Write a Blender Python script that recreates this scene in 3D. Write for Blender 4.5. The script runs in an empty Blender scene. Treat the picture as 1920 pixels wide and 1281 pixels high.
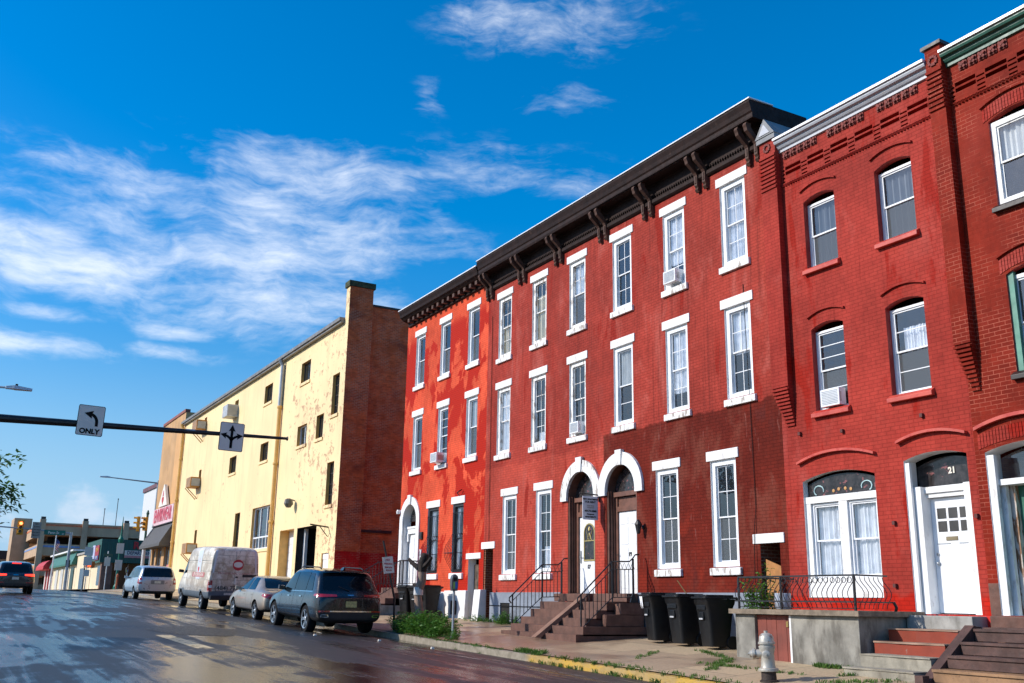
import bpy, bmesh, math, random
from mathutils import Vector, Matrix
from mathutils.bvhtree import BVHTree
random.seed(7)
SC = bpy.context.scene
COL = SC.collection
R = math.radians
FX = 15.6          # the plane of the house fronts

# ------------------------------------------------------------------ node helpers
def nd(t, typ, ins=None, **props):
    n = t.nodes.new('ShaderNode' + typ)
    for k, v in props.items():
        setattr(n, k, v)
    for k, v in (ins or {}).items():
        s = n.inputs[k]
        if hasattr(v, 'is_output') or isinstance(v, bpy.types.NodeSocket):
            t.links.new(v, s)
        else:
            if hasattr(s, 'default_value') and not isinstance(v, (int, float)) and len(v) == 3 and s.type == 'RGBA':
                v = (*v, 1)
            s.default_value = v
    return n

def mth(t, op, a, b=0.0, clamp=False):
    n = nd(t, 'Math', {0: a, 1: b}, operation=op, use_clamp=clamp)
    return n.outputs[0]

def ramp(t, fac, a, b, lo=0.0, hi=1.0):
    n = nd(t, 'MapRange', {'Value': fac, 'From Min': a, 'From Max': b, 'To Min': lo, 'To Max': hi}, interpolation_type='SMOOTHSTEP')
    return n.outputs[0]

def mix(t, f, a, b, mode='MIX'):
    n = t.nodes.new('ShaderNodeMix'); n.data_type = 'RGBA'; n.blend_type = mode
    for s, v in ((n.inputs[0], f), (n.inputs[6], a), (n.inputs[7], b)):
        if isinstance(v, bpy.types.NodeSocket): t.links.new(v, s)
        elif isinstance(v, (int, float)): s.default_value = v if s.type != 'RGBA' else (v, v, v, 1)
        else: s.default_value = (*v[:3], 1)
    return n.outputs[2]

def new_mat(name):
    m = bpy.data.materials.new(name); m.use_nodes = True
    t = m.node_tree; b = t.nodes['Principled BSDF']
    return m, t, b

def pos(t, scale=(1, 1, 1)):
    g = nd(t, 'NewGeometry')
    return nd(t, 'Mapping', {'Vector': g.outputs['Position'], 'Scale': scale}).outputs[0]

def objco(t, scale=(1, 1, 1)):
    g = nd(t, 'TexCoord')
    return nd(t, 'Mapping', {'Vector': g.outputs['Object'], 'Scale': scale}).outputs[0]

def noise(t, vec, scale, detail=4.0, rough=0.55, dist=0.0):
    return nd(t, 'TexNoise', {'Vector': vec, 'Scale': scale, 'Detail': detail, 'Roughness': rough, 'Distortion': dist}).outputs[0]

def mat(name, col, rough=.6, metallic=0., var=.18, vs=2.5, bump=0., bs=40., spec=.5, coat=0., dirt=None, local=False, em=None):
    m, t, b = new_mat(name)
    v = objco(t) if local else pos(t)
    n = noise(t, v, vs, 5)
    f = ramp(t, n, .3, .7, 1 - var, 1 + var)
    c = nd(t, 'VectorMath', {0: col, 'Scale': f}, operation='SCALE').outputs[0]
    if dirt:   # (colour, scale vec, threshold, softness, amount)
        dc, dsc, th, sf, am = dirt
        dn = noise(t, (objco if local else pos)(t, dsc), 1.0, 6, .65)
        c = mix(t, ramp(t, dn, th, th + sf, 0, am), c, dc)
    t.links.new(c, b.inputs['Base Color'])
    b.inputs['Roughness'].default_value = rough
    rn = ramp(t, noise(t, v, vs * 3.1, 3), .3, .7, max(.02, rough - .08), min(1, rough + .08))
    t.links.new(rn, b.inputs['Roughness'])
    b.inputs['Metallic'].default_value = metallic
    b.inputs['Specular IOR Level'].default_value = spec
    b.inputs['Coat Weight'].default_value = coat
    b.inputs['Coat Roughness'].default_value = .04
    if bump:
        bn = nd(t, 'Bump', {'Height': noise(t, v, bs, 6, .6), 'Strength': bump, 'Distance': .02})
        t.links.new(bn.outputs[0], b.inputs['Normal'])
    if em:
        b.inputs['Emission Color'].default_value = (*em[:3], 1); b.inputs['Emission Strength'].default_value = em[3]
    return m

def brick(name, col, col2, mortar, stains=(), zones=(), bw=.215, bh=.075, ms=.009, bump=.35, rough=.62, dash=0.0, paint=True):
    """painted or bare brickwork; zones = (test axis, lo, hi, colour) paint fields, stains = (colour, scale vec, thr, soft, amount, (z lo,z hi)|None)"""
    m, t, b = new_mat(name)
    uv = nd(t, 'TexCoord').outputs['UV']
    wob = noise(t, pos(t), 1.3, 3)
    br = nd(t, 'TexBrick', {'Vector': uv, 'Color1': (1, 1, 1), 'Color2': (.0, .0, .0), 'Mortar': (.5, .5, .5), 'Scale': 1.0, 'Mortar Size': ms,
                            'Mortar Smooth': .25, 'Bias': 0., 'Brick Width': bw, 'Row Height': bh}, offset=.5)
    c = mix(t, br.outputs[0], col, col2)
    g = nd(t, 'NewGeometry')
    sep = nd(t, 'SeparateXYZ', {0: g.outputs['Position']})
    for z in zones:
        ax, lo, hi, zc, soft = z
        s = sep.outputs[ax]
        jit = mth(t, 'MULTIPLY', mth(t, 'SUBTRACT', noise(t, pos(t), 2.2, 4), .5), soft)
        s = mth(t, 'ADD', s, jit)
        f = mth(t, 'MULTIPLY', mth(t, 'GREATER_THAN', s, lo), ramp(t, s, hi - soft * .12, hi + soft * .12, 1, 0))
        if len(z) > 5: pass
        c = mix(t, f, c, mix(t, br.outputs[0], zc, tuple(x * .88 for x in zc)))
    big = ramp(t, noise(t, pos(t), .55, 5, .6), .3, .7, .76, 1.10)
    fine = ramp(t, noise(t, pos(t, (1, 1, .5)), 7, 5, .65), .25, .75, .86, 1.12)
    c = nd(t, 'VectorMath', {0: c, 'Scale': mth(t, 'MULTIPLY', big, fine)}, operation='SCALE').outputs[0]
    for sc, svec, th, sf, am, zr in stains:
        dn = noise(t, pos(t, svec), 1.0, 7, .62, .4)
        f = ramp(t, dn, th, th + sf, 0, am)
        if zr:
            f = mth(t, 'MULTIPLY', f, mth(t, 'MULTIPLY', ramp(t, sep.outputs[2], zr[0] - .3, zr[0] + .3), ramp(t, sep.outputs[2], zr[1] - .3, zr[1] + .3, 1, 0)))
        c = mix(t, f, c, sc)
    mf = br.outputs['Fac']
    mam = ramp(t, noise(t, pos(t), 1.7, 3), .35, .65, .0, .75) if dash else .8
    if paint: mortar = nd(t, 'VectorMath', {0: c, 'Scale': .72}, operation='SCALE').outputs[0]; mam = .85
    c = mix(t, mth(t, 'MULTIPLY', mf, mam), c, mortar)
    b.inputs['Specular IOR Level'].default_value = .07
    t.links.new(c, b.inputs['Base Color'])
    b.inputs['Roughness'].default_value = rough
    h = mth(t, 'ADD', mth(t, 'MULTIPLY', mth(t, 'SUBTRACT', 1, mf), 1.0), mth(t, 'MULTIPLY', noise(t, pos(t), 60, 4), .35))
    bn = nd(t, 'Bump', {'Height': h, 'Strength': bump, 'Distance': .012})
    t.links.new(bn.outputs[0], b.inputs['Normal'])
    return m

# ------------------------------------------------------------------ mesh helpers
def rootof(o):
    while o.parent: o = o.parent
    return o

class MB:
    def __init__(s): s.v = []; s.f = []; s.m = []
    def poly(s, pts, mi=0):
        n = len(s.v); s.v += [tuple(p) for p in pts]; s.f.append(tuple(range(n, n + len(pts)))); s.m.append(mi)
    def hexa(s, p, mi=0):    # p: 4 bottom (ccw from above), 4 top
        n = len(s.v); s.v += [tuple(q) for q in p]
        for f in ((3, 2, 1, 0), (4, 5, 6, 7), (0, 1, 5, 4), (1, 2, 6, 5), (2, 3, 7, 6), (3, 0, 4, 7)):
            s.f.append(tuple(n + i for i in f)); s.m.append(mi)
    def box(s, x0, x1, y0, y1, z0, z1, mi=0):
        s.hexa([(x0, y0, z0), (x1, y0, z0), (x1, y1, z0), (x0, y1, z0), (x0, y0, z1), (x1, y0, z1), (x1, y1, z1), (x0, y1, z1)], mi)
    def prism(s, poly, ax, a, b, mi=0):
        """poly 2D extruded along axis ax from a to b; 2D coords are the other two axes in order"""
        def p3(q, d):
            return {0: (d, q[0], q[1]), 1: (q[0], d, q[1]), 2: (q[0], q[1], d)}[ax]
        n = len(s.v); k = len(poly)
        s.v += [p3(q, a) for q in poly] + [p3(q, b) for q in poly]
        s.f.append(tuple(range(n + k - 1, n - 1, -1))); s.m.append(mi)
        s.f.append(tuple(range(n + k, n + 2 * k))); s.m.append(mi)
        for i in range(k):
            j = (i + 1) % k
            s.f.append((n + i, n + j, n + k + j, n + k + i)); s.m.append(mi)
    def tube(s, pts, r, n=8, mi=0, caps=True):
        """tube along a polyline; r number or list"""
        pts = [Vector(p) for p in pts]; rs = r if isinstance(r, (list, tuple)) else [r] * len(pts)
        b0 = len(s.v); up = None
        for i, p in enumerate(pts):
            d = (pts[min(i + 1, len(pts) - 1)] - pts[max(i - 1, 0)]).normalized()
            if up is None:
                up = Vector((0, 0, 1)) if abs(d.z) < .9 else Vector((1, 0, 0))
            a = d.cross(up).normalized(); up2 = a.cross(d).normalized(); up = up2
            for k in range(n):
                w = 2 * math.pi * (k + .5) / n
                s.v.append(tuple(p + (a * math.cos(w) + up2 * math.sin(w)) * rs[i]))
        for i in range(len(pts) - 1):
            for k in range(n):
                q = (k + 1) % n
                s.f.append((b0 + i * n + k, b0 + i * n + q, b0 + (i + 1) * n + q, b0 + (i + 1) * n + k)); s.m.append(mi)
        if caps:
            s.f.append(tuple(b0 + k for k in range(n))); s.m.append(mi)
            e = b0 + (len(pts) - 1) * n
            s.f.append(tuple(e + k for k in range(n))); s.m.append(mi)
    def lathe(s, prof, c=(0, 0, 0), n=20, ax=2, mi=0, cap0=True, cap1=True):
        """prof [(r, h)] revolved round axis ax through c"""
        b0 = len(s.v)
        for r, h in prof:
            for k in range(n):
                w = 2 * math.pi * k / n; u, v = r * math.cos(w), r * math.sin(w)
                q = {2: (u, v, h), 0: (h, u, v), 1: (u, h, v)}[ax]
                s.v.append((c[0] + q[0], c[1] + q[1], c[2] + q[2]))
        for i in range(len(prof) - 1):
            for k in range(n):
                q = (k + 1) % n
                s.f.append((b0 + i * n + k, b0 + i * n + q, b0 + (i + 1) * n + q, b0 + (i + 1) * n + k)); s.m.append(mi)
        if cap0: s.f.append(tuple(b0 + k for k in range(n))); s.m.append(mi)
        e = b0 + (len(prof) - 1) * n
        if cap1: s.f.append(tuple(e + k for k in range(n))); s.m.append(mi)
    def build(s, name, mats, parent=None, local=False, bevel=0, smooth=False, recalc=True):
        if not isinstance(mats, (list, tuple)): mats = [mats]
        me = bpy.data.meshes.new(name)
        off = Vector((0, 0, 0))
        if parent and not local: off = rootof(parent).location
        vs = s.v if local or not parent else [(x - off.x, y - off.y, z - off.z) for x, y, z in s.v]
        me.from_pydata(vs, [], s.f)
        me.polygons.foreach_set('material_index', s.m)
        if recalc or bevel:
            bm = bmesh.new(); bm.from_mesh(me)
            if recalc: bmesh.ops.recalc_face_normals(bm, faces=bm.faces)
            if bevel:
                bmesh.ops.remove_doubles(bm, verts=bm.verts, dist=1e-5)
                bmesh.ops.bevel(bm, geom=list(bm.edges), offset=bevel, segments=2, affect='EDGES', profile=.6, clamp_overlap=True)
            bm.to_mesh(me); bm.free()
        uv = me.uv_layers.new(name='UVMap'); d = uv.data
        for p in me.polygons:
            n = p.normal; ax, ay, az = abs(n.x), abs(n.y), abs(n.z)
            for li in p.loop_indices:
                co = me.vertices[me.loops[li].vertex_index].co
                X, Y, Z = co.x + off.x, co.y + off.y, co.z + off.z
                d[li].uv = (Y, Z) if ax >= ay and ax >= az else ((X, Z) if ay >= az else (X, Y))
        if smooth:
            me.polygons.foreach_set('use_smooth', [True] * len(me.polygons))
            try: me.set_sharp_from_angle(angle=R(40))
            except Exception: pass
        for m in mats: me.materials.append(m)
        o = bpy.data.objects.new(name, me); COL.objects.link(o)
        if parent: o.parent = parent
        return o

def tag(o, label=None, cat=None, group=None, kind=None):
    if label: o['label'] = label
    if cat: o['category'] = cat
    if group: o['group'] = group
    if kind: o['kind'] = kind
    return o

def thing(name, loc, label, cat, group=None, rot=None):
    o = bpy.data.objects.new(name, None); COL.objects.link(o); o.location = loc
    o.empty_display_size = .2
    if rot: o.rotation_euler = rot
    return tag(o, label, cat, group)

def copy_tree(o, parent=None):
    c = o.copy(); COL.objects.link(c); c.parent = parent
    for ch in list(o.children): copy_tree(ch, c)
    return c

def to_mesh(o):
    dg = bpy.context.evaluated_depsgraph_get(); dg.update()
    return bpy.data.meshes.new_from_object(o.evaluated_get(dg))

FACE_Y = Matrix(((1, 0, 0, 0), (0, 0, -1, 0), (0, 1, 0, 0), (0, 0, 0, 1)))      # text facing -Y
FACE_X = Matrix(((0, 0, -1, 0), (-1, 0, 0, 0), (0, 1, 0, 0), (0, 0, 0, 1)))     # text facing -X
def text(name, s, size, m, parent, at, face, ext=.003, off=0.0, sx=1.0, local=False):
    cu = bpy.data.curves.new(name, 'FONT'); cu.body = s; cu.size = size; cu.align_x = 'CENTER'; cu.align_y = 'CENTER'
    cu.extrude = ext; cu.offset = off; cu.resolution_u = 3
    t = bpy.data.objects.new(name, cu); COL.objects.link(t)
    me = to_mesh(t); bpy.data.objects.remove(t)
    base = Vector((0, 0, 0)) if local or not parent else rootof(parent).location
    me.transform(Matrix.Translation(Vector(at) - base) @ face @ Matrix.Diagonal((sx, 1, 1, 1)))
    me.materials.clear(); me.materials.append(m); me.name = name
    o = bpy.data.objects.new(name, me); COL.objects.link(o)
    if parent: o.parent = parent
    return o

def arc_pts(yc, w, spring, rise, n=14):
    """points from y=yc-w over the crown to y=yc+w"""
    rr = (w * w + rise * rise) / (2 * rise); cz = spring + rise - rr
    a = math.asin(min(1, w / rr)); 
    if rise >= w - 1e-6: a = math.pi / 2
    return [(yc + rr * math.sin(-a + 2 * a * i / n), cz + rr * math.cos(-a + 2 * a * i / n)) for i in range(n + 1)]

def wall(mb, y0, y1, z0, z1, holes, x=FX, depth=.2, mi=0, rmi=1):
    """front wall facing -X with openings (y0,y1,z0,z1,rise[,depth[,reveal material]])"""
    hs = [tuple(h) + (0,) * (5 - len(h)) if len(h) < 5 else tuple(h) for h in holes]
    ys = sorted({round(v, 4) for v in [y0, y1] + [h[0] for h in hs] + [h[1] for h in hs]})
    zs = sorted({round(v, 4) for v in [z0, z1] + [h[2] for h in hs] + [h[3] for h in hs]})
    for i in range(len(ys) - 1):
        for j in range(len(zs) - 1):
            yc, zc = (ys[i] + ys[i + 1]) / 2, (zs[j] + zs[j + 1]) / 2
            if any(h[0] < yc < h[1] and h[2] < zc < h[3] for h in hs): continue
            mb.poly([(x, ys[i], zs[j]), (x, ys[i], zs[j + 1]), (x, ys[i + 1], zs[j + 1]), (x, ys[i + 1], zs[j])], mi)
    for h in hs:
        a, b, c, d, rise = h[:5]; dp = h[5] if len(h) > 5 else depth; rm = h[6] if len(h) > 6 else rmi
        if rise:
            ap = arc_pts((a + b) / 2, (b - a) / 2, d - rise, rise, 16)
            for p, q in zip(ap, ap[1:]):
                mb.poly([(x, p[0], p[1]), (x, p[0], d + .0005), (x, q[0], d + .0005), (x, q[0], q[1])], mi)
                mb.poly([(x, p[0], p[1]), (x, q[0], q[1]), (x + dp, q[0], q[1]), (x + dp, p[0], p[1])], rm)
            t = d - rise
        else:
            t = d
            mb.poly([(x, a, d), (x, b, d), (x + dp, b, d), (x + dp, a, d)], rm)
        mb.poly([(x, a, c), (x, a, t), (x + dp, a, t), (x + dp, a, c)], rm)
        mb.poly([(x, b, c), (x + dp, b, c), (x + dp, b, t), (x, b, t)], rm)
        mb.poly([(x, a, c), (x + dp, a, c), (x + dp, b, c), (x, b, c)], rm)

def arch_ring(mb, yc, win, spring, rin, wout, rout, x0, x1, zleg=None, mi=0, n=18):
    """solid arched surround between two arcs, with legs down to zleg"""
    A = arc_pts(yc, win, spring, rin, n); B = arc_pts(yc, wout, spring, rout, n)
    if zleg is not None:
        A = [(yc - win, zleg)] + A + [(yc + win, zleg)]; B = [(yc - wout, zleg)] + B + [(yc + wout, zleg)]
    for i in range(len(A) - 1):
        a, b, c, d = A[i], A[i + 1], B[i + 1], B[i]
        mb.hexa([(x0, *a), (x1, *a), (x1, *b), (x0, *b), (x0, *d), (x1, *d), (x1, *c), (x0, *c)], mi)

# ------------------------------------------------------------------ ground heights
def interp(k, v):
    if v <= k[0][0]: return k[0][1]
    for (a, p), (b, q) in zip(k, k[1:]):
        if v <= b:
            f = (v - a) / (b - a); return p + (q - p) * f
    return k[-1][1]
ZC = [(-30, -.75), (0, -.05), (13.2, .285), (19.7, .45), (26.7, .63), (33, .86), (40, 1.09), (48, 1.28), (55, 1.42), (77, 1.83), (95, 1.97), (115, 2.05), (200, 2.2), (420, 2.3)]
ZF = [(-30, -.4), (0, .3), (12, .58), (20.7, .75), (24, .84), (28, .92), (36, 1.12), (48, 1.5), (60, 1.8), (77, 2.12), (95, 2.2), (115, 2.25), (200, 2.35), (420, 2.4)]
CX = 11.4; CL = -.8
def smooth(k, y, w=3.0):
    return sum(interp(k, y + d * w) for d in (-1, -.5, 0, .5, 1)) / 5
def zc(y): return smooth(ZC, y)
def zf(y): return smooth(ZF, y)
def zroad(x, y): return zc(y) - .14 + .2 * max(0, 1 - ((x - 5.3) / 6.1) ** 2)
def zwalk(x, y):
    f = min(1, max(0, (x - CX) / 4.2)) ** .8
    return zc(y) + f * (zf(y) - zc(y))
# ------------------------------------------------------------------ camera, sun, sky
cam = bpy.data.cameras.new('camera'); co = bpy.data.objects.new('camera', cam); COL.objects.link(co)
cam.sensor_width = 36; cam.lens = 35; cam.clip_end = 3000; cam.clip_start = .1
yaw, pit, rol = R(29.524), R(14.717), R(.948)
fw = Vector((math.sin(yaw) * math.cos(pit), math.cos(yaw) * math.cos(pit), math.sin(pit)))
rt = Vector((math.cos(yaw), -math.sin(yaw), 0)); up = rt.cross(fw)
r2 = rt * math.cos(rol) + up * math.sin(rol); u2 = -rt * math.sin(rol) + up * math.cos(rol)
M = Matrix((r2, u2, -fw)).transposed().to_4x4(); M.translation = (0, 0, 1.5)
co.matrix_world = M
SC.camera = co
SUN_AZ, SUN_EL = R(-68), R(31)      # azimuth from +Y, clockwise positive
sv = Vector((math.sin(SUN_AZ) * math.cos(SUN_EL), math.cos(SUN_AZ) * math.cos(SUN_EL), math.sin(SUN_EL)))
sl = bpy.data.lights.new('sun', 'SUN'); sl.energy = 3.3; sl.angle = R(.5); sl.color = (1, .93, .84)
so = bpy.data.objects.new('sun', sl); COL.objects.link(so)
so.rotation_euler = (-sv).to_track_quat('-Z', 'Y').to_euler()
so.location = (0, 0, 60)

W = bpy.data.worlds.new('World'); SC.world = W; W.use_nodes = True
t = W.node_tree; bg = t.nodes['Background']
sky = nd(t, 'TexSky', sky_type='NISHITA', sun_disc=False, sun_elevation=SUN_EL, sun_rotation=SUN_AZ, altitude=0, air_density=1.0, dust_density=.6, ozone_density=3.0)
hs = nd(t, 'HueSaturation', {'Hue': .5, 'Saturation': 1.5, 'Value': .97, 'Color': sky.outputs[0]})
dirv = nd(t, 'TexCoord').outputs['Generated']
sp = nd(t, 'SeparateXYZ', {0: dirv})
DEG = 180 / math.pi
az = mth(t, 'MULTIPLY', mth(t, 'ARCTAN2', sp.outputs[0], sp.outputs[1]), DEG)
el = mth(t, 'MULTIPLY', mth(t, 'ARCSINE', sp.outputs[2]), DEG)
# cloud banks: (azimuth, elevation, half width, half height, weight)
banks = [(31.6, 32.6, 6.2, 2.0, .8), (32.5, 28.4, 4.5, 1.2, .42), (23.9, 28.4, 1.4, 1.2, .5), (5.5, 22.4, 8, 1.3, .6), (17.6, 23.5, 9, 2.1, .75),
         (12.3, 19.7, 14, 3.4, .78), (2.8, 17.6, 9, 2.2, .95), (15, 16.4, 11, 2.4, .8), (27.4, 24.4, 6.5, 1.7, .62), (34, 23.7, 4, 1.3, .5),
         (21, 21, 7, 2.6, .6), (3.9, 14.3, 3, .55, .75), (3.5, 12.7, 4.6, .8, 1.0), (9.6, 12.9, 3.4, .55, .7), (10.3, 14.1, 2.6, .5, .7), (1.2, 22.6, 2, .7, .4),
         (-25, 20, 14, 5, .8), (-40, 12, 20, 5, .8), (60, 14, 16, 5, .7), (-70, 25, 18, 7, .7), (110, 20, 25, 8, .7), (180, 25, 40, 10, .7)]
cumul = [(6.3, 4.3, 2.0, 1.3, 1.0), (8.4, 3.7, 2.6, 1.2, .8), (3.6, 3.2, 2.6, 1.3, .7), (13, 3.5, 3.5, 1.4, .6), (-20, 4, 14, 2, .8), (-55, 5, 20, 2.5, .8)]
def blobs(bl):
    acc = None
    for a, e, sa, se, w in bl:
        da = mth(t, 'MULTIPLY', mth(t, 'SUBTRACT', az, a), 1 / sa); de = mth(t, 'MULTIPLY', mth(t, 'SUBTRACT', el, e), 1 / se)
        q = mth(t, 'ADD', mth(t, 'MULTIPLY', da, da), mth(t, 'MULTIPLY', de, de))
        g = mth(t, 'MULTIPLY', mth(t, 'EXPONENT', mth(t, 'MULTIPLY', q, -.8)), w)
        acc = g if acc is None else mth(t, 'MAXIMUM', acc, g)
    return acc
cv = nd(t, 'CombineXYZ', {0: az, 1: el, 2: 0.0}).outputs[0]
warp = nd(t, 'TexNoise', {'Vector': cv, 'Scale': .16, 'Detail': 3.0}).outputs['Color']
wv = nd(t, 'VectorMath', {0: warp, 1: (.5, .5, .5)}, operation='SUBTRACT').outputs[0]
wv = nd(t, 'VectorMath', {0: wv, 'Scale': 2.6}, operation='SCALE').outputs[0]
cw = nd(t, 'VectorMath', {0: cv, 1: wv}, operation='ADD').outputs[0]
st = nd(t, 'Mapping', {'Vector': cw, 'Rotation': (0, 0, R(9)), 'Scale': (.11, .42, 1)}).outputs[0]
n1 = noise(t, st, 1.0, 9, .58, .0)
n2 = noise(t, nd(t, 'Mapping', {'Vector': cw, 'Rotation': (0, 0, R(-14)), 'Scale': (.35, 1.3, 1)}).outputs[0], 1.0, 10, .66, .1)
nn = mth(t, 'ADD', mth(t, 'MULTIPLY', n1, .66), mth(t, 'MULTIPLY', n2, .34))
dens = mth(t, 'ADD', nn, mth(t, 'MULTIPLY', mth(t, 'SUBTRACT', blobs(banks), .62), .42))
cir = ramp(t, dens, .35, .82, 0, .92)
cir = mth(t, 'MULTIPLY', cir, ramp(t, blobs(banks), .05, .4))
nc = noise(t, nd(t, 'Mapping', {'Vector': cv, 'Scale': (.5, .8, 1)}).outputs[0], 1.0, 7, .6)
cb = mth(t, 'ADD', nc, mth(t, 'MULTIPLY', mth(t, 'SUBTRACT', blobs(cumul), .6), .6))
cum = ramp(t, cb, .42, .80, 0, .55)
hz = ramp(t, el, 0, 15, .88, 0)        # pale low sky
lowdim = ramp(t, el, 0, 24, .72, 1.0)
skyc = nd(t, 'VectorMath', {0: hs.outputs[0], 'Scale': lowdim}, operation='SCALE').outputs[0]
c0 = mix(t, hz, skyc, (1.75, 3.0, 4.5))
c1 = mix(t, cum, c0, (3.9, 4.3, 5.0))
c2 = mix(t, cir, c1, (5.2, 5.5, 6.0))
t.links.new(c2, bg.inputs['Color']); bg.inputs['Strength'].default_value = .15
SC.view_settings.view_transform = 'Standard'; SC.view_settings.look = 'None'; SC.view_settings.gamma = 1; SC.view_settings.exposure = .45
SC.cycles.max_bounces = 6; SC.cycles.transparent_max_bounces = 8; SC.cycles.caustics_reflective = False; SC.cycles.caustics_refractive = False

# ------------------------------------------------------------------ shared materials
M_white = mat('white_paint', (.80, .79, .77), .5, var=.06, spec=.3, dirt=((.40, .35, .30), (5, 5, 2.2), .56, .14, .6), bump=.08)
M_whitep = mat('peeling_white_paint', (.80, .79, .77), .5, var=.05, dirt=((.33, .27, .22), (9, 9, 3.2), .53, .06, .9), bump=.15)
M_vinyl = mat('white_vinyl', (.80, .81, .82), .35, var=.03)
M_stone = mat('brownstone', (.125, .058, .040), .75, var=.25, vs=4, bump=.3, bs=25)
M_concrete = mat('concrete', (.33, .32, .29), .8, var=.22, vs=3, bump=.3, bs=50, dirt=((.13, .12, .10), (2.5, 2.5, .9), .55, .15, .7))
M_iron = mat('black_iron', (.014, .014, .016), .4, var=.2, spec=.5)
M_blackmetal = mat('dark_brown_metal', (.022, .016, .014), .45, var=.2)
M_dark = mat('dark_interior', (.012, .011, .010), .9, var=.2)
M_curtain = mat('white_curtain', (.88, .89, .92), .8, var=.10, vs=5)
M_blind = mat('window_blind', (.62, .62, .60), .7, var=.08)
M_ybcurtain = mat('cream_curtain', (.78, .68, .46), .8, var=.15)
M_wood = mat('bare_plywood', (.40, .17, .045), .7, var=.2, vs=6, dirt=((.2, .09, .03), (14, 14, .8), .6, .1, .6))
M_grey = mat('galvanised_steel', (.36, .38, .40), .42, .6, var=.12)
M_red = mat('sign_red', (.55, .03, .04), .5, var=.05)
M_black = mat('sign_black', (.008, .008, .008), .6, var=.05, spec=.1)
M_signw = mat('sign_white', (.80, .75, .65), .5, var=.05, dirt=((.4, .38, .34), (4, 4, 2), .6, .2, .3))

def glass_mat(name, tint, haze, hc, ior=1.75, rough=.015, wob=.05):
    m, t, b = new_mat(name)
    out = t.nodes['Material Output']
    tr = nd(t, 'BsdfTransparent', {'Color': tint})
    df = nd(t, 'BsdfDiffuse', {'Color': hc})
    bn = nd(t, 'Bump', {'Height': noise(t, pos(t), 2.2, 2), 'Strength': wob, 'Distance': .05})
    gl = nd(t, 'BsdfGlossy', {'Color': (.95, .97, 1), 'Roughness': rough, 'Normal': bn.outputs[0]})
    fac = nd(t, 'LayerWeight', {'Blend': .5}).outputs['Facing']; f0 = ((ior - 1) / (ior + 1)) ** 2
    frs = mth(t, 'ADD', mth(t, 'MULTIPLY', mth(t, 'POWER', fac, 5.0), 1 - f0), f0)   # the same from both sides
    m1 = nd(t, 'MixShader', {0: haze, 1: tr.outputs[0], 2: df.outputs[0]})
    m2 = nd(t, 'MixShader', {0: frs, 1: m1.outputs[0], 2: gl.outputs[0]})
    t.links.new(m2.outputs[0], out.inputs['Surface'])
    return m
M_glass = glass_mat('window_glass', (.92, .95, .97), .06, (.25, .30, .34), 1.95, .015, .14)
M_screen = glass_mat('insect_screen_glass', (.55, .58, .6), .45, (.17, .185, .195), 1.6)

# ------------------------------------------------------------------ ground
def sheet(name, xs, ys, zfun, m, kind='structure', thick=None):
    mb = MB(); n = len(xs)
    mb.v = [(x, y, zfun(x, y)) for y in ys for x in xs]
    for j in range(len(ys) - 1):
        for i in range(n - 1):
            mb.f.append((j * n + i, j * n + i + 1, (j + 1) * n + i + 1, (j + 1) * n + i)); mb.m.append(0)
    o = mb.build(name, m, recalc=False); o['kind'] = kind
    return o
def lin(a, b, n): return [a + (b - a) * i / n for i in range(n + 1)]
YS = lin(-30, 60, 90) + lin(62, 130, 34) + lin(140, 420, 28)

def road_mat():
    m, t, b = new_mat('wet_asphalt')
    p = pos(t)
    agg = noise(t, p, 55, 5, .7)
    base = mix(t, ramp(t, agg, .3, .7), (.006, .007, .009), (.024, .024, .026))
    track = mth(t, 'ADD', mth(t, 'MULTIPLY', noise(t, pos(t, (.55, .05, 1)), 1.0, 4, .6, .3), .5), mth(t, 'MULTIPLY', noise(t, pos(t, (2.6, .10, 1)), 1.0, 5, .65, .2), .5))       # long wet and drier bands along the lanes
    patch = noise(t, pos(t, (.35, .22, 1)), 1.0, 6, .62, .6)
    wet = mth(t, 'ADD', mth(t, 'MULTIPLY', track, .55), mth(t, 'MULTIPLY', patch, .45))
    wet = ramp(t, wet, .45, .56)
    dry = mix(t, wet, mix(t, .5, base, (.045, .041, .037)), base)
    # tar seams and worn patches
    seam = noise(t, pos(t, (1.4, .05, 1)), 1.0, 3, .5, 1.5)
    sf = mth(t, 'MULTIPLY', ramp(t, seam, .485, .5), ramp(t, seam, .5, .515, 1, 0))
    c = mix(t, mth(t, 'MULTIPLY', sf, .7), dry, (.012, .012, .013))
    t.links.new(c, b.inputs['Base Color'])
    r = ramp(t, wet, 0, 1, .50, .13)
    pud = ramp(t, noise(t, pos(t, (.8, .11, 1)), 1.0, 4, .55, .5), .60, .65)
    r = mth(t, 'MULTIPLY', r, ramp(t, pud, 0, 1, 1, .6))
    r = mth(t, 'ADD', r, mth(t, 'MULTIPLY', mth(t, 'SUBTRACT', agg, .5), .10))
    t.links.new(r, b.inputs['Roughness'])
    b.inputs['Specular IOR Level'].default_value = .40
    h = mth(t, 'ADD', mth(t, 'MULTIPLY', agg, .6), mth(t, 'MULTIPLY', noise(t, p, 9, 4), .5))
    bs = ramp(t, mth(t, 'MAXIMUM', pud, mth(t, 'MULTIPLY', wet, .6)), 0, 1, .85, .10)
    bn = nd(t, 'Bump', {'Height': h, 'Strength': bs, 'Distance': .012})
    t.links.new(bn.outputs[0], b.inputs['Normal'])
    return m
M_road = road_mat()
M_cover = mat('dull_earth', (.10, .09, .07), .9, var=.2, vs=.3)
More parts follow.
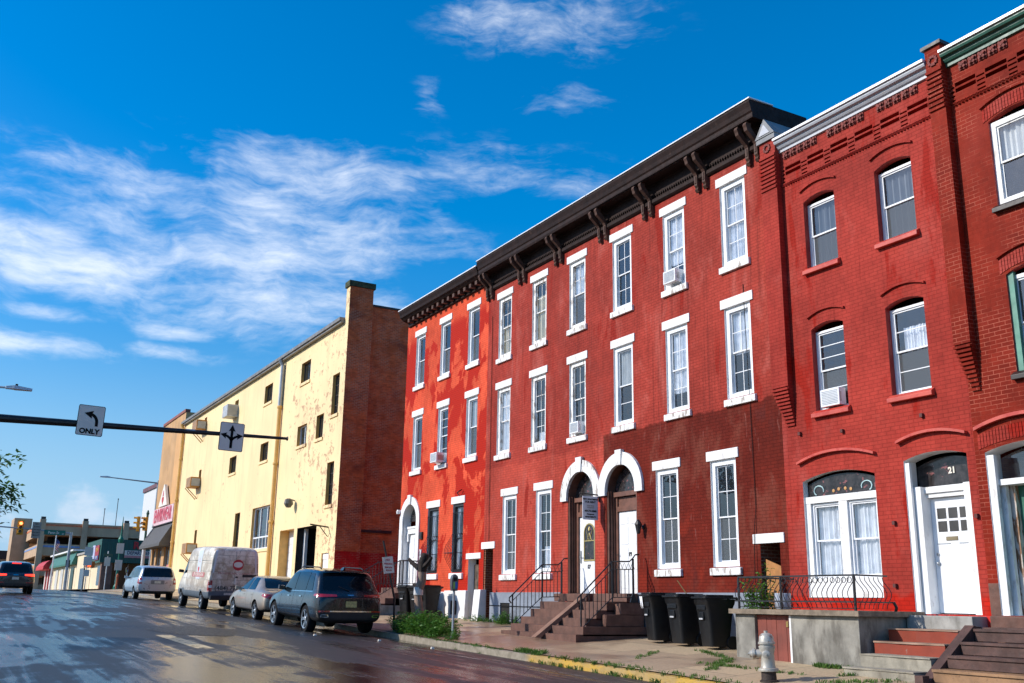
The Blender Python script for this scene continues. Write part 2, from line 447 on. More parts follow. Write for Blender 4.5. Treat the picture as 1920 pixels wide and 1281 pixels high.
sheet('terrain', [-700, -300, -120, -60, -20, -6, CL - .2, 3, 8, CX + .2, 20, 30, 45, 80, 160, 400, 900], [-300, -100, -40] + lin(-30, 130, 32) + [160, 200, 300, 420, 700, 1400],
      lambda x, y: (zf(y) if x > 12 else zc(y)) - .55 - .02, M_cover)
sheet('road', lin(CL, CX, 14), YS, zroad, M_road)
sheet('cross_street', lin(CX, 90, 30), lin(89.5, 108, 8), lambda x, y: zc(y) - .14 + .004, M_road)
def walk_mat():
    m, t, b = new_mat('paved_sidewalk')
    uv = nd(t, 'TexCoord').outputs['UV']
    sl_ = nd(t, 'TexBrick', {'Vector': nd(t, 'Mapping', {'Vector': uv, 'Rotation': (0, 0, 0)}).outputs[0], 'Color1': (1, 1, 1), 'Color2': (0, 0, 0), 'Mortar': (.5, .5, .5), 'Scale': 1., 'Mortar Size': .012, 'Mortar Smooth': .3, 'Brick Width': 1.35, 'Row Height': 1.5}, offset=.37)
    sm = nd(t, 'TexBrick', {'Vector': uv, 'Color1': (1, 1, 1), 'Color2': (.1, .1, .1), 'Mortar': (.5, .5, .5), 'Scale': 1., 'Mortar Size': .007, 'Brick Width': .21, 'Row Height': .105})
    big = noise(t, pos(t, (.45, .3, 1)), 1.0, 5, .6, .4)
    slab = mix(t, sl_.outputs[0], (.58, .43, .25), (.40, .285, .175))
    bk = mix(t, sm.outputs[0], (.50, .30, .17), (.36, .21, .12))
    g = nd(t, 'SeparateXYZ', {0: nd(t, 'NewGeometry').outputs['Position']})
    zone = mth(t, 'MULTIPLY', mth(t, 'GREATER_THAN', g.outputs[1], 20.2), mth(t, 'LESS_THAN', g.outputs[1], 24.6))
    c = mix(t, zone, slab, bk)
    jf = mth(t, 'ADD', mth(t, 'MULTIPLY', sl_.outputs['Fac'], mth(t, 'SUBTRACT', 1, zone)), mth(t, 'MULTIPLY', sm.outputs['Fac'], zone))
    c = mix(t, mth(t, 'MULTIPLY', jf, .8), c, (.07, .065, .04))
    c = mix(t, ramp(t, big, .46, .66, 0, .55), c, (.22, .14, .10))
    c = mix(t, ramp(t, noise(t, pos(t), 20, 6, .7), .35, .7, 0, .35), c, (.12, .10, .08))
    t.links.new(c, b.inputs['Base Color'])
    t.links.new(ramp(t, big, .45, .6, .75, .28), b.inputs['Roughness'])
    h = mth(t, 'SUBTRACT', mth(t, 'MULTIPLY', noise(t, pos(t), 45, 5), .5), jf)
    bn = nd(t, 'Bump', {'Height': h, 'Strength': .4, 'Distance': .012}); t.links.new(bn.outputs[0], b.inputs['Normal'])
    return m
M_walk = walk_mat()
KX = CX + .16
sheet('sidewalk', [KX] + lin(11.9, 15.9, 8), lin(-30, 89, 119), zwalk, M_walk)
sheet('sidewalk_beyond', [KX] + lin(11.9, 15.9, 4), lin(108.5, 420, 60), zwalk, M_walk)
sheet('sidewalk_opposite', [-4.6, -3, -1.5, CL - .16], lin(-30, 420, 110), lambda x, y: zc(y) + .04, M_walk)
def kerb_mat():
    m, t, b = new_mat('kerb_stone')
    g = nd(t, 'SeparateXYZ', {0: nd(t, 'NewGeometry').outputs['Position']})
    base = mix(t, ramp(t, noise(t, pos(t), 6, 6, .65), .3, .7), (.20, .17, .12), (.34, .29, .22))
    worn = ramp(t, noise(t, pos(t, (3, 1.2, 4)), 1.0, 6, .7), .36, .6)
    yl = mth(t, 'MULTIPLY', ramp(t, g.outputs[1], 19.0, 19.4, 1, 0), ramp(t, worn, 0, 1, .95, .5))
    c = mix(t, yl, base, (.58, .34, .04))
    t.links.new(c, b.inputs['Base Color']); b.inputs['Roughness'].default_value = .7
    bn = nd(t, 'Bump', {'Height': noise(t, pos(t), 25, 5), 'Strength': .5, 'Distance': .02}); t.links.new(bn.outputs[0], b.inputs['Normal'])
    return m
M_kerb = kerb_mat()
def kerb(name, x0, x1, ys):
    mb = MB()
    for a, b in zip(ys, ys[1:]):
        ja = .006 * math.sin(a * 9.1); jb = .006 * math.sin(b * 9.1)
        mb.hexa([(x0 + ja, a, zc(a) - .4), (x1, a, zc(a) - .4), (x1, b, zc(b) - .4), (x0 + jb, b, zc(b) - .4),
                 (x0 + ja, a, zc(a)), (x1, a, zc(a) + .004), (x1, b, zc(b) + .004), (x0 + jb, b, zc(b))])
    o = mb.build(name, M_kerb, recalc=False); o['kind'] = 'structure'
kerb('kerb', CX, KX, lin(-30, 60, 90) + lin(62, 89, 13)); kerb('kerb_beyond', CX, KX, lin(108.5, 420, 60)); kerb('kerb_opposite', CL - .16, CL, lin(-30, 420, 100))

# painted road markings, worn
def marking(name, pts, w, m, lift=.004):
    mb = MB()
    for (xa, ya), (xb, yb) in zip(pts, pts[1:]):
        d = Vector((xb - xa, yb - ya)); L = d.length; d /= L; nrm = Vector((-d.y, d.x)) * w / 2; k = max(1, int(L / .8))
        for i in range(k):
            p = Vector((xa, ya)) + d * L * i / k; q = Vector((xa, ya)) + d * L * (i + 1) / k
            mb.poly([(a.x, a.y, zroad(a.x, a.y) + lift) for a in (p + nrm, p - nrm, q - nrm, q + nrm)])
    o = mb.build(name, m, recalc=False); o['kind'] = 'structure'
def worn_paint(name, c, thr):
    m, t, b = new_mat(name)
    w = ramp(t, noise(t, pos(t, (3, 3, 1)), 1.6, 7, .72), thr, thr + .14)
    b.inputs['Base Color'].default_value = (*c, 1); b.inputs['Roughness'].default_value = .35
    tr = nd(t, 'BsdfTransparent'); ms = nd(t, 'MixShader', {0: w, 1: tr.outputs[0], 2: b.outputs[0]})
    t.links.new(ms.outputs[0], t.nodes['Material Output'].inputs['Surface'])
    return m
M_pw = worn_paint('worn_white_line', (.30, .29, .27), .44); M_pf = worn_paint('faded_cream_line', (.26, .21, .13), .46); M_py = worn_paint('worn_cream_line', (.62, .48, .26), .36)
marking('parking_line', [(10.3, 15), (9.7, 25.5)], .09, M_pw)
mb = MB(); M_tar = mat('fresh_tar_patch', (.006, .006, .007), .42, var=.3, vs=5, spec=.25, bump=.3, bs=60)
el_ = [(6.05 + 1.05 * math.cos(a) * (1 + .1 * math.sin(3 * a)), 26.6 + 1.9 * math.sin(a) * (1 + .08 * math.cos(5 * a))) for a in [2 * math.pi * i / 40 for i in range(40)]]
for (xa, ya), (xb, yb) in zip(el_, el_[1:] + el_[:1]):
    for f0, f1 in ((0, .34), (.34, .67), (.67, 1)):
        q = [(6.05 + (x - 6.05) * f, 26.6 + (y - 26.6) * f) for x, y, f in ((xa, ya, f0), (xa, ya, f1), (xb, yb, f1), (xb, yb, f0))]
        q = q[1:] if f0 == 0 and False else q
        mb.poly([(x, y, zroad(x, y) + .006) for x, y in (q if f0 else [(6.05, 26.6), q[1], q[2]])])
o_ = mb.build('tar_patch', M_tar, recalc=False); o_['kind'] = 'structure'
marking('turn_mark', [(4.94, 25.0), (4.96, 20.75)], .34, M_py)
marking('turn_mark', [(4.86, 24.2), (7.8, 24.5)], .16, M_pf)
marking('turn_mark', [(4.14, 20.45), (6.83, 20.7)], .16, M_pf)
# ------------------------------------------------------------------ row houses
B_orange = brick('orange_painted_brick', (.72, .098, .042), (.68, .086, .036), (.50, .055, .028),
    stains=[((.44, .020, .008), (.80, .80, .48), .485, .03, 1.0, (1, 11.6))], bump=.3)
B_red = brick('red_painted_brick', (.385, .050, .033), (.345, .042, .027), (.27, .034, .026),
    stains=[((.47, .115, .088), (1.3, 1.3, .55), .52, .18, .6, None), ((.19, .026, .018), (6, 6, .26), .56, .10, .6, None), ((.27, .016, .008), (1.3, 1.3, .35), .57, .07, .85, None), ((.29, .055, .042), (.6, .6, .5), .55, .2, .5, None)],
    zones=[(2, -1, 5.75, (.50, .070, .044), .5)], bump=.6)
B_dark = brick('two_tone_red_brick', (.385, .050, .033), (.345, .042, .027), (.27, .034, .026),
    stains=[((.50, .125, .095), (1.3, 1.3, .55), .52, .18, .55, (6, 13)), ((.19, .026, .018), (6, 6, .26), .56, .10, .6, (6, 13)), ((.27, .016, .008), (1.3, 1.3, .35), .57, .07, .85, (6, 13)), ((.10, .018, .014), (1.5, 1.5, .5), .57, .1, .7, (1, 6)), ((.27, .10, .08), (9, 9, 1.6), .60, .07, .5, (2.4, 5.9)), ((.20, .055, .035), (1.2, 1.2, .7), .50, .16, .6, (1.6, 6.0)),
            ((.22, .022, .010), (.9, .9, .6), .52, .1, .8, (1.8, 3.6))],
    zones=[(2, -1, 5.98, (.15, .016, .008), .30)], bump=.6)
B_21 = brick('crimson_painted_brick', (.385, .044, .030), (.35, .037, .026), (.31, .030, .027),
    stains=[((.44, .09, .07), (.9, .9, .5), .52, .2, .5, None), ((.30, .013, .006), (1.7, 1.7, .5), .56, .08, .9, None), ((.22, .02, .014), (7, 7, .35), .59, .08, .5, None)], zones=[(2, -1, 1.72, (.50, .018, .008), .5)], bump=.45)
B_right = brick('dark_red_brick', (.25, .022, .010), (.20, .016, .007), (.50, .14, .09), ms=.006, bump=.4, dash=1, paint=False,
    stains=[((.27, .03, .018), (.8, .8, .6), .55, .2, .6, None)])
B_side = brick('bare_brick_side', (.74, .17, .052), (.50, .105, .038), (.60, .34, .21), ms=.010, bump=.4, dash=1, paint=False,
    stains=[((.20, .05, .03), (.5, .5, .9), .5, .2, .8, None)], zones=[(2, -2, 3.62, (.58, .016, .014), .06)])
B_bare = brick('bare_brick', (.24, .075, .035), (.16, .05, .028), (.34, .22, .15), ms=.010, bump=.4, paint=False)
M_trimred = mat('red_sill_paint', (.52, .07, .045), .5, var=.15, dirt=((.42, .02, .012), (2, 2, 3), .5, .1, .8), bump=.1)
M_redreveal = mat('red_reveal', (.36, .03, .022), .6, var=.15)
M_cornice = mat('dark_brown_cornice', (.021, .010, .0078), .6, var=.3, vs=5, spec=.15, dirt=((.085, .048, .036), (7, 7, 7), .6, .12, .6), bump=.2, bs=14)
M_bracket = mat('brown_bracket', (.085, .046, .034), .6, var=.25, vs=6, spec=.2)
M_flash = mat('white_metal_flashing', (.78, .79, .80), .4, .1, var=.04)
M_wcorn = mat('white_cornice_paint', (.44, .46, .50), .4, var=.06, dirt=((.40, .36, .32), (1.2, 2, 9), .55, .15, .6))
M_green = mat('dark_green_paint', (.028, .105, .075), .45, var=.2)
M_fgrey = mat('grey_foundation_paint', (.22, .25, .30), .7, var=.12, bump=.2, bs=20, dirt=((.10, .11, .12), (1, 1.5, 2.5), .55, .15, .5))
M_terra = mat('terracotta_relief', (.20, .045, .035), .8, var=.3, vs=12)
M_roof = mat('tar_roof', (.04, .04, .042), .8)
M_brown = mat('brown_woodwork', (.150, .062, .040), .55, var=.2, vs=5)
M_pane_dk = mat('leaded_glass', (.035, .03, .03), .12, var=.5, vs=9, dirt=((.28, .10, .10), (7, 7, 9), .60, .05, .8))

def shell(root, y0, y1, zb, zt, holes, wm, rm, back=26.0, side=None, extra=None, depth=.2, x=FX):
    mb = MB()
    wall(mb, y0, y1, zb, zt, holes, x=x, depth=depth)
    mb.poly([(x, y0, zb), (back, y0, zb), (back, y0, zt), (x, y0, zt)], 2)
    mb.poly([(x, y1, zb), (x, y1, zt), (back, y1, zt), (back, y1, zb)], 2)
    mb.poly([(back, y0, zb), (back, y1, zb), (back, y1, zt), (back, y0, zt)], 2)
    w = mb.build('wall', [wm, rm, side or wm, extra or wm], root, recalc=False)
    mb = MB(); mb.box(x + .05, back + .1, y0 + .01, y1 - .01, zt - .1, zt - .001)
    mb.build('roof', M_roof, root)
    # floors and a back partition so that the rooms are dark
    mb = MB()
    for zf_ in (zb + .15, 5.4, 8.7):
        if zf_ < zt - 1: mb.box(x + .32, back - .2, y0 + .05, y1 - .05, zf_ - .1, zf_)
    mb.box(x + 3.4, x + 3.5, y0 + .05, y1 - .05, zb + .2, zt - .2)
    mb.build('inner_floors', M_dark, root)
    return w

def window(root, y0, y1, z0, z1, inset=.10, fr=.05, fd=.07, rail=.5, sash=.025, gu=(2, 2), gl=(2, 2), cur=None, lin_=None, sil=None, fm=None, rise=0, glass=None, lower_glass=None, lm=None, sm=None, name='window', x=FX, over=.11):
    """double-hung sash window standing in an opening; returns the frame (the part the rest hangs on)"""
    fm = fm or M_vinyl; X = x + inset; zt = z1 - rise
    mb = MB()
    mb.box(X, X + fd, y0, y0 + fr, z0, zt); mb.box(X, X + fd, y1 - fr, y1, z0, zt)
    mb.box(X, X + fd, y0 + fr, y1 - fr, zt - fr, zt); mb.box(X, X + fd, y0 + fr, y1 - fr, z0, z0 + fr * .9)
    w = mb.build(name, fm, root)
    a, b, c, d = y0 + fr, y1 - fr, z0 + fr * .9, zt - fr
    m = c + (d - c) * rail; s = .034
    sb = MB(); xs = X + sash
    for (lo, hi, xo, g) in ((m - .018, d, xs, gu), (c, m + .018, xs + .024, gl)):
        x0, x1 = xo, xo + .022
        sb.box(x0, x1, a, a + s, lo, hi); sb.box(x0, x1, b - s, b, lo, hi)
        sb.box(x0, x1, a + s, b - s, lo, lo + s); sb.box(x0, x1, a + s, b - s, hi - s, hi)
        nc, nr = g
        for k in range(1, nc):
            yy = a + s + (b - a - 2 * s) * k / nc; sb.box(x0 + .004, x1 - .006, yy - .009, yy + .009, lo + s, hi - s)
        for k in range(1, nr):
            zz = lo + s + (hi - lo - 2 * s) * k / nr; sb.box(x0 + .006, x1 - .004, a + s, b - s, zz - .009, zz + .009)
    sb.build('sash', fm, w)
    pb = MB(); pb.poly([(xs + .013, a, m), (xs + .013, a, d), (xs + .013, b, d), (xs + .013, b, m)]); pb.build('pane', glass or M_glass, w, recalc=False)
    pb = MB(); pb.poly([(xs + .037, a, c), (xs + .037, a, m), (xs + .037, b, m), (xs + .037, b, c)]); pb.build('pane', lower_glass or glass or M_glass, w, recalc=False)
    if cur:
        cm, lo, hi, ya, yb = cur
        curtain(w, X + .14, a + (b - a) * ya, a + (b - a) * yb, c + (d - c) * lo, c + (d - c) * hi, cm)
    if lin_:
        p, h = lin_; lb = MB(); lb.box(x - p, x + .06, y0 - over, y1 + over, z1 + .002, z1 + h); lb.build('lintel', lm or M_white, w, bevel=.012)
    if sil:
        p, h = sil; j = random.uniform(-.01, .01)
        lb = MB(); lb.hexa([(x - p, y0 - .09, z0 - h), (x + .1, y0 - .09, z0 - h), (x + .1, y1 + .06, z0 - h), (x - p, y1 + .06, z0 - h),
                            (x - p, y0 - .09, z0 - .03 + j), (x + .1, y0 - .09, z0 - .002), (x + .1, y1 + .06, z0 - .002), (x - p, y1 + .06, z0 - .03)])
        lb.build('sill', sm or M_whitep, w, bevel=.014)
    return w

def curtain(par, x, y0, y1, z0, z1, m, amp=.03):
    mb = MB(); n = 26; ph = random.uniform(0, 6)
    pts = [(x + amp * math.sin(ph + i * 1.9) + amp * .5 * math.sin(i * .7), y0 + (y1 - y0) * i / n) for i in range(n + 1)]
    for p, q in zip(pts, pts[1:]):
        mb.poly([(p[0], p[1], z0), (p[0], p[1], z1), (q[0], q[1], z1), (q[0], q[1], z0)])
    return mb.build('curtain', m, par, recalc=False, smooth=True)

def ac_unit(y, z, label, w=.5, h=.36, d=.34, x=FX, m=None, group='window air conditioners', drop=0):
    root = thing('air_conditioner', (x - d, y, z), label, 'air conditioner', group)
    mb = MB(); mb.box(x - d, x + .12, y - w / 2, y + w / 2, z, z + h); mb.build('casing', m or M_vinyl, root, bevel=.012)
    mb = MB()
    for i in range(9):
        zz = z + .05 + (h - .1) * i / 8; mb.box(x - d - .006, x - d - .001, y - w / 2 + .04, y + w / 2 - .04, zz - .008, zz + .008)
    mb.build('grille', M_grey, root)
    mb = MB(); mb.box(x - d + .06, x - .06, y - w / 2 - .004, y - w / 2 - .001, z + .07, z + h - .09); mb.build('side_louvre', M_grey, root)
    return root

def build_windows(root, ys, spec, z0, z1, **kw):
    for (a, b), s in zip(ys, spec):
        k = dict(kw); k.update(s); window(root, a, b, z0, z1, **k)

def cornice_profile(mb, prof, y0, y1, mi=0):
    mb.prism([(FX - p, z) for p, z in prof], 1, y0, y1, mi)

def bracket_pair(root, yc, z0, z1, p, sep=.30, w=.105):
    for s in (-1, 1):
        y = yc + s * sep / 2
        mb = MB()
        mb.prism([(FX - .0, z0 + .02), (FX - .07, z0), (FX - .12, z0 + .06), (FX - .09, z0 + .12), (FX - .13, z0 + .17), (FX - .13, z0 + .44), (FX - .17, z0 + .50),
                  (FX - p + .02, z1 - .20), (FX - p, z1 - .13), (FX - p - .03, z1 - .07), (FX - p, z1), (FX - p + .15, z1), (FX - p + .13, z1 - .09), (FX - .09, z0 + .56), (FX - .0, z0 + .54)], 1, y - w / 2, y + w / 2)
        mb.prism([(FX - .132, z0 + .22), (FX - .148, z0 + .23), (FX - .148, z0 + .41), (FX - .132, z0 + .42)], 1, y - w / 2 + .03, y + w / 2 - .03)
        mb.build('bracket', M_bracket, root)

# ---- house 15, orange, at the far end of the red row
Y15 = (29.2, 36.12)
h15 = thing('row_house', (FX, 32.7, .9), 'bright orange painted brick house blotched with red damp, beside the alley', 'house', 'three-storey row houses')
W15u = [(34.40, 35.24), (32.17, 33.0), (29.88, 30.72)]
W15g = [(32.66, 33.58), (30.71, 31.53)]
hol = [(a, b, 9.66, 11.68) for a, b in W15u] + [(a, b, 6.34, 8.44) for a, b in W15u] + [(a, b, 2.48, 4.80) for a, b in W15g]
hol += [(34.52, 35.78, 2.05, 5.07, .63, .32), (29.50, 30.26, .6, 2.89, 0, .3), (28.55 + .68, 29.42, .6, .61)][:2]
shell(h15, *Y15, .3, 12.55, hol, B_orange, M_white, side=B_orange)
sp3 = [dict(gu=(1, 1), gl=(1, 1), lower_glass=M_screen) for _ in range(3)]
build_windows(h15, W15u, sp3, 9.66, 11.68, inset=.07, fr=.10, fd=.10, sash=.05, lin_=(.03, .24), sil=(.07, .19), lm=M_white, sm=M_white)
sp2 = [dict(gu=(1, 1), gl=(1, 1), lower_glass=M_screen), dict(gu=(1, 3), gl=(1, 2)), dict(gu=(1, 1), gl=(1, 1), cur=(M_blind, .5, 1, 0, 1), lower_glass=M_screen)]
build_windows(h15, W15u, sp2, 6.34, 8.44, inset=.07, fr=.10, fd=.10, sash=.05, lin_=(.03, .24), sil=(.07, .19), lm=M_white, sm=M_white)
M_bsash = mat('black_sash_paint', (.02, .02, .022), .5)
build_windows(h15, W15g, [dict(gu=(1, 1), gl=(1, 1), cur=(M_curtain, 0, 1, .62, 1)), dict(gu=(1, 1), gl=(1, 1), cur=(M_curtain, 0, 1, .70, 1))], 2.48, 4.80, inset=.04, fr=.09, fd=.10, sash=.05, fm=M_bsash, lin_=(.03, .25), sil=(.07, .22), lm=M_white, sm=M_white)
# bellied iron grilles over the two street windows
for a, b in W15g:
    root = thing('window_grille', (FX, (a + b) / 2, 2.5), 'black bellied wrought iron grille over the ' + ('left' if a > 32 else 'right') + ' street window of the orange house', 'window grille', 'bellied iron window grilles')
    mb = MB()
    def bel(f): return FX - .02 - .30 * max(0, math.sin(math.pi * min(1, f / .62))) ** 1.3 * (1 if f < .62 else 0)
    for k in range(7):
        y = a + .06 + (b - a - .12) * k / 6
        mb.tube([(bel(f), y, 2.52 + 2.0 * f) for f in [i / 14 for i in range(15)]], .009, 5)
    mb.build('bars', M_iron, root)
    mb = MB()
    for f in (.02, .30, .62, .98):
        x = bel(f); mb.tube([(FX + .02, a + .03, 2.52 + 2 * f), (x, a + .04, 2.52 + 2 * f), (x, b - .04, 2.52 + 2 * f), (FX + .02, b - .03, 2.52 + 2 * f)], .011, 5)
    mb.build('cross_rails', M_iron, root)
# arched front door
dr = MB(); arch_ring(dr, 35.15, .63, 4.44, .63, .90, .92, FX - .05, FX + .02, 1.95); dr.build('door_surround', M_white, h15)
mb = MB(); mb.prism([(35.05, 5.06), (35.25, 5.06), (35.29, 5.42), (35.01, 5.42)], 0, FX - .10, FX); mb.build('keystone', M_white, h15)
d = MB(); d.box(FX + .24, FX + .29, 34.60, 35.70, 2.05, 3.98); dd = d.build('door', M_white, h15)
d = MB()
for (a, b, c, e) in ((34.72, 35.10, 2.2, 3.0), (35.2, 35.58, 2.2, 3.0), (34.72, 35.10, 3.1, 3.85), (35.2, 35.58, 3.1, 3.85)): d.box(FX + .225, FX + .241, a, b, c, e)
d.build('door_panel', M_vinyl, dd, bevel=.006)
mb = MB(); mb.box(FX + .16, FX + .29, 34.53, 35.77, 3.99, 4.18); mb.box(FX + .13, FX + .29, 34.53, 35.77, 4.18, 4.26)
for s in (34.6, 35.62): mb.box(FX + .14, FX + .2, s, s + .1, 3.7, 4.0)
mb.build('door_hood', M_white, h15)
mb = MB(); ap = arc_pts(35.15, .58, 4.46, .57, 14); mb.poly([(FX + .27, p[0], p[1]) for p in ap]); mb.build('fanlight', M_pane_dk, h15, recalc=False)
# cellar hatch, white base
mb = MB(); mb.box(FX - .03, FX + .1, 29.36, 30.40, 2.892, 3.08); mb.build('lintel', M_white, h15, bevel=.012)
mb = MB()
for k in range(5): mb.box(FX + .22, FX + .25, 29.52 + k * .146, 29.52 + k * .146 + .135, .7, 2.72)
mb.build('cellar_door', mat('rotten_boards', (.10, .07, .05), .85, var=.5, vs=6), h15)
wb = MB()
wb.hexa([(FX - .16, 30.20, .4), (FX + .02, 30.20, .4), (FX + .02, 31.42, .4), (FX - .16, 31.42, .4), (FX - .10, 30.20, 1.88), (FX + .02, 30.20, 1.88), (FX + .02, 31.85, 1.88), (FX - .10, 31.85, 1.88)])
wb.hexa([(FX - .34, 28.98, .4), (FX + .02, 28.98, .4), (FX + .02, 29.42, .4), (FX - .34, 29.42, .4), (FX - .20, 28.98, 1.90), (FX + .02, 28.98, 1.90), (FX + .02, 29.42, 1.90), (FX - .20, 29.42, 1.90)])
wb.box(FX - .06, FX + .02, 31.86, 34.2, .5, 1.84)
wb.build('foundation', M_white, h15, bevel=.02)
mb = MB(); mb.box(FX - .175, FX - .16, 30.75, 31.15, 1.10, 1.55); mb.build('cellar_window', M_dark, h15)
# cornice with dentils
mb = MB()
cornice_profile(mb, [(0, 12.22), (.08, 12.24), (.08, 12.36), (.14, 12.40), (.34, 12.46), (.40, 12.52), (.46, 12.55), (.48, 12.64), (.53, 12.76), (.53, 12.80), (0, 12.82)], 29.24, 35.95)
cr = mb.build('cornice', M_cornice, h15)
mb = MB(); mb.box(FX - .55, FX + .1, 29.23, 35.97, 12.822, 12.86); mb.build('flashing', M_flash, h15)
mb = MB()
for k in range(14):
    mb = MB(); mb.box(FX - .32, FX - .10, 29.55 + k * .445, 29.55 + k * .445 + .16, 12.30, 12.44); mb.build('dentil', M_bracket, cr)

# ---- house 17 and 19: twin three-bay houses under one heavy bracketed cornice
def twin(y0, y1, wm, label, wins, gw, arch, extra_holes=()):
    h = thing('row_house', (FX, (y0 + y1) / 2, .8), label, 'house', 'three-storey row houses')
    hol = [(a, b, 9.41, 11.48) for a, b in wins] + [(a, b, 6.17, 8.35) for a, b in wins] + [(a, b, 2.37, 4.79) for a, b in gw]
    hol += [(*arch, 1.78, 5.13, (arch[1] - arch[0]) / 2 - .01, .36, 3)] + list(extra_holes)
    shell(h, y0, y1, .2, 12.3, hol, wm, M_white, side=B_bare, extra=M_brown)
    return h
U17 = [(27.60, 28.46), (25.40, 26.26), (23.22, 24.08)]
U19 = [(20.96, 21.84), (18.68, 19.55), (16.43, 17.31)]
h17 = twin(22.35, 29.2, B_red, 'red painted brick house with arched brown doorway and hanging rental sign', U17, [(27.10, 27.97), (25.05, 25.92)], (22.78, 24.14),
           [(28.55, 29.18, .6, 3.18, 0, 1.6, 2)])
h19 = twin(15.62, 22.35, B_dark, 'red brick house painted dark maroon below, between arched door and crimson house', U19, [(19.19, 20.07), (17.13, 18.0)], (20.88, 22.22),
           [(15.87, 16.46, .5, 2.83, 0, .8, 2)])
up = dict(inset=.045, fr=.12, fd=.10, sash=.05, lin_=(.03, .23), sil=(.07, .19))
build_windows(h17, U17, [dict(gu=(2, 2), gl=(2, 2), fm=M_whitep, cur=(M_ybcurtain, 0, .55, .35, 1)), dict(gu=(2, 2), gl=(1, 1), fm=M_whitep, cur=(M_ybcurtain, .0, .8, .0, 1)),
                         dict(gu=(2, 2), gl=(1, 1), fm=M_whitep, cur=(M_curtain, .45, 1, 0, 1), lower_glass=M_screen)], 9.41, 11.48, **up)
build_windows(h17, U17, [dict(gu=(2, 2), gl=(1, 1), fm=M_whitep, cur=(M_curtain, 0, 1, 0, 1)), dict(gu=(2, 2), gl=(2, 2), fm=M_whitep, cur=(M_curtain, 0, .16, 0, .8)),
                         dict(gu=(2, 2), gl=(2, 2), fm=M_whitep, rail=.5)], 6.17, 8.35, **up)
build_windows(h17, [(27.10, 27.97), (25.05, 25.92)], [dict(gu=(2, 2), gl=(2, 2), lower_glass=M_screen), dict(gu=(2, 2), gl=(2, 2), cur=(M_curtain, 0, .3, 0, .7))], 2.37, 4.79, **up)
build_windows(h19, U19, [dict(gu=(2, 2), gl=(2, 2)), dict(gu=(2, 2), gl=(2, 2), cur=(M_curtain, .3, 1, .0, 1)), dict(gu=(2, 2), gl=(2, 2), cur=(M_curtain, 0, 1, .2, 1))], 9.41, 11.48, **up)
build_windows(h19, U19, [dict(gu=(1, 1), gl=(1, 2), cur=(M_blind, .52, 1, 0, 1)), dict(gu=(2, 2), gl=(2, 2), cur=(M_curtain, .2, 1, .1, 1)), dict(gu=(2, 2), gl=(2, 2), cur=(M_curtain, .48, 1, 0, 1))], 6.17, 8.35, **up)
build_windows(h19, [(19.19, 20.07), (17.13, 18.0)], [dict(gu=(2, 2), gl=(2, 2), lower_glass=M_screen), dict(gu=(2, 2), gl=(2, 2), rail=.46, lower_glass=M_screen)], 2.37, 4.79, **up)
# arched surrounds
mb = MB(); arch_ring(mb, 23.46, .685, 4.44, .68, 1.0, 1.0, FX - .07, FX + .02, 4.34); s17 = mb.build('door_arch', M_whitep, h17, bevel=0)
mb = MB(); mb.prism([(23.36, 5.10), (23.56, 5.10), (23.61, 5.52), (23.31, 5.52)], 0, FX - .11, FX); mb.build('keystone', M_whitep, h17)
mb = MB(); arch_ring(mb, 21.55, .67, 4.44, .67, .99, 1.0, FX - .075, FX + .02, 4.34); mb.build('door_arch', M_white, h19)
mb = MB(); mb.prism([(21.45, 5.09), (21.65, 5.09), (21.69, 5.50), (21.41, 5.50)], 0, FX - .11, FX); mb.build('keystone', M_white, h19)
